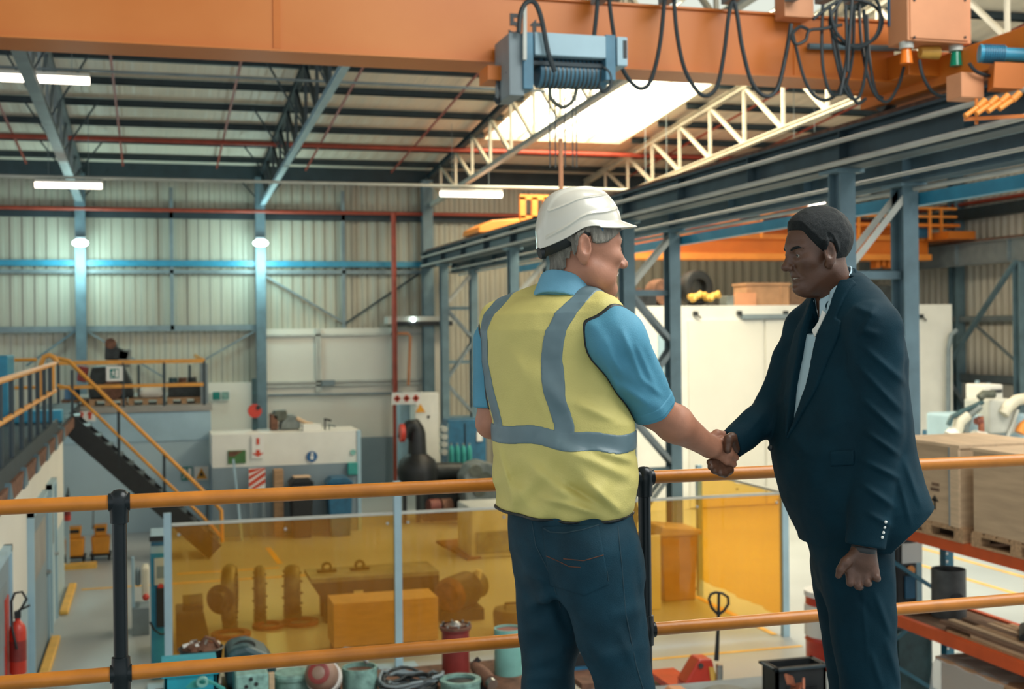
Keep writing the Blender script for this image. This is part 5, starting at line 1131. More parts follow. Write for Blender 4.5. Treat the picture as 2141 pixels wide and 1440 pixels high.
p = at(1905, 1192, Y=11.74); MB().cyl(p, p + Vector((0, .03, 0)), .05, n=14).build('red_button', 'orange_bright', t); a2, b2 = at(1893, 1205, Y=11.74), at(1914, 1250, Y=11.74); MB().mm((a2.x, 11.74, b2.z), (b2.x, 11.765, a2.z)).build('side_panel', 'blue_paint', t)
p = at(1876, 1128, Y=11.7); tag(MB().cyl(p + Vector((-.12, 0, -.08)), p + Vector((.13, 0, .1)), .065, n=16).mm((p.x - .13, 11.66, G), (p.x - .07, 11.72, p.z - .04)).build('pipe_nozzle', 'metal', smooth=True), 'bright metal nozzle on a stand beside the black control cabinet', 'nozzle')
# red and white oil drum
t = empty('oil_drum', at(1730, 1420, Y=13.3), 'red and white oil drum standing behind the suited man\'s legs', 'drum')
c = at(1738, 1330, Y=13.3); R = .30; zt_ = at(1720, 1243, Y=13.1).z; zb_ = zt_ - .90
def band(z0, z1, m, nm, rr=R, rim=False): MB().lathe([(rr, z0), (rr, z1)], (c.x, 13.3, 0), n=40).build(nm, m, t, smooth=True)
MB().lathe([(R - .01, zb_), (R, zb_ + .01), (R, zb_ + .30), (R + .012, zb_ + .315), (R, zb_ + .33), (R, zt_ - .02), (R + .01, zt_ - .01), (R, zt_)], (c.x, 13.3, 0), n=40).build('shell', 'red', t, smooth=True)
band(zt_ - .53, zt_ - .16, 'paper', 'white_band', R + .014); band(zt_ - .06, zt_ + .004, 'paper', 'top_rim', R + .014)
L = 'AURKA'
for k, ch in enumerate(L):
    an = R_(-128 + 15 * k) ; q = Vector((c.x + (R + .018) * math.cos(an), 13.3 + (R + .018) * math.sin(an), zt_ - .43)); text(ch, .12, q, (PI / 2, 0, an + PI / 2), 'red_dark', 'lettering', t)
if zb_ > G: wood_pallet(c.x - .5, c.x + .5, 12.85, 13.75, G, 'wooden pallet under the oil drum', h=zb_ - G)
# hand pallet truck
t = empty('pallet_truck', at(1490, 1460, Y=12.9), 'red hand pallet truck with a black loop handle', 'pallet truck')
Pq = lambda x, y, Y=12.9: at(x, y, Y=Y)
loop = [Pq(x, y) for x, y in ((1502, 1285), (1488, 1270), (1482, 1252), (1486, 1242), (1496, 1238), (1510, 1240), (1522, 1248), (1523, 1262), (1514, 1276), (1502, 1285))]
MB().tube(loop, .016, 8).build('handle_loop', 'black', t, smooth=True)
MB().tube([Pq(1503, 1240), Pq(1502, 1300), Pq(1500, 1345), Pq(1498, 1380)], .02, 8, radii=[.016, .02, .024, .03]).build('tiller', 'black', t, smooth=True)
zq = Pq(1498, 1380).z
MB().prism([Pq(1432, 1430), Pq(1502, 1430), Pq(1490, 1378), Pq(1463, 1378)], (0, .25, 0)).build('chassis', 'red', t, bevel=.02)
MB().prism([Pq(1483, 1395, 12.88), Pq(1492, 1395, 12.88), Pq(1504, 1430, 12.88), Pq(1488, 1430, 12.88)], (0, .03, 0)).build('side_strip', 'yellow_paint', t)
p = Pq(1466, 1392, 12.88); MB().cyl(p, p + Vector((0, .03, 0)), .03, n=12).build('pivot', 'metal_dark', t)
a = Pq(1432, 1430); b = Pq(1502, 1430)
for x in (a.x + .04, b.x - .2): MB().mm((x, 12.9, G + .05), (x + .17, 14.1, G + .12)).build('fork', 'red', t)
MB().mm((a.x, 12.9, G + .05), (b.x, 13.1, a.z)).build('mast_base', 'red', t)
p = Pq(1500, 1390); MB().cyl((p.x, 12.85, p.z + .02), (p.x, 12.85, G + .2), .04, n=12).build('pump_ram', 'metal', t, smooth=True)
for dx in (-.08, .08): MB().cyl((p.x + dx - .03, 12.8, G + .09), (p.x + dx + .03, 12.8, G + .09), .09, n=16).build('wheel', 'black_rubber', t)
# ------------------------------------------------------------------ benches below the gallery with pump parts
def bench(nm, x0, x1, y0, y1, zt_, m, label):
    t = empty(nm, ((x0 + x1) / 2, (y0 + y1) / 2, G), label, 'bench')
    MB().mm((x0, y0, zt_ - .06), (x1, y1, zt_)).build('top', m, t)
    for x in (x0 + .08, x1 - .08):
        for y in (y0 + .08, y1 - .08): MB().mm((x - .04, y - .04, G), (x + .04, y + .04, zt_ - .06)).build('leg', 'steel_grey', t)
    return t
BZ = -2.02
bench('parts_bench', at(325, 1440, Y=12).x, at(1110, 1440, Y=12).x, 11.0, 12.75, BZ, 'rust', 'long low steel bench below the gallery crowded with pump parts')
B = lambda x, y, Y=12.0: at(x, y, Y=Y)
def zpx(py, Y=12.0, px=700): return at(px, py, Y=Y).z
def lat(nm, px, Y, prof, m, label, cat, par=None, n=28):
    c = B(px, 1400, Y); return tag(MB().lathe(prof, (c.x, Y, 0), n=n).build(nm, m, smooth=True), label, cat) if par is None else MB().lathe(prof, (c.x, Y, 0), n=n).build(nm, m, par, smooth=True)
s_ = 1 / 205
t = empty('scrap_bucket', B(421, 1400, 12.4), 'round dark bucket heaped with small metal scrap', 'bucket')
zr = zpx(1354, 12.4, 420)
lat('shell', 421, 12.4, [(.15, BZ), (.205, zr - .02), (.22, zr), (.205, zr + .01), (.19, zr - .03)], 'machine_dark', '', '', t)
lat('scrap', 421, 12.4, [(.19, zr - .02), (.12, zr + .03), (.02, zr + .06)], 'rust', '', '', t)
rnd.seed(5)
for k in range(16):
    a = rnd.random() * 6.28; r = .17 * rnd.random() ** .5; c = B(421, 1400, 12.4); q = Vector((c.x + r * math.cos(a), 12.4 + r * math.sin(a), zr + .03))
    MB().box(q, (.06, .04, .03), (rnd.random() * 3, rnd.random() * 3, rnd.random() * 3)).build('scrap_piece', ['rust', 'copper', 'metal', 'paper'][k % 4], t)
tube_px([(418, 1368), (420, 1345), (430, 1332), (446, 1336), (458, 1352)], 12.35, .018, 'bent_pipe', 'rust', t)
t = empty('turquoise_crate', B(400, 1440, 11.6), 'turquoise plastic crate at the left end of the parts bench', 'crate')
a, b = B(343, 1392, 11.4), B(452, 1384, 11.4)
for (p0, p1) in (((a.x, 11.4), (b.x, 11.43)), ((a.x, 11.95), (b.x, 11.98)), ((a.x, 11.4), (a.x + .03, 11.98)), ((b.x - .03, 11.4), (b.x, 11.98))):
    MB().mm((p0[0], p0[1], BZ), (p1[0], p1[1], zpx(1408, 11.4, 400))).build('side', 'turquoise', t, bevel=.006)
MB().mm((a.x, 11.4, BZ), (b.x, 11.98, BZ + .03)).build('bottom', 'turquoise', t); MB().mm((a.x - .02, 11.38, zpx(1412, 11.4, 400)), (b.x + .02, 12.0, zpx(1402, 11.4, 400))).build('rim', 'turquoise', t)
t = empty('coil_rope', B(425, 1430, 11.2), 'teal rope bundle with a ring in front of the turquoise crate', 'rope')
cr = MB()
for k in range(5): cr.tube([B(390 + 5 * k, 1438, 11.2), B(405 + 4 * k, 1424 + k, 11.2), B(425, 1418 + 2 * k, 11.2), B(445 + 2 * k, 1426 + k, 11.2), B(462 + 2 * k, 1440, 11.2)], .012, 6)
cr.build('strands', 'teal_paint', t, smooth=True); c = B(423, 1425, 11.15); MB().lathe([(.03, -.01), (.05, -.01), (.05, .01), (.03, .01)], c, (0, 1, .3), 18, True).build('ring', 'mint_paint', t, smooth=True)
t = empty('cast_pump', B(528, 1440, 12.2), 'dark teal cast pump body with a round dark port on the parts bench', 'pump')
MB().prism([B(473, 1440, 12.0), B(582, 1440, 12.0), B(578, 1392, 12.0), B(560, 1368, 12.0), B(520, 1350, 12.0), B(490, 1358, 12.0), B(474, 1368, 12.0)], (0, .5, 0)).build('casting', 'dark_teal', t, bevel=.05)
c = B(512, 1364, 12.0); MB().lathe([(.05, -.03), (.10, -.03), (.11, 0), (.05, .0)], c + Vector((0, .12, .03)), (-.1, -.35, 1), 22, True).build('port', 'machine_dark', t, smooth=True)
MB().mm((B(470, 1440, 11.9).x, 11.9, BZ), (B(585, 1440, 11.9).x, 12.55, BZ + .12)).build('base', 'machine_dark', t)
t = empty('mint_casing', B(525, 1440, 11.4), 'worn mint green casing with bolt holes before the dark pump body', 'casing')
a, b = B(492, 1412, 11.3), B(562, 1410, 11.3); MB().mm((a.x, 11.3, BZ), (b.x, 11.75, a.z)).build('body', 'mint_worn', t, bevel=.02)
for px, py in ((525, 1420), (536, 1430), (515, 1436)):
    p = B(px, py, 11.29); MB().cyl(p, p + Vector((0, .02, 0)), .018, n=10).build('bolt_hole', 'black', t)
t = tag(MB().mm((B(563, 1440, 11.5).x, 11.5, BZ), (B(574, 1440, 11.5).x, 11.56, zpx(1408, 11.5, 568))).build('wood_strip', 'wood_pale'), 'pale upright wooden strip between the mint casings', 'timber')
z1_ = zpx(1404, 11.8, 612)
t = empty('mint_pot', B(610, 1440, 11.8), 'mint green cylinder casing beside the brown motor cone', 'casing')
lat('shell', 611, 11.8, [(.17, BZ), (.17, z1_ - .06), (.185, z1_ - .05), (.185, z1_ - .02), (.17, z1_ - .01), (.165, z1_), (.12, z1_)], 'mint_worn', '', '', t); lat('flange', 611, 11.8, [(.20, BZ), (.20, BZ + .05), (.17, BZ + .05)], 'dark_teal', '', '', t)
t = empty('motor_cone', B(672, 1440, 11.5), 'brown and cream rounded motor end on the parts bench', 'motor')
c = B(668, 1418, 11.45); ax = Vector((-.25, -.8, .35)).normalized()
MB().lathe([(.12, -.2), (.15, -.1), (.15, .02), (.12, .10), (.06, .15), (.02, .16)], c + Vector((.03, .12, 0)), ax, 24).build('end_cap', 'motor_brown', t, smooth=True); MB().lathe([(.16, -.24), (.165, -.1)], c + Vector((.03, .12, 0)), ax, 24).build('ring', 'paper', t, smooth=True)
MB().lathe([(.10, .0), (.10, .02), (.07, .03)], c + ax * .12 + Vector((.03, .12, 0)), ax, 20).build('seal', 'red_dark', t, smooth=True)
t = empty('banded_pot', B(750, 1440, 11.9), 'mint green pot with a metal hoop and rusty rim on the parts bench', 'casing')
z1_ = zpx(1393, 11.9, 752)
lat('shell', 752, 11.9, [(.17, BZ), (.17, z1_), (.15, z1_), (.15, z1_ - .1)], 'mint_worn', '', '', t); lat('inner', 752, 11.9, [(.15, z1_ - .04), (.02, z1_ - .05)], 'rust', '', '', t)
MB().tube([B(702, 1386, 12.0), B(706, 1366, 12.0), B(722, 1355, 12.0), B(742, 1358, 12.0), B(758, 1372, 12.0), B(768, 1386, 12.0)], .02, 8).build('hoop', 'metal', t, smooth=True)
tag(MB().mm((B(699, 1440, 11.7).x, 11.7, BZ), (B(712, 1440, 11.7).x, 11.85, zpx(1396, 11.7, 706))).build('black_block', 'black', bevel=.02), 'black upright block left of the hooped mint pot', 'block')
t = empty('cable_coil', B(855, 1440, 11.8), 'tangled coil of grey black cable on the parts bench', 'cable coil')
rnd.seed(11); cc = B(856, 1425, 11.8)
for k in range(9):
    r = .22 + .07 * rnd.random(); ph = rnd.random() * 6; pts = []
    for i in range(28):
        a = 2 * PI * i / 28; pts.append((cc.x + r * math.cos(a) * 1.05 + .03 * math.sin(2 * a + ph), 11.8 + r * math.sin(a) * .85, BZ + .03 + .016 * k + .035 * math.sin(a * 2 + ph) + .03 * rnd.random()))
    MB().tube(pts, .016, 7, True).build('turn', ['cable', 'machine_dark', 'steel_grey'][k % 3], t, smooth=True)
t = empty('red_pipe_piece', B(953, 1400, 12.3), 'short dark red flanged pipe standing on the parts bench', 'pipe')
z1_ = zpx(1306, 12.3, 953); 
lat('pipe', 953, 12.3, [(.14, BZ), (.14, z1_ - .06), (.155, z1_ - .05), (.155, z1_), (.115, z1_), (.115, z1_ - .3)], 'red_dark', '', '', t); lat('flange', 953, 12.3, [(.15, z1_ - .035), (.165, z1_ - .03), (.165, z1_ - .005), (.15, z1_)], 'rust', '', '', t)
c = B(953, 1400, 12.3)
for k in range(8):
    a = 2 * PI * k / 8; q = Vector((c.x + .145 * math.cos(a), 12.3 + .145 * math.sin(a), z1_)); MB().cyl(q - Vector((0, 0, .03)), q + Vector((0, 0, .02)), .012, n=6).build('bolt', 'metal', t)
MB().ball((c.x, 12.3, z1_ - .03), .07, 10).build('fitting', 'metal', t)
t = empty('flange_pot', B(962, 1440, 11.6), 'low mint green ring flange with a stud before the red pipe', 'flange')
z1_ = zpx(1418, 11.6, 962); lat('ring', 962, 11.6, [(.19, BZ), (.19, z1_ - .03), (.2, z1_ - .03), (.2, z1_), (.15, z1_), (.14, BZ + .02)], 'mint_worn', '', '', t); lat('inner', 962, 11.6, [(.15, z1_ - .03), (.02, z1_ - .05)], 'machine_dark', '', '', t)
t = empty('brown_valve', B(1012, 1430, 11.9), 'brown and black valve with a bright steel end beside the teal pipe', 'valve')
p, q = B(992, 1392, 11.9), B(1024, 1425, 11.6); MB().tube([p, p.lerp(q, .35), p.lerp(q, .65), q], .06, 12, radii=[.05, .07, .075, .07]).build('body', 'rust', t, smooth=True); MB().cyl(q, q.lerp(p, -.2), .055, n=14).build('steel_end', 'metal', t, smooth=True); MB().bar(p + Vector((-.03, 0, .0)), p + Vector((.05, 0, .07)), .05, .04).build('lever', 'black', t)
MB().mm((p.x, 11.7, BZ), (q.x, 11.95, q.z)).build('saddle', 'black', t)
t = empty('teal_pipe_piece', B(1064, 1440, 12.2), 'tall teal pipe section standing on the bench beside the jeans', 'pipe')
z1_ = zpx(1312, 12.2, 1064); lat('pipe', 1064, 12.2, [(.148, BZ), (.148, z1_), (.135, z1_), (.135, z1_ - .4)], 'mint_paint', '', '', t); lat('lining', 1064, 12.2, [(.136, z1_ - .02), (.134, z1_ - .35)], 'red_brown', '', '', t)
t = empty('tool_case', B(1232, 1440, 12.4), 'black and blue tool case seen between the jeans legs', 'case')
bench('side_bench', B(1190, 1440).x, B(1290, 1440).x, 11.6, 12.6, BZ, 'rust', 'small steel bench seen between the legs of the jeans')
a, b = B(1205, 1362, 12.1), B(1250, 1418, 12.1); MB().mm((a.x - .1, 12.1, BZ), (b.x, 12.5, a.z)).build('shell', 'black', t, bevel=.02); MB().mm((a.x - .1, 12.08, b.z + .08), (b.x, 12.1, b.z + .14)).build('band', 'blue_paint', t)
# right bench
RZ = -2.08
bench('work_bench', at(1404, 1440, Y=11).x, at(1775, 1440, Y=11).x, 10.2, 11.5, RZ, 'steel_grey', 'steel bench below the gallery carrying the black crate')
c = at(1518, 1438, Y=11.0); tag(MB().lathe([(.02, RZ), (.26, RZ), (.26, RZ + .02), (.2, RZ + .05), (.02, RZ + .05)], (c.x, 11.0, 0), n=32).build('round_plate', 'machine_grey', smooth=True), 'round grey plate lying on the steel bench', 'plate')
c = at(1420, 1436, Y=11.1); tag(MB().prism([(c.x - .1, 11.0, RZ), (c.x + .12, 11.0, RZ), (c.x + .1, 11.0, RZ + .05), (c.x - .04, 11.0, RZ + .06)], (0, .3, 0)).build('red_wedge', 'orange_pale', bevel=.01), 'salmon red wedge at the left end of the steel bench', 'wedge')
t = empty('black_crate', at(1670, 1440, Y=10.9), 'black plastic stacking crate on the steel bench', 'crate')
a, b = at(1623, 1402, Y=10.6), at(1727, 1398, Y=10.6); z1_ = a.z + .02
for (p0, p1, z0) in (((a.x, 10.6), (b.x, 10.63), RZ), ((a.x, 10.85), (b.x, 10.88), RZ), ((a.x, 10.6), (a.x + .03, 10.88), RZ), ((b.x - .03, 10.6), (b.x, 10.88), RZ)):
    MB().mm((p0[0], p0[1], z0), (p1[0], p1[1], z1_)).build('side', 'black', t)
rm = MB()
rm.mm((a.x - .03, 10.57, z1_ - .025), (b.x + .03, 10.62, z1_)).mm((a.x - .03, 10.86, z1_ - .025), (b.x + .03, 10.91, z1_)).mm((a.x - .03, 10.57, z1_ - .025), (a.x + .02, 10.91, z1_)).mm((b.x - .02, 10.57, z1_ - .025), (b.x + .03, 10.91, z1_)); rm.build('rim', 'steel_dark', t, bevel=.005)
MB().mm((a.x, 10.6, RZ), (b.x, 10.88, RZ + .02)).build('bottom', 'black', t)
gr_ = MB()
for k in range(4): gr_.mm((a.x + .1, 10.588, RZ + .05 + .03 * k), (b.x - .1, 10.6, RZ + .06 + .03 * k))
gr_.build('grip_ribs', 'black', t)
for k, (px, py, r) in enumerate(((1652, 1422, .5), (1680, 1430, 1.1), (1664, 1438, 2.0))):
    p = at(px, py, Y=10.4); p.z = max(p.z, RZ + .03); tag(MB().box(p, (.13, .1, .02), (.5 + r, .4, r)).build('copper_offcut', 'copper'), ['long flat', 'broad', 'small'][k] + ' copper offcut leaning before the black crate', 'offcut')
c = at(1735, 1425, Y=10.4); t = empty('steel_coupling', (c.x, 10.4, RZ), 'shiny steel coupling on the bench beside the suited man\'s leg', 'coupling'); MB().cyl((c.x - .05, 10.4, RZ + .07), (c.x + .07, 10.3, RZ + .06), .06, n=18).cyl((c.x - .02, 10.4, RZ + .07), (c.x - .02, 10.4, RZ + .14), .04, n=14).build('body', 'metal', t, smooth=True)
# ------------------------------------------------------------------ gallery with its guard rail
struct(MB().mm((-9, -5, -.16), (9, 3.98, 0)).build('floor_gallery', 'steel_grey'), 'gallery deck the two men stand on')
GYR = 3.78
gr = empty('guard_rail', (0, GYR, 0), 'yellow tubular guard rail with black ball-jointed posts in front of the hall', 'guard rail')
pxs = [at(251, 1200, Y=GYR).x, at(1349, 1200, Y=GYR).x]
sp = pxs[1] - pxs[0]; allx = [pxs[0] - sp, pxs[0], pxs[1], pxs[1] + sp]
zT, zM = 1.0, .503
for i in range(3):
    MB().cyl((allx[i] + .03, GYR, zT), (allx[i + 1] - .03, GYR, zT), .0215, n=20).build('top_rail', 'yellow_rail', gr, smooth=True)
    MB().cyl((allx[i] + .03, GYR, zM), (allx[i + 1] - .03, GYR, zM), .0215, n=20).build('mid_rail', 'yellow_rail', gr, smooth=True)
for x in allx:
    MB().cyl((x, GYR, .01), (x, GYR, zT - .02), .0205, n=20).build('post', 'post_black', gr, smooth=True)
    for z, nm in ((zT, 'top_socket'), (zM, 'mid_socket')):
        MB().lathe([(.0205, z - .062), (.026, z - .06), (.027, z - .03), (.03, z - .012), (.0305, z + .008), (.026, z + .024), (.016, z + .034), (.004, z + .037)] if z == zT else [(.0205, z - .05), (.026, z - .048), (.027, z - .025), (.031, z - .008), (.031, z + .008), (.027, z + .025), (.026, z + .048), (.0205, z + .05)], (x, GYR, 0), n=24).cyl((x - .030, GYR, z), (x + .030, GYR, z), .0262, n=20).build(nm, 'post_black', gr, smooth=True)
    MB().cyl((x, GYR, 0), (x, GYR, .02), .06, n=20).build('base_flange', 'post_black', gr, smooth=True)
# ------------------------------------------------------------------ implicit surfaces for the two figures (surface nets on a sparse grid)
def sdf_mesh(f, lo, hi, h, levels=4):
    lo = np.array(lo, float); hi = np.array(hi, float)
    H = h * 2 ** levels
    n = np.ceil((hi - lo) / H).astype(int)
    g = np.stack(np.meshgrid(*[np.arange(k) for k in n], indexing='ij'), -1).reshape(-1, 3)
    size = H
    for L in range(levels + 1):
        c = lo + (g + .5) * size
        d = f(c); g = g[np.abs(d) < size * .87 * 1.7 + .008]
        if L == levels: break
        o = np.array([[i, j, k] for i in (0, 1) for j in (0, 1) for k in (0, 1)])
        g = (g[:, None, :] * 2 + o[None]).reshape(-1, 3); size /= 2
    K = np.array([1 << 40, 1 << 20, 1], dtype=np.int64)
    co = np.array([[i, j, k] for i in (0, 1) for j in (0, 1) for k in (0, 1)])
    corners = (g[:, None, :] + co[None]).astype(np.int64)
    keys = (corners * K).sum(-1)
    uk, inv = np.unique(keys.ravel(), return_inverse=True)
    up = np.stack([uk >> 40, (uk >> 20) & 0xFFFFF, uk & 0xFFFFF], -1)
    vals = np.concatenate([f(lo + up[i:i + 200000] * h) for i in range(0, len(up), 200000)])
    V = vals[inv].reshape(-1, 8)
    act = (V.min(1) < 0) & (V.max(1) >= 0)
    g, V = g[act], V[act]
    E = [(0, 4), (1, 5), (2, 6), (3, 7), (0, 2), (1, 3), (4, 6), (5, 7), (0, 1), (2, 3), (4, 5), (6, 7)]
    acc = np.zeros((len(g), 3)); cnt = np.zeros(len(g))
    for a, b in E:
        va, vb = V[:, a], V[:, b]; m = (va < 0) != (vb < 0)
        t = np.where(m, va / np.where(va - vb == 0, 1, va - vb), 0)
        acc += np.where(m[:, None], co[a] + t[:, None] * (co[b] - co[a]), 0); cnt += m
    verts = lo + (g + acc / cnt[:, None]) * h
    ck = (g.astype(np.int64) * K).sum(-1); order = np.argsort(ck); sk = ck[order]
    def find(q):
        i = np.clip(np.searchsorted(sk, q), 0, len(sk) - 1); return np.where(sk[i] == q, order[i], -1)
    quads = []
    for ax, (b, c) in enumerate(((1, 2), (2, 0), (0, 1))):
        e = [0, 0, 0]; e[ax] = 1; hi_i = e[0] * 4 + e[1] * 2 + e[2]
        s0, s1 = V[:, 0] < 0, V[:, hi_i] < 0; m = s0 != s1
        base = (g[m].astype(np.int64) * K).sum(-1)
        q = [np.nonzero(m)[0], find(base - K[b]), find(base - K[b] - K[c]), find(base - K[c])]
        Q = np.stack(q, -1); ok = (Q >= 0).all(1); Q = Q[ok]; fl = s0[m][ok]
        Q[~fl] = Q[~fl][:, ::-1]; quads.append(Q)
    return verts, np.concatenate(quads)
def smin(a, b, k):
    h = np.clip(.5 + .5 * (b - a) / k, 0, 1); return b + (a - b) * h - k * h * (1 - h)
def smax(a, b, k): return -smin(-a, -b, k)
def cap(p, a, b, r1, r2=None):
    r2 = r1 if r2 is None else r2
    a, b = np.array(a, float), np.array(b, float); ba = b - a; L2 = max((ba ** 2).sum(), 1e-12)
    t = np.clip(((p - a) @ ba) / L2, 0, 1)
    return np.sqrt((((p - a) - t[:, None] * ba) ** 2).sum(1)) - (r1 + (r2 - r1) * t)
def ell(p, c, r, ax=None):
    q = p - np.array(c, float)
    if ax is not None: q = q @ np.array(ax, float).T
    r = np.array(r, float); k0 = np.sqrt(((q / r) ** 2).sum(1)); k1 = np.sqrt(((q / r ** 2) ** 2).sum(1)) + 1e-9
    return k0 * (k0 - 1) / k1
def loft(p, rows, th, ends=.02):
    """rows: (z, cx, cy, a, b): ellipses turned by th about z"""
    R = np.array(sorted(rows)); z = p[:, 2]
    cx, cy, a, b = [np.interp(z, R[:, 0], R[:, i]) for i in range(1, 5)]
    dx, dy = p[:, 0] - cx, p[:, 1] - cy
    s = dx * math.cos(th) + dy * math.sin(th); t = -dx * math.sin(th) + dy * math.cos(th)
    k0 = np.sqrt((s / a) ** 2 + (t / b) ** 2); k1 = np.sqrt((s / a ** 2) ** 2 + (t / b ** 2) ** 2) + 1e-6
    d = np.where(k0 < .05, -np.minimum(a, b), k0 * (k0 - 1) / k1)
    return smax(d, np.maximum(R[0, 0] - z, z - R[-1, 0]), ends)
_rs = np.random.RandomState(4)
_T = _rs.rand(32, 32, 32)
def noise(p, s):
    q = p * s; i = np.floor(q).astype(int); f = q - i; f = f * f * (3 - 2 * f); r = 0
    for a in (0, 1):
        for b in (0, 1):
            for c in (0, 1):
                w = (f[:, 0] if a else 1 - f[:, 0]) * (f[:, 1] if b else 1 - f[:, 1]) * (f[:, 2] if c else 1 - f[:, 2])
                r = r + w * _T[(i[:, 0] + a) % 32, (i[:, 1] + b) % 32, (i[:, 2] + c) % 32]
    return r - .5
class Figure:
    """frame of one standing figure: x to the right of the picture, y away, z up, origin under the figure"""
    def __init__(s, px, D, label, group=None):
        u, v = ray(px, 690); s.R0, s.D0 = u * D, D
        s.root = empty('person', (CS * s.R0 + SN * D, CS * D - SN * s.R0, 0), label, 'person')
        s.root.rotation_euler = (0, 0, -YAW)
    def P(s, px, py, dd=0.0):
        u, v = ray(px, py); d = s.D0 + dd; return np.array([u * d - s.R0, dd, EYE + v * d])
    def pix(s, p): return np.stack([(p[:, 0] + s.R0) / (p[:, 1] + s.D0), (p[:, 2] - EYE) / (p[:, 1] + s.D0)], -1) * s.D0
    def pq(s, x, y): return np.array(ray(x, y)) * s.D0
    def rows(s, edges, aspect, th, dd=0.0, shrink=0.0):
        """silhouette rows (py, left px, right px[, aspect]) to ellipses of the given depth ratio"""
        out = []
        for e in edges:
            asp = e[3] if len(e) > 3 else aspect
            a, b = s.P(e[1], e[0], dd), s.P(e[2], e[0], dd); w = (b[0] - a[0]) / 2 - shrink
            A = w / math.sqrt(math.cos(th) ** 2 + (asp * math.sin(th)) ** 2)
            out.append(((a[2] + b[2]) / 2, (a[0] + b[0]) / 2, dd, A, A * asp))
        return out
    def mesh(s, name, f, lo, hi, h, m, parent=None, label=None, smooth=0):
        v, q = sdf_mesh(f, lo, hi, h)
        me = bpy.data.meshes.new(name); me.from_pydata(v.tolist(), [], q.tolist()); me.materials.append(M[m])
        me.polygons.foreach_set('use_smooth', [True] * len(me.polygons)); me.update()
        o = bpy.data.objects.new(name, me); C.objects.link(o); o.parent = parent or s.root
        if smooth:
            sm = o.modifiers.new('smooth', 'SMOOTH'); sm.iterations = smooth; sm.factor = .5
        if label: o['label'] = label
        return o
    def put(s, name, mb, m, parent=None, smooth=True, label=None):
        """a part built in the figure's own frame"""
        o = mb.build(name, m, None, smooth); o.parent = parent or s.root
        if label: o['label'] = label
        return o
def folds(fig, p, segs):
    """soft creases along segments (x0,y0,x1,y1,width,height) seen from the gallery"""
    d = 0; q = fig.pix(p)
    for x0, y0, x1, y1, w, hgt in segs:
        a2, b2 = fig.pq(x0, y0), fig.pq(x1, y1); ba = b2 - a2
        t = np.clip(((q - a2) @ ba) / (ba @ ba), 0, 1); r = ((q - a2 - t[:, None] * ba) ** 2).sum(1)
        d = d + hgt * np.exp(-r / (w * w)) * np.sin(np.clip(t, .02, .98) * PI) ** .5
    return d
def head_sdf(p, c, yaw, pitch, s, jowl=0.0, ex=-.012, es=1.0):
    """distance to a head; yaw: direction the face looks (0 = picture right, anticlockwise seen from above)"""
    f = np.array([math.cos(yaw), math.sin(yaw), 0]); l = np.array([-math.sin(yaw), math.cos(yaw), 0]); u = np.array([0, 0, 1.0])
    f2 = f * math.cos(pitch) - u * math.sin(pitch); u2 = u * math.cos(pitch) + f * math.sin(pitch)
    A = np.array([f2, l, u2]); q = (p - np.array(c)) @ A.T / s
    qm = q.copy(); qm[:, 1] = np.abs(qm[:, 1])
    d = ell(q, (-.012, 0, .038), (.100, .077, .090))
    d = smin(d, ell(q, (.028, 0, .0), (.072, .066, .085)), .03)
    d = smin(d, ell(q, (.037, 0, -.050), (.056, .053, .056)), .03)
    d = smin(d, cap(qm, (-.005, .054, -.055), (.066, .016, -.102), .019, .019), .03)
    d = smin(d, ell(q, (.082, 0, -.100), (.018, .021, .017)), .02)
    d = smin(d, cap(qm, (.083, .012, .030), (.070, .042, .027), .013, .011), .014)          # brow
    d = smin(d, ell(qm, (.062, .045, -.018), (.026, .022, .020)), .022)                      # cheekbone
    if jowl: d = smin(d, ell(qm, (.03, .05, -.075), (.04, .022, .03)), .03)
    d = smax(d, -ell(qm, (.102, .034, .006), (.017, .021, .012)), .014)                      # eye socket
    d = smin(d, cap(q, (.092, 0, .016), (.114, 0, -.026), .0085, .0115), .012)               # nose bridge
    d = smin(d, ell(q, (.117, 0, -.030), (.0135, .0125, .0115)), .010)
    d = smin(d, ell(qm, (.104, .0145, -.034), (.012, .0085, .009)), .007)
    d = smax(d, -ell(qm, (.108, .007, -.0445), (.006, .004, .005)), .004)                     # nostril
    d = smin(d, cap(qm, (.094, .0, -.060), (.082, .024, -.066), .0085, .006), .008)           # upper lip
    d = smin(d, cap(qm, (.093, .0, -.074), (.082, .021, -.072), .0085, .006), .006)           # lower lip
    d = smax(d, -cap(qm, (.105, .0, -.0668), (.084, .026, -.0665), .0022, .002), .004)        # mouth line
    d = smax(d, -ell(q, (.104, 0, -.087), (.012, .02, .007)), .012)
    d = smax(d, -cap(qm, (.099, .021, -.034), (.084, .037, -.066), .0034, .0022), .008)        # smile line
    d = smin(d, ell(qm, (.0785, .0335, .006), (.0135, .0155, .0125)), .004)                    # eyelids
    d = smax(d, -cap(qm, (.0945, .024, .0026), (.086, .044, .0025), .0017, .0012), .003)
    # ear
    qe = (qm - np.array([ex, .081, -.004])) / es
    ear = ell(qe, (0, .002, 0), (.0205, .010, .034), [[.97, .25, .12], [-.25, .97, 0], [-.12, 0, .99]])
    ear = smin(ear, ell(qe, (.007, -.003, -.030), (.011, .008, .012)), .008)
    ear = smax(ear, -ell(qe, (.005, .013, .005), (.012, .010, .020)), .004)
    ear = smax(ear, -ell(qe, (-.002, .016, .020), (.012, .009, .010)), .004) * es
    d = smin(d, ear, .007)
    return d * s, q
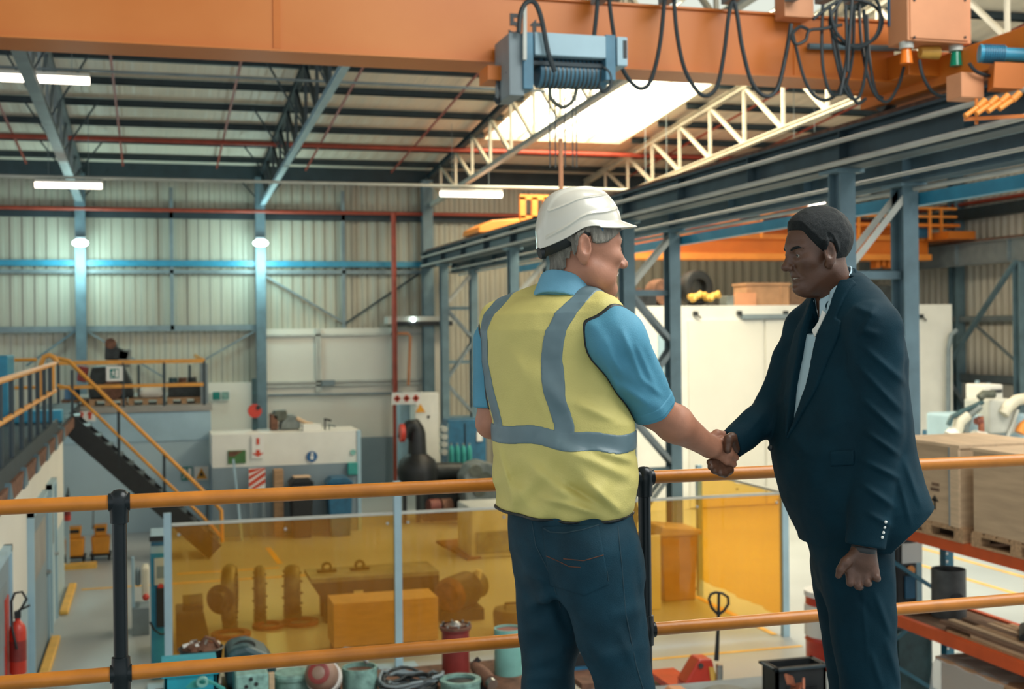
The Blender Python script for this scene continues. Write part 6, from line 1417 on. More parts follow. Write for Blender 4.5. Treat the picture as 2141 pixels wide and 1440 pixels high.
# ------------------------------------------------------------------ the man in the hard hat
mk('skin_light', (0.42, 0.18, 0.108), 0.5, 0, 0.12, 18, bump=.06, bscale=160)
mk('skin_dark', (0.095, 0.040, 0.022), 0.42, 0, 0.14, 18, bump=.06, bscale=160)
mk('vest', (0.60, 0.51, 0.16), 0.62, 0, 0.05, 6, bump=.15, bscale=260)
mk('reflective', (0.12, 0.185, 0.21), 0.45, 0.0, 0.10, 9)
mk('shirt_blue', (0.075, 0.27, 0.39), 0.7, 0, 0.08, 8, bump=.15, bscale=300)
mk('collar_blue', (0.14, 0.36, 0.50), 0.7, 0, 0.08, 8, bump=.15, bscale=300)
mk('denim', (0.0052, 0.033, 0.052), 0.75, 0, 0.28, 9, bump=.2, bscale=330, spec=.25)
mk('denim_seam', (0.016, 0.045, 0.062), 0.8, 0, 0.2, 9)
mk('stitch', (0.10, 0.035, 0.018), 0.8, 0, 0.2, 40)
mk('helmet', (0.66, 0.62, 0.53), 0.28, 0, 0.02, 3, coat=.3)
mk('hair_grey', (0.22, 0.20, 0.165), 0.75, 0, 0.4, 60, bump=.6, bscale=220, stretch=(1, 1, .25))
mk('hair_black', (0.006, 0.009, 0.010), 0.55, 0, 0.8, 300, spec=.25, bump=.5, bscale=700)
mk('moustache', (0.46, 0.39, 0.31), 0.8, 0, 0.2, 60)
mk('suit', (0.0017, 0.0215, 0.0345), 0.75, 0, 0.18, 7, bump=.15, bscale=420, spec=.15)
mk('shirt_pale', (0.40, 0.55, 0.62), 0.7, 0, 0.06, 7)
mk('eye_white', (0.30, 0.27, 0.23), 0.25); mk('leather', (0.03, 0.02, 0.015), 0.45)
W = Figure(1200, 3.5, 'person in a white hard hat and yellow hi-vis vest, seen from behind, shaking hands')
P = W.P
TH1 = R_(-35)                                     # torso turned to the right: lateral axis (cos, sin)
fw = np.array([math.sin(R_(35)), math.cos(R_(35)), 0]); rt = np.array([math.cos(R_(35)), -math.sin(R_(35)), 0])
sh_r, el_r, wr_r = P(1275, 690, -.12), P(1366, 856, -.03), P(1484, 934, .10)
sh_l, el_l = P(1040, 690, .11), P(1027, 884, .10)
HC1 = P(1222, 521, .0)
trunk_edges = [(618, 1095, 1235, .8), (634, 1058, 1268), (655, 1028, 1272), (690, 1009, 1268), (750, 1008, 1262), (820, 1016, 1290), (880, 1028, 1322), (950, 1029, 1326), (1010, 1031, 1329), (1050, 1036, 1324), (1078, 1039, 1317)]
vrows = W.rows(trunk_edges, .68, TH1)
VF = [(1120, 905, 1310, 1060, .030, .010), (1165, 930, 1320, 1000, .018, .009), (1090, 960, 1230, 1075, .022, .008), (1060, 1000, 1120, 1078, .02, .006), (1215, 1000, 1300, 1072, .014, .009),
      (1040, 930, 1075, 1060, .010, .006), (1100, 760, 1190, 860, .03, .007), (1060, 720, 1150, 880, .02, .004), (1200, 840, 1290, 880, .015, .006), (1130, 1040, 1260, 1076, .010, .006), (1240, 940, 1325, 965, .012, .006), (1180, 1010, 1250, 1050, .01, -.006)]
def f_trunk(p):
    d = loft(p, vrows, TH1, .03)
    d = smin(d, cap(p, P(1180, 622, .03), P(1262, 662, -.10), .055, .062), .04)
    d = smin(d, cap(p, P(1165, 622, .03), P(1046, 668, .10), .055, .060), .04)
    return d
z_hem = P(1190, 1074)[2]
def near(p): return np.clip(-(p[:, 1]) * 12 + .6, 0, 1)
def f_vest0(p):
    d = f_trunk(p) - folds(W, p, VF) * near(p) * 2.1 - noise(p, 14) * .006 - noise(p, 34) * .0025
    low = np.clip((P(0, 930)[2] - p[:, 2]) * 8, 0, 1)
    d = d - low * .0045 * np.sin(p[:, 0] * 60 - p[:, 2] * 55 + 6 * noise(p, 7)) 
    return smax(d, -cap(p, HC1 + [-.045, 0, -.02], P(1190, 575, .02), .062, .070), .01)
def f_vest(p):
    d = f_vest0(p)
    return smax(d, z_hem - .012 * np.cos((p[:, 0] - .0) * 9) - p[:, 2] + .012, .004)
lo1, hi1 = (-.32, -.30, .90), (.30, .30, 1.66)
vest = W.mesh('hi_vis_vest', f_vest, lo1, hi1, .0042, 'vest', label='yellow hi-vis vest with grey reflective bands')
def f_sleeve_r(p):
    d = cap(p, P(1282, 706, -.125), el_r + [-.003, 0, .006], .083, .064)
    d = smin(d, cap(p, P(1250, 672, -.09), P(1290, 712, -.12), .055, .08), .03)
    ax = (el_r - sh_r) / np.linalg.norm(el_r - sh_r)
    t = (p - el_r) @ ax
    d = d - folds(W, p, [(1300, 690, 1345, 800, .010, .009), (1262, 700, 1300, 790, .012, .007), (1330, 720, 1372, 815, .009, .007), (1290, 800, 1360, 850, .012, .008), (1268, 760, 1300, 840, .010, .007), (1340, 790, 1385, 828, .008, .005)]) * 1.2
    d = d - .0045 * np.sin((p[:, 0] * 50 + p[:, 2] * 38) + 5 * noise(p, 9)) * np.clip(noise(p, 6) * 3 + .6, 0, 1) - noise(p, 26) * .004
    return smax(d, t - .012, .004)
sl = W.mesh('shirt_sleeve', f_sleeve_r, (-.02, -.32, 1.15), (.36, .12, 1.62), .004, 'shirt_blue', label='blue short sleeve of the right arm')
def f_hem_r(p):
    ax = (el_r - sh_r) / np.linalg.norm(el_r - sh_r); t = (p - el_r) @ ax
    return smax(f_sleeve_r(p) - .0022, np.abs(t + .012) - .016, .002)
W.mesh('sleeve_hem', f_hem_r, (-.02, -.32, 1.15), (.36, .12, 1.45), .004, 'shirt_blue', sl)
def f_sleeve_l(p):
    d = cap(p, sh_l + [-.005, 0, -.03], P(1032, 852, .10), .066, .058); return smax(d - noise(p, 24) * .004, P(0, 862, .1)[2] - p[:, 2], .004)
W.mesh('shirt_sleeve', f_sleeve_l, (-.36, -.02, 1.2), (-.1, .26, 1.62), .0045, 'shirt_blue', label='blue short sleeve of the left arm')
# black piping along armholes and hem
def f_arm_trim(p): return np.sqrt(f_vest(p) ** 2 + f_sleeve_r(p) ** 2) - .0045
W.mesh('armhole_piping', f_arm_trim, (-.1, -.32, 1.2), (.3, .2, 1.64), .0032, 'black', vest, smooth=2)
def f_arm_trim_l(p): return np.sqrt(f_vest(p) ** 2 + f_sleeve_l(p) ** 2) - .0045
W.mesh('armhole_piping', f_arm_trim_l, (-.36, -.1, 1.2), (-.1, .3, 1.64), .0035, 'black', vest, smooth=2)
def f_hem_trim(p): return smax(np.abs(f_vest0(p)) - .004, np.abs(p[:, 2] - (z_hem + .010 - .012 * np.cos(p[:, 0] * 9))) - .0045, .002)
W.mesh('hem_piping', f_hem_trim, (-.32, -.3, .9), (.3, .3, 1.02), .0036, 'black', vest)
# reflective bands
zb1, zb0 = P(1190, 890)[2], P(1190, 927)[2]
def f_belt(p):
    zc = (zb0 + zb1) / 2 + .010 * np.sin((p[:, 0] + .03) * -11) + .004 * np.sin(p[:, 0] * 40)
    return smax(f_vest(p) - .0028, np.abs(p[:, 2] - zc) - .0255, .002)
W.mesh('reflective_band', f_belt, (-.3, -.28, 1.08), (.3, .28, 1.3), .0036, 'reflective', vest, 'grey reflective waist band')
def lateral(p):
    cx = np.interp(p[:, 2], [r[0] for r in sorted(vrows)], [r[1] for r in sorted(vrows)])
    return (p[:, 0] - cx) * rt[0] + p[:, 1] * rt[1]
def f_strap(sgn, s0):
    def g(p):
        s = lateral(p) * sgn; c = np.interp(p[:, 2], [1.1, 1.3, 1.45, 1.52, 1.6], [s0, s0, s0 + .008, s0 + .018, s0 + .020])
        d = smax(f_vest(p) - .0026, np.abs(s - c) - .0265, .002)
        d = smax(d, (p @ fw) - .03, .002)
        return smax(d, zb0 + .02 - p[:, 2], .002)
    return g
W.mesh('reflective_band', f_strap(1, .094), (-.2, -.28, 1.12), (.3, .2, 1.66), .0036, 'reflective', vest, 'grey reflective strap over the right shoulder')
W.mesh('reflective_band', f_strap(-1, .142), (-.32, -.28, 1.12), (.1, .25, 1.66), .0036, 'reflective', vest, 'grey reflective strap over the left shoulder')
# shirt collar
def f_collar(p):
    c = P(1192, 621, .02); q = p - c; a = q[:, 0] * fw[0] + q[:, 1] * fw[1]; b = q[:, 0] * rt[0] + q[:, 1] * rt[1]
    zc = .030 - .50 * (a + .02)
    h = q[:, 2] - zc
    rr = .070 - .42 * np.minimum(h, .03) * .8
    r = np.sqrt((a / 1.12) ** 2 + b ** 2)
    d = np.abs(r - rr) - .0045
    d = smin(d, np.abs(r - rr - .010) - .004 + np.maximum(h - .012, 0) * 2, .006)
    return smax(d, np.maximum(h - .014, -.066 - h), .006) - noise(p, 40) * .002
W.mesh('shirt_collar', f_collar, (-.2, -.16, 1.45), (.17, .22, 1.72), .0034, 'collar_blue', label='pale blue shirt collar')
def f_neckline(p): return smax(np.sqrt(f_vest(p) ** 2 + (cap(p, HC1 + [-.045, 0, -.02], P(1190, 575, .02), .062, .070)) ** 2) - .0045, -1 + p[:, 0] * 0, .002)
W.mesh('neck_piping', f_neckline, (-.2, -.2, 1.5), (.16, .2, 1.68), .0034, 'black', vest, smooth=2)
# body: head, neck, trunk, arms and hands
Y1 = R_(20)
def f_hand_r(p):
    Q = lambda x, y, dd: P(x, y, dd)
    d = cap(p, wr_r, Q(1500, 940, .125), .027, .024)
    kn = [(1512, 921, .125), (1521, 935, .122), (1524, 949, .124), (1519, 963, .130)]
    for i, k in enumerate(kn):
        d = smin(d, cap(p, Q(1488 + i, 930 + 4 * i, .118), Q(*k), .0165, .0125), .014)
        m = Q(k[0] + 14, k[1] + 7, k[2] + .022); d = smin(d, cap(p, Q(*k), m, .0115, .0100), .006)
        e = Q(k[0] + 2, k[1] + 10, k[2] + .052); d = smin(d, cap(p, m, e, .0098, .0085), .004)
    th = [Q(1486, 916, .135), Q(1499, 907, .142), Q(1513, 909, .150), Q(1522, 914, .158)]
    for a, b, r in zip(th, th[1:], (.0145, .0118, .0105)): d = smin(d, cap(p, a, b, r, r - .0015), .008)
    return d
def f_body1(p):
    hd, q = head_sdf(p, HC1, Y1, R_(5), 1.045, jowl=1, ex=-.040, es=1.12)
    neck = cap(p, HC1 + [-.030, .0, -.055], P(1188, 622, .015), .060, .066)
    d = smin(hd, neck, .03)
    d = smin(d, cap(p, HC1 + [-.03, .0, -.07], HC1 + [.05, .02, -.115], .045, .03), .03)
    core = loft(p, [(r[0], r[1], r[2], r[3] - .03, r[4] - .03) for r in vrows], TH1, .04)
    d = smin(d, core, .04)
    d = smin(d, cap(p, sh_r, el_r, .055, .05), .03)
    fm = el_r * .62 + wr_r * .38 + np.array([0, 0, .0])
    fa = smin(cap(p, el_r, fm, .049, .052), cap(p, fm, wr_r, .051, .0315), .02)
    fa = fa - .0025 * noise(p, 30)
    d = smin(d, fa, .015)
    d = smin(d, f_hand_r(p), .016)
    d = smin(d, cap(p, sh_l, el_l, .05, .042), .03)
    d = smin(d, cap(p, el_l, P(1085, 915, .33), .041, .03), .02)
    pm = P(1110, 925, .42); d = smin(d, ell(p, pm, (.04, .045, .02)), .02)
    for k in range(4): d = smin(d, cap(p, pm + [-.022 + .015 * k, .03, 0], pm + [-.028 + .018 * k, .085, -.012], .009, .0075), .006)
    d = smin(d, cap(p, pm + [.03, .0, .01], pm + [.06, .04, .02], .011, .008), .008)
    for a, b in LEGS1: d = smin(d, cap(p, a, b, .05, .045), .03)
    return d
hipR, hipL = P(1240, 1150, -.075), P(1152, 1150, .075)
knR, knL = P(1308, 1440, -.06), P(1146, 1440, .10)
anR, anL = np.array([P(1305, 1440)[0], -.07, .1]), np.array([P(1135, 1440)[0], .13, .1])
LEGS1 = [(hipR, knR), (knR, anR), (hipL, knL), (knL, anL)]
body1 = W.mesh('body', f_body1, (-.34, -.28, .04), (.50, .52, 1.84), .0034, 'skin_light', label='ruddy light skin')
# jeans
jrows = W.rows([(1010, 1066, 1314), (1075, 1064, 1317), (1110, 1064, 1322), (1150, 1068, 1337), (1200, 1086, 1342), (1250, 1110, 1330)], .74, TH1)
JF = [(1130, 1160, 1190, 1330, .016, -.012), (1100, 1270, 1150, 1250, .02, .008), (1090, 1200, 1150, 1215, .016, .006), (1180, 1330, 1300, 1400, .03, .010), (1240, 1380, 1350, 1350, .022, .009), (1100, 1390, 1190, 1360, .02, .010), (1095, 1420, 1180, 1410, .015, .008), (1290, 1310, 1340, 1420, .014, .006), (1330, 1180, 1346, 1330, .01, -.005), (1270, 1290, 1345, 1270, .02, .006), (1085, 1330, 1150, 1300, .02, .007)]
def f_jeans(p):
    d = loft(p, jrows, TH1, .03)
    lr = smin(cap(p, hipR, knR, .128, .077), cap(p, knR, anR, .077, .066), .03)
    ll = smin(cap(p, hipL, knL, .112, .070), cap(p, knL, anL, .070, .062), .03)
    d = smin(smin(d, lr, .025), ll, .02) if False else smin(smin(d, lr, .03), smin(d, ll, .03), .012)
    d = d - folds(W, p, JF) - noise(p, 12) * .007 - noise(p, 30) * .003
    return smax(d, p[:, 2] - P(0, 1060)[2], .006)
jeans = W.mesh('jeans', f_jeans, (-.34, -.32, .06), (.34, .34, 1.05), .0046, 'denim', label='dark blue denim jeans')
pk = [(1132, 1100), (1252, 1096), (1274, 1222), (1222, 1246), (1150, 1225)]
def poly_sd(fig, p, poly):
    q = fig.pix(p); d = None; n = len(poly)
    for i in range(n):
        a, b = fig.pq(*poly[i]), fig.pq(*poly[(i + 1) % n]); e = b - a; nrm = np.array([-e[1], e[0]]) / np.linalg.norm(e)
        v = (q - a) @ nrm; d = v if d is None else np.maximum(d, v)
    return d
def f_pocket(p): return smax(smax(f_jeans(p) - .0035, poly_sd(W, p, pk), .003), p[:, 1] + .02, .002)
pocket = W.mesh('back_pocket', f_pocket, (-.14, -.32, .7), (.14, .02, .98), .0036, 'denim', jeans)
# seams and stitching laid on the denim
def on(f, px, py, dd0=-.4, n=60, out=.0):
    """first surface point along the view ray through a place of the picture"""
    prev = None
    ds = np.linspace(dd0, .35, 400); pts = np.array([P(px, py, d) for d in ds]); v = f(pts); i = np.argmax(v < out)
    return Vector(pts[i]) if (v < out).any() else None
def seam(nm, f, pts, r, m, par, k=5):
    Q = []
    for (x0, y0), (x1, y1) in zip(pts, pts[1:]):
        for j in range(k): Q.append((x0 + (x1 - x0) * j / k, y0 + (y1 - y0) * j / k))
    Q.append(pts[-1]); Q = [on(f, *q, out=.001) for q in Q]; Q = [q for q in Q if q is not None]
    if len(Q) > 2: W.put(nm, MB().tube(Q, r, 5), m, par)
seam('pocket_hem', f_pocket, [(1136, 1104), (1150, 1112), (1180, 1114), (1220, 1107), (1252, 1097)], .0022, 'denim_seam', pocket)
seam('stitching', f_pocket, [(1142, 1162), (1165, 1172), (1190, 1184), (1214, 1186)], .0014, 'stitch', pocket); seam('stitching', f_pocket, [(1178, 1168), (1220, 1172), (1262, 1160)], .0014, 'stitch', pocket)
seam('stitching', f_pocket, [(1258, 1100), (1266, 1160), (1272, 1215)], .0010, 'denim_seam', pocket)
seam('side_seam', f_jeans, [(1292, 1100), (1300, 1180), (1308, 1280), (1330, 1390), (1345, 1440)], .0016, 'denim_seam', jeans)
seam('centre_seam', f_jeans, [(1112, 1090), (1120, 1140), (1150, 1200), (1172, 1270)], .0016, 'denim_seam', jeans)
# shoes
for an, kn in ((anR, knR), (anL, knL)):
    def f_shoe(p, an=an):
        d = smin(cap(p, an + [-.02, -.03, -.05], an + fw * .17 + [0, 0, -.065], .045, .035), cap(p, an, an + [0, 0, -.03], .05, .05), .03); return smax(d, .003 - p[:, 2], .004)
    W.mesh('shoe', f_shoe, tuple(an - [.2, .2, .11]), tuple(an + [.25, .3, .1]), .006, 'leather')
# hair and moustache
def f_hair1(p):
    hd, q = head_sdf(p, HC1, Y1, R_(5), 1.045, jowl=1, ex=-.040, es=1.12)
    g = np.interp(q[:, 0], [-.13, -.09, -.072, -.062, -.056, -.040, -.020, -.012, .004, .03, .05, .075, .1], [-.085, -.078, -.070, -.050, .020, .038, .036, .012, .010, .016, .03, .05, .06])
    d = smin(hd, cap(p, HC1 + [-.030, .0, -.055], P(1188, 622, .015), .060, .066), .03) - .0065 - .004 * noise(p * np.array([1, 1, .3]), 130)
    return smax(d, (g - q[:, 2]) * .7, .004)
W.mesh('hair', f_hair1, tuple(HC1 - .15), tuple(HC1 + .15), .003, 'hair_grey', label='short grey hair')
def hpt(c, yaw, pitch, s, v):
    f = np.array([math.cos(yaw), math.sin(yaw), 0]); l = np.array([-math.sin(yaw), math.cos(yaw), 0]); u = np.array([0, 0, 1.0])
    f2 = f * math.cos(pitch) - u * math.sin(pitch); u2 = u * math.cos(pitch) + f * math.sin(pitch)
    return np.array(c) + s * (f2 * v[0] + l * v[1] + u2 * v[2])
H1 = lambda *v: hpt(HC1, Y1, R_(5), 1.045, v)
def f_mou(p):
    d = np.minimum(cap(p, H1(.099, -.003, -.054), H1(.088, -.026, -.066), .0052, .0028), cap(p, H1(.099, .003, -.054), H1(.088, .026, -.066), .0052, .0028)); return d - noise(p, 260) * .004
W.mesh('moustache', f_mou, tuple(H1(.1, 0, -.06) - .045), tuple(H1(.1, 0, -.06) + .045), .002, 'moustache', label='white moustache')
for sg in (-1, 1): 
    W.put('eye', MB().ball(H1(.0782, .0335 * sg, .0045), .0125, 16), 'eye_white'); W.put('eyebrow', MB().tube([H1(.096, .012 * sg, .028), H1(.092, .03 * sg, .034), H1(.078, .048 * sg, .03)], .004, 8), 'moustache')
# hard hat
tilt = R_(-8)
hf = np.array([math.cos(Y1), math.sin(Y1), 0]); hl = np.array([-math.sin(Y1), math.cos(Y1), 0]); hu = np.array([0, 0, 1.0])
hf2 = hf * math.cos(tilt) - hu * math.sin(tilt); hu2 = hu * math.cos(tilt) + hf * math.sin(tilt)
hc = P(1208, 487, .005)
HP = lambda x, y, z: Vector(hc + hf2 * x + hl * y + hu2 * z)
vs, fs = [], []; NA, NT = 260, 120
for j in range(NT + 1):
    t = j / NT
    for i in range(NA):
        a = 2 * PI * i / NA; ca, sa = math.cos(a), math.sin(a)
        e = math.cos(t * PI / 2) ** .62; zz_ = math.sin(t * PI / 2)
        L = .128 if ca > 0 else .119
        x, y, z = L * ca * e, .106 * sa * e, .121 * zz_
        drop = (.026 * max(0, -ca - .25) ** 1.2 * 1.6 - .012 * math.exp(-((ca + .05) / .35) ** 2)) * (1 - t) ** 1.5
        z -= drop
        ridge = .008 * (1 / (1 + math.exp((abs(y) - .034) * 700))) * min(1, zz_ * 3) * (1 if ca > -.98 else 1)
        z += ridge * zz_; x += ridge * ca * (1 - zz_)
        for t0 in (.20 + .10 * ca, .52 + .07 * ca):
            g_ = math.exp(-((t - t0) / .020) ** 2) * .0042 * (1 if abs(y) > .035 else .2); x += g_ * ca; y += g_ * sa
        if t < .10:
            fl = (1 - t / .10); x += .006 * ca * fl; y += .006 * sa * fl
            if ca > .15: x += .045 * ((ca - .15) / .85) ** .8 * fl ** 1.2; z -= .004 * fl
        vs.append(HP(x, y, z))
for j in range(NT):
    for i in range(NA): fs.append((j * NA + i, j * NA + (i + 1) % NA, (j + 1) * NA + (i + 1) % NA, (j + 1) * NA + i))
hat = W.put('hard_hat', MB().add(vs, fs), 'helmet', label='white vented hard hat')
sm = hat.modifiers.new('shell', 'SOLIDIFY'); sm.thickness = .003; sm.offset = -1
for me_ in (hat.data,): me_.polygons.foreach_set('use_smooth', [True] * len(me_.polygons))
for k in range(3):
    x = -.022 + .022 * k; z = .121 * math.sqrt(1 - (x / .125) ** 2) + .006; W.put('vent_slot', MB().box(HP(x, -.026, z - .004), (.013, .008, .006), Matrix((Vector(hf2), Vector(hl), Vector(hu2))).transposed()), 'black', hat, False)
bd = MB(); ring = []
for i in range(48):
    a = 2 * PI * i / 48; ring.append((math.cos(a), math.sin(a)))
vs, fs = [], []
for i, (ca, sa) in enumerate(ring):
    bk = max(0, -ca)
    for r, z in ((.0, .02), (.0, -.014 - .040 * bk)): vs.append(HP((.100 if ca > 0 else .113) * ca - .004, .092 * sa, z))
for i in range(48): j = (i + 1) % 48; fs.append((2 * i, 2 * j, 2 * j + 1, 2 * i + 1))
hb = W.put('headband', MB().add(vs, fs), 'black', hat); sm = hb.modifiers.new('band', 'SOLIDIFY'); sm.thickness = .004
W.put('ratchet_knob', MB().cyl(HP(-.112, -.0, -.040), HP(-.124, 0, -.042), .020, .016, 18), 'black', hat)
W.put('strap_clip', MB().box(HP(.03, -.093, -.005), (.012, .006, .03), Matrix((Vector(hf2), Vector(hl), Vector(hu2))).transposed()), 'blue_paint', hat, False)
# ------------------------------------------------------------------ the man in the suit
S = Figure(1770, 3.62, 'person with short dark hair in a navy suit, facing left and shaking hands')
P2 = S.P
dl = W.D0 - S.D0                                   # depth difference so both hands meet
f2 = np.array([-math.cos(R_(20)), -math.sin(R_(20)), 0]); l2 = np.array([math.sin(R_(20)), -math.cos(R_(20)), 0])   # facing, and his left side (towards the camera)
TH2 = math.atan2(l2[1], l2[0])
Y2, PT2, HS2 = math.atan2(-.27, -.963), R_(9), .93
HC2 = P2(1709, 528, .0)
H2 = lambda *v: hpt(HC2, Y2, PT2, HS2, v)
sh2l, el2l, wr2l = P2(1826, 690, -.17), P2(1838, 905, -.20), P2(1806, 1150, -.235)
sh2r, el2r, wr2r = P2(1694, 690, .17), P2(1622, 858, .14), P2(1534, 926, dl + .155)
jedges = [(590, 1722, 1806, 1.0), (606, 1716, 1826, .95), (640, 1700, 1852, .85), (690, 1676, 1872, .72), (750, 1660, 1880, .66), (800, 1648, 1878, .64), (850, 1636, 1882, .64), (900, 1624, 1890, .64), (935, 1617, 1900, .65), (1000, 1629, 1918, .68), (1050, 1643, 1936, .74), (1090, 1662, 1938, .78), (1120, 1676, 1936, .8), (1170, 1692, 1930, .8)]
def jr(shrink=0.0):
    out = []
    for y, xl, xr, asp in jedges:
        a, b = P2(xl, y), P2(xr, y); w = (b[0] - a[0]) / 2 - shrink
        # lateral half A along l2, front-back half B = asp*A
        A = w / math.sqrt(l2[0] ** 2 + (asp * f2[0]) ** 2); out.append(((a[2] + b[2]) / 2, (a[0] + b[0]) / 2, .0, min(A, .25), w if False else A * asp))
    return out
jrows = jr()
def jlat(p):
    R = np.array(sorted(jrows)); cx = np.interp(p[:, 2], R[:, 0], R[:, 1]); return (p[:, 0] - cx) * l2[0] + p[:, 1] * l2[1], (p[:, 0] - cx) * f2[0] + p[:, 1] * f2[1]
JK = [(1880, 905, 1800, 830, .010, .008), (1885, 860, 1790, 760, .010, .007), (1892, 800, 1800, 720, .010, .006), (1878, 950, 1810, 900, .009, .009), (1880, 1000, 1800, 960, .009, .008), (1870, 1060, 1800, 1010, .010, .008), (1865, 1100, 1812, 1070, .009, .006), (1840, 700, 1800, 690, .012, .006),
      (1830, 640, 1800, 700, .010, .005), (1785, 640, 1835, 660, .010, .004), (1700, 900, 1770, 880, .02, .005), (1640, 900, 1700, 960, .02, .006), (1680, 1000, 1760, 1060, .03, .005), (1880, 1000, 1905, 1100, .008, .006), (1890, 960, 1925, 1060, .008, .006), (1600, 860, 1560, 905, .010, .006), (1625, 870, 1600, 920, .008, .006), (1640, 830, 1622, 850, .010, .007)]
def f_jtrunk(p):
    d = loft(p, jrows, TH2, .02)
    d = smin(d, cap(p, P2(1772, 604, .03), P2(1822, 672, -.13), .055, .07), .05)
    d = smin(d, cap(p, P2(1752, 604, .05), P2(1702, 672, .15), .055, .065), .05)
    return d
ax_l = (wr2l - el2l) / np.linalg.norm(wr2l - el2l); ax_r = (wr2r - el2r) / np.linalg.norm(wr2r - el2r)
cuff_l, cuff_r = P2(1809, 1142, -.232), P2(1527, 929, dl + .15)
def f_arm_l(p, cut=0.0):
    d = smin(cap(p, sh2l, el2l, .083, .064), cap(p, el2l, cuff_l + ax_l * .03, .064, .053), .02)
    d = d - folds(S, p, JK) * np.clip(-p[:, 1] * 9 - .4, 0, 1) * 1.7 - noise(p, 22) * .006
    return smax(d, (p - cuff_l) @ ax_l - cut, .004)
def f_arm_r(p, cut=0.0):
    d = smin(cap(p, sh2r, el2r, .08, .062), cap(p, el2r, cuff_r + ax_r * .03, .060, .042), .02)
    d = d - noise(p, 22) * .010 - folds(S, p, JK) * .8
    return smax(d, (p - cuff_r) @ ax_r - cut, .004)
ztop_, zbtn = P2(1750, 600)[2], P2(1620, 915)[2]
def vw(p): return np.interp(p[:, 2], [zbtn, zbtn + .15, ztop_ - .05, ztop_ + .1], [0.0, .034, .047, .050])
z_jh = P2(1700, 1136)[2]
def f_jacket0(p):
    d = f_jtrunk(p)
    s, t = jlat(p)
    d = d - folds(S, p, JK) * np.clip(-p[:, 1] * 6 + .8, 0, 1) - noise(p, 11) * .008 - noise(p, 28) * .003
    return d
def f_jacket(p):
    d = f_jacket0(p)
    d = smin(d, f_arm_l(p), .012); d = smin(d, f_arm_r(p), .02)
    s, t = jlat(p)
    v = smax(np.abs(s) - vw(p), -t + .0, .004)                    # V opening on the front
    d = smax(d, -smax(v, zbtn - p[:, 2], .004), .004)
    neckhole = cap(p, HC2 + [.040, .01, -.08], P2(1750, 640, .02), .055, .062); d = smax(d, -neckhole, .006)
    # hem: rises at the rear vent and falls to the front
    X = (p[:, 0] + S.R0) / (p[:, 1] + S.D0) * F + CX
    hem = z_jh - .004 + np.clip((X - 1856) / 720 * .98, 0, .2) + .006 * np.sin(p[:, 0] * 26)
    d = smax(d, np.where(((p - cuff_l) @ ax_l < .01) & (f_arm_l(p) < .006), -1, hem - p[:, 2]), .004)
    bot = smax(np.abs(s) - .006, np.abs(p[:, 2] - P2(0, 1060)[2]) - .12, .002); d = smax(d, -smax(bot, t + .02, .002), .003)     # rear vent
    return d
jk = S.mesh('suit_jacket', f_jacket, (-.42, -.36, .86), (.30, .36, 1.70), .0042, 'suit', label='navy suit jacket', smooth=2)
# lapels laid on the chest
def f_lapel(sg):
    def g(p):
        s, t = jlat(p); s = s * sg; w = vw(p)
        lap = np.interp(p[:, 2], [zbtn, zbtn + .12, ztop_ - .13, ztop_ - .10, ztop_ - .09, ztop_], [.004, .04, .074, .066, .040, .04])
        d = smax(f_jacket0(p) - .007, np.abs(s - w - lap / 2) - lap / 2, .003); d = smax(d, .02 - t, .003)
        d = smax(d, -(cap(p, HC2 + [.040, .01, -.08], P2(1750, 640, .02), .054, .061)), .004)
        return smax(d, smax(zbtn + .002 - p[:, 2], p[:, 2] - ztop_ - .02, .002), .003)
    return g
for sg, nm in ((1, 'near'), (-1, 'far')): S.mesh('lapel', f_lapel(sg), (-.3, -.3, 1.1), (.2, .3, 1.66), .0036, 'suit', jk, smooth=3)
def f_jcollar(p):
    c = P2(1742, 600, .02); q = p - c; a = q @ f2; b = q @ l2
    h = q[:, 2] - (.030 - .90 * (a + .045)); r = np.sqrt((a / 1.0) ** 2 + b ** 2)
    d = np.abs(r - (.0635 - .34 * h)) - .0055
    d = smax(d, np.maximum(h - .012, -.062 - h), .008); return smax(d, a - .055, .01)
S.mesh('jacket_collar', f_jcollar, (-.2, -.2, 1.45), (.24, .24, 1.76), .0036, 'suit', jk)
# cuff buttons, front button, pocket flap
for px, py in ((1856, 1091), (1853.5, 1102), (1851, 1113), (1848.5, 1123)):
    q = None
    prev = [np.array([P2(px - 4, py, d) for d in np.linspace(-.45, .1, 300)])][0]; v = f_jacket(prev); i = int(np.argmax(v < .001)) if (v < .001).any() else 150
    S.put('cuff_button', MB().ball(prev[i], .0044, 10), 'paper', jk)
q = P2(1611, 936, -.02); S.put('front_button', MB().ball(q, .0085, 14), 'black', jk)
def f_flap(p):
    q = [(1712, 944), (1786, 940), (1786, 972), (1714, 976)]
    return smax(smax(f_jacket0(p) - .006, poly_sd(S, p, q), .003), p[:, 1] + .02, .002)
S.mesh('pocket_flap', f_flap, tuple(P2(1700, 980) - [0, .32, .0]), tuple(P2(1800, 930) + [0, .1, 0]), .0036, 'suit', jk)
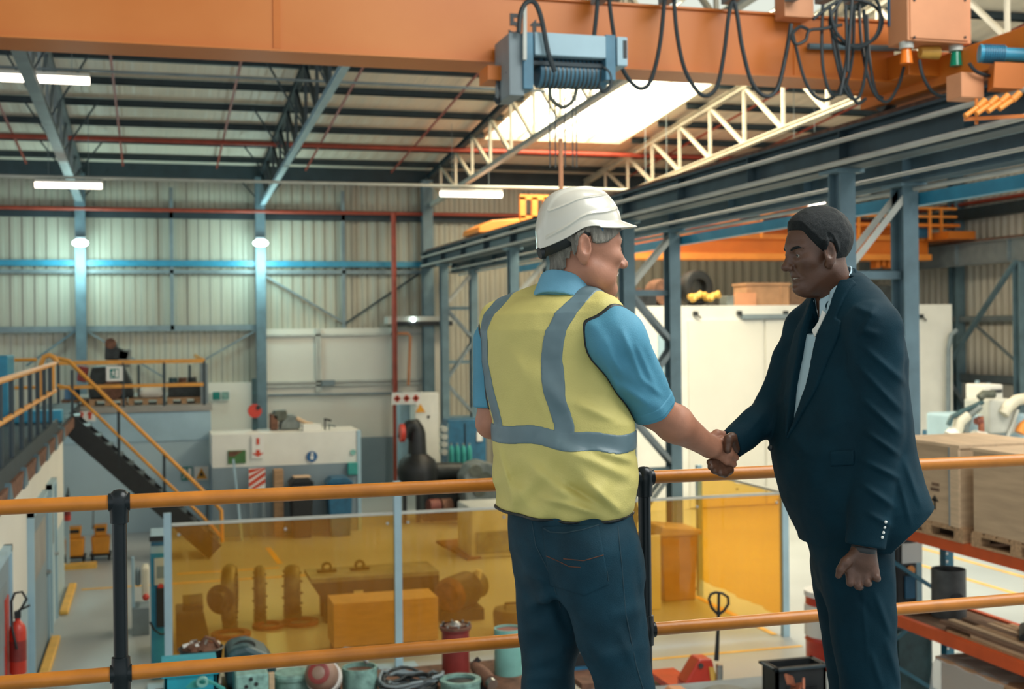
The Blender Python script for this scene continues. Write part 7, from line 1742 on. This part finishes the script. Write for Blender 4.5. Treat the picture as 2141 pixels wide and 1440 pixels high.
# shirt
srows = jr(.016)
def f_shirt(p):
    d = loft(p, srows, TH2, .02); d = smin(d, cap(p, P2(1745, 640, .02), P2(1742, 606, .02), .06, .055), .03)
    d = smax(d, -cap(p, HC2 + [.01, -.01, -.12], P2(1700, 668, -.01), .03, .045), .006); return smax(d, P2(0, 960)[2] - p[:, 2], .01) - noise(p, 30) * .004
shirt = S.mesh('shirt', f_shirt, (-.3, -.26, 1.1), (.22, .26, 1.62), .0042, 'shirt_pale', label='pale blue open-necked shirt')
def f_scollar(p):
    c = P2(1739, 602, .018); q = p - c; a = q @ f2; b = q @ l2
    h = q[:, 2] - (.042 - .90 * (a + .045)); r = np.sqrt((a / 1.02) ** 2 + b ** 2)
    d = np.abs(r - (.0545 - .20 * np.minimum(h, .0))) - .003
    d = smax(d, np.maximum(h - .014, -.055 - h - .35 * np.clip(a - .05, 0, 1)), .004)
    return smax(d, smax(a - .075, .022 - np.abs(b) - np.clip(.06 - a, 0, 1), .004), .004)
S.mesh('shirt_collar', f_scollar, (-.22, -.2, 1.42), (.22, .22, 1.76), .0032, 'shirt_pale', shirt)
for nm, q in (('near', [(1712, 640), (1728, 656), (1704, 706), (1690, 676)]),):
    def f_cp(p, q=q): return smax(smax(f_shirt(p) - .008, poly_sd(S, p, q), .003), -f_shirt(p) - .02, .002)
    S.mesh('collar_point', f_cp, (-.2, -.2, 1.4), (.05, .15, 1.62), .0032, 'paper', shirt)
# body
def f_hand_r2(p):
    Q = lambda x, y, dd: P2(x, y, dl + dd)
    d = cap(p, wr2r, Q(1512, 945, .168), .028, .025)
    d = smin(d, cap(p, Q(1530, 930, .155), Q(1500, 960, .165), .022, .018), .015)
    th = [Q(1534, 932, .135), Q(1530, 915, .112), Q(1523, 918, .098), Q(1521, 940, .094)]
    for a, b, r in zip(th, th[1:], (.0165, .0150, .0128)): d = smin(d, cap(p, a, b, r, r - .0015), .007)
    fing = [[(1518, 962, .160), (1497, 966, .120), (1484, 966, .100)], [(1522, 971, .155), (1500, 977, .116), (1486, 976, .094)], [(1524, 979, .152), (1505, 985, .118), (1493, 984, .100)], [(1525, 983, .148), (1515, 990, .122), (1506, 989, .108)]]
    for f in fing:
        q = [Q(*a) for a in f]
        d = smin(d, cap(p, q[0], q[1], .0135, .0118), .005); d = smin(d, cap(p, q[1], q[2], .0116, .0098), .004)
    return d
def f_hand_l2(p):
    Q = lambda x, y, dd: P2(x, y, -.235 + dd)
    d = cap(p, wr2l, Q(1803, 1168, 0), .030, .030)
    d = smin(d, ell(p, Q(1803, 1178, 0), (.041, .026, .042)), .02)
    for i, (kx, ky) in enumerate(((1777, 1196), (1793, 1205), (1811, 1204), (1828, 1195))):
        k = Q(kx, ky, -.012); m = Q(kx + (1, 2, 2, 4)[i], ky + (22, 20, 14, 12)[i], -.022); t = Q(kx + (6, 5, 5, 6)[i], ky + (22, 22, 15, 14)[i], .012); e = Q(kx + (8, 6, 5, 2)[i], ky + (6, 6, 2, 2)[i], .022)
        d = smin(d, cap(p, Q(kx * .75 + 1803 * .25, ky * .6 + 1168 * .4, 0), k, .016, .0135), .012)
        d = smin(d, cap(p, k, m, .0125, .0110), .004); d = smin(d, cap(p, m, t, .0108, .0098), .003); d = smin(d, cap(p, t, e, .0095, .0085), .003)
    th = [Q(1786, 1160, -.01), Q(1768, 1176, -.02), Q(1758, 1190, -.022), Q(1753, 1203, -.02)]
    for a, b, r in zip(th, th[1:], (.0165, .0130, .0108)): d = smin(d, cap(p, a, b, r, r - .002), .008)
    return d
hip2n, hip2f = P2(1790, 1160, -.085), P2(1772, 1160, .085)
kn2n, kn2f = P2(1822, 1470, -.09), P2(1796, 1470, .09)
an2n, an2f = np.array([P2(1840, 0)[0], -.09, .1]), np.array([P2(1790, 0)[0], .12, .1])
def f_body2(p):
    hd, q = head_sdf(p, HC2, Y2, PT2, HS2, ex=.004, es=1.16)
    d = smin(hd, cap(p, HC2 + [.036, .008, -.055], P2(1750, 632, .02), .052, .060), .03)
    d = smin(d, cap(p, HC2 + [.03, .0, -.07], HC2 + [-.025, -.01, -.105], .040, .024), .03)
    core = loft(p, [(a, b, c, d_ - .04, e - .04) for a, b, c, d_, e in jrows], TH2, .04)
    core = smax(core, P2(0, 1020)[2] - p[:, 2], .02); d = smin(d, core, .03)
    for a, b, r0, r1 in ((sh2l, el2l, .05, .045), (el2l, wr2l, .044, .030), (sh2r, el2r, .05, .045), (el2r, wr2r, .044, .030)): d = smin(d, cap(p, a, b, r0, r1), .02)
    d = smin(d, f_hand_r2(p), .014); d = smin(d, f_hand_l2(p), .014)
    for a, b in ((hip2n, kn2n), (kn2n, an2n), (hip2f, kn2f), (kn2f, an2f)): d = smin(d, cap(p, a, b, .05, .045), .03)
    return d
S.mesh('body', f_body2, (-.46, -.36, .04), (.32, .36, 1.86), .0033, 'skin_dark', label='dark brown skin')
def f_hair2(p):
    hd, q = head_sdf(p, HC2, Y2, PT2, HS2, ex=.004, es=1.16)
    g = np.interp(q[:, 0], [-.12, -.085, -.05, -.024, -.010, .004, .016, .024, .038, .056, .064, .082, .1], [-.046, -.056, -.050, -.030, .022, .030, .004, .004, .020, .050, .076, .082, .085])
    bulk = np.interp(q[:, 2], [-.08, -.02, .06, .13], [.002, .006, .011, .016])
    d = hd - .0012 - bulk * np.clip((q[:, 2] - g) / .03, 0, 1) - .0012 * noise(p, 320) - .002 * noise(p, 90)
    return smax(d, (g - q[:, 2]) * .75 + .002 * noise(p, 150), .0035)
S.mesh('hair', f_hair2, tuple(HC2 - .17), tuple(HC2 + .17), .0028, 'hair_black', label='short black hair')
mk('iris', (.012, .008, .006), .15); mk('nail', (.42, .26, .2), .3)
for sg in (-1, 1):
    e = S.put('eye', MB().ball(H2(.0783, .0335 * sg, .0040), .0125, 18), 'eye_white')
    S.put('iris', MB().ball(H2(.0846, .0335 * sg + .001, .0035), .0072, 12), 'iris', e)
    S.put('eyebrow', MB().tube([H2(.097, .010 * sg, .020), H2(.094, .026 * sg, .026), H2(.086, .042 * sg, .028), H2(.074, .055 * sg, .022)], .0042, 8, radii=[.003, .0045, .0042, .002]), 'hair_black')
S.put('teeth', MB().tube([H2(.083, -.018, -.0665), H2(.094, -.008, -.0668), H2(.095, .006, -.0668), H2(.086, .018, -.0665)], .0036, 8), 'eye_white')
# watch and trousers
wa = wr2l + np.array([0, 0, .001]); S.put('wrist_watch', MB().lathe([(.033, -.009), (.0345, -.006), (.0345, .006), (.033, .009)], wa, tuple(ax_l), 24), 'black')
trows = S.rows([(1040, 1660, 1880, .95), (1120, 1682, 1872, .95), (1150, 1693, 1868, .95), (1200, 1702, 1868, .9), (1240, 1712, 1866, .9)], .95, 0)
TF = [(1830, 1240, 1862, 1330, .010, .010), (1790, 1240, 1830, 1300, .012, -.006), (1800, 1200, 1815, 1400, .006, .004), (1850, 1330, 1885, 1440, .012, .008), (1740, 1300, 1780, 1440, .02, .006), (1760, 1220, 1850, 1200, .015, .005), (1820, 1360, 1845, 1440, .010, .008), (1720, 1180, 1760, 1260, .012, .004)]
def f_trousers(p):
    d = loft(p, trows, 0, .02)
    a = smin(cap(p, hip2n + [.0, 0, -.02], kn2n, .104, .078), cap(p, kn2n, an2n, .078, .074), .03); b = smin(cap(p, hip2f + [-.01, 0, -.02], kn2f, .100, .078), cap(p, kn2f, an2f, .078, .072), .03)
    d = smin(smin(d, a, .04), b, .03) - folds(S, p, TF) - noise(p, 12) * .007 - noise(p, 30) * .003
    return smax(d, p[:, 2] - P2(0, 1100)[2], .01)
S.mesh('suit_trousers', f_trousers, (-.3, -.34, .06), (.34, .34, 1.0), .0046, 'suit', label='navy suit trousers')
for an in (an2n, an2f):
    def f_shoe2(p, an=an):
        d = smin(cap(p, an + [.03, 0, -.05], an + f2 * .18 + [0, 0, -.068], .043, .032), cap(p, an, an + [0, 0, -.03], .048, .05), .03); return smax(d, .003 - p[:, 2], .004)
    S.mesh('shoe', f_shoe2, tuple(an - [.28, .2, .11]), tuple(an + [.2, .2, .1]), .006, 'leather')
# ------------------------------------------------------------------ camera and light
cd = bpy.data.cameras.new('camera'); cam = bpy.data.objects.new('camera', cd); C.objects.link(cam)
cam.location = (0, 0, EYE)
cam.rotation_mode = 'QUATERNION'
q = Euler((PI / 2, 0, -YAW)).to_quaternion()
from mathutils import Quaternion
cam.rotation_quaternion = q @ Quaternion((0, 0, 1), -ROLL)
cd.sensor_width = 36; cd.lens = F / 2141 * 36; cd.sensor_fit = 'HORIZONTAL'
cd.shift_y = -(720 - CY) / 2141
cd.clip_end = 300
cd.dof.use_dof = True; cd.dof.focus_distance = 3.55; cd.dof.aperture_fstop = 4.5
sc = bpy.context.scene; sc.camera = cam
sc.view_settings.view_transform = 'Standard'; sc.view_settings.look = 'None'; sc.view_settings.gamma = 1; sc.view_settings.exposure = 0.2
sc.view_settings.use_curve_mapping = False
sc.cycles.use_denoising = True; sc.cycles.use_adaptive_sampling = True; sc.cycles.adaptive_threshold = 0.02; sc.cycles.max_bounces = 6; sc.cycles.diffuse_bounces = 3; sc.cycles.glossy_bounces = 3; sc.cycles.transparent_max_bounces = 12
sc.cycles.caustics_reflective = False; sc.cycles.caustics_refractive = False
w = bpy.data.worlds.new('World'); sc.world = w; w.use_nodes = True
bg = w.node_tree.nodes['Background']; bg.inputs['Color'].default_value = (0.88, 0.97, 1.0, 1); bg.inputs['Strength'].default_value = 0.88
def area(name, loc, rot, sx, sy, power, col):
    l = bpy.data.lights.new(name, 'AREA'); l.shape = 'RECTANGLE'; l.size = sx; l.size_y = sy; l.energy = power; l.color = col
    o = bpy.data.objects.new(name, l); C.objects.link(o); o.location = loc; o.rotation_euler = rot; return o
area('skylight_daylight', (10.0, 24, roof_z(24) + 0.30), (0, 0, 0), 3.6, 12, 2100, (1.0, 0.90, 0.72))
area('added_gallery_fill', (7.5, 1.5, roof_z(2) - .2), (0, 0, 0), 8, 8, 1450, (0.95, 0.97, 0.95))  # fill lamp added over the men, below the invented roof opening
area('far_bay_skylight_daylight', (16.5, 12.3, roof_z(12.3) - .2), (0, 0, 0), 6.5, 6.5, 1050, (1.0, 0.90, 0.74))
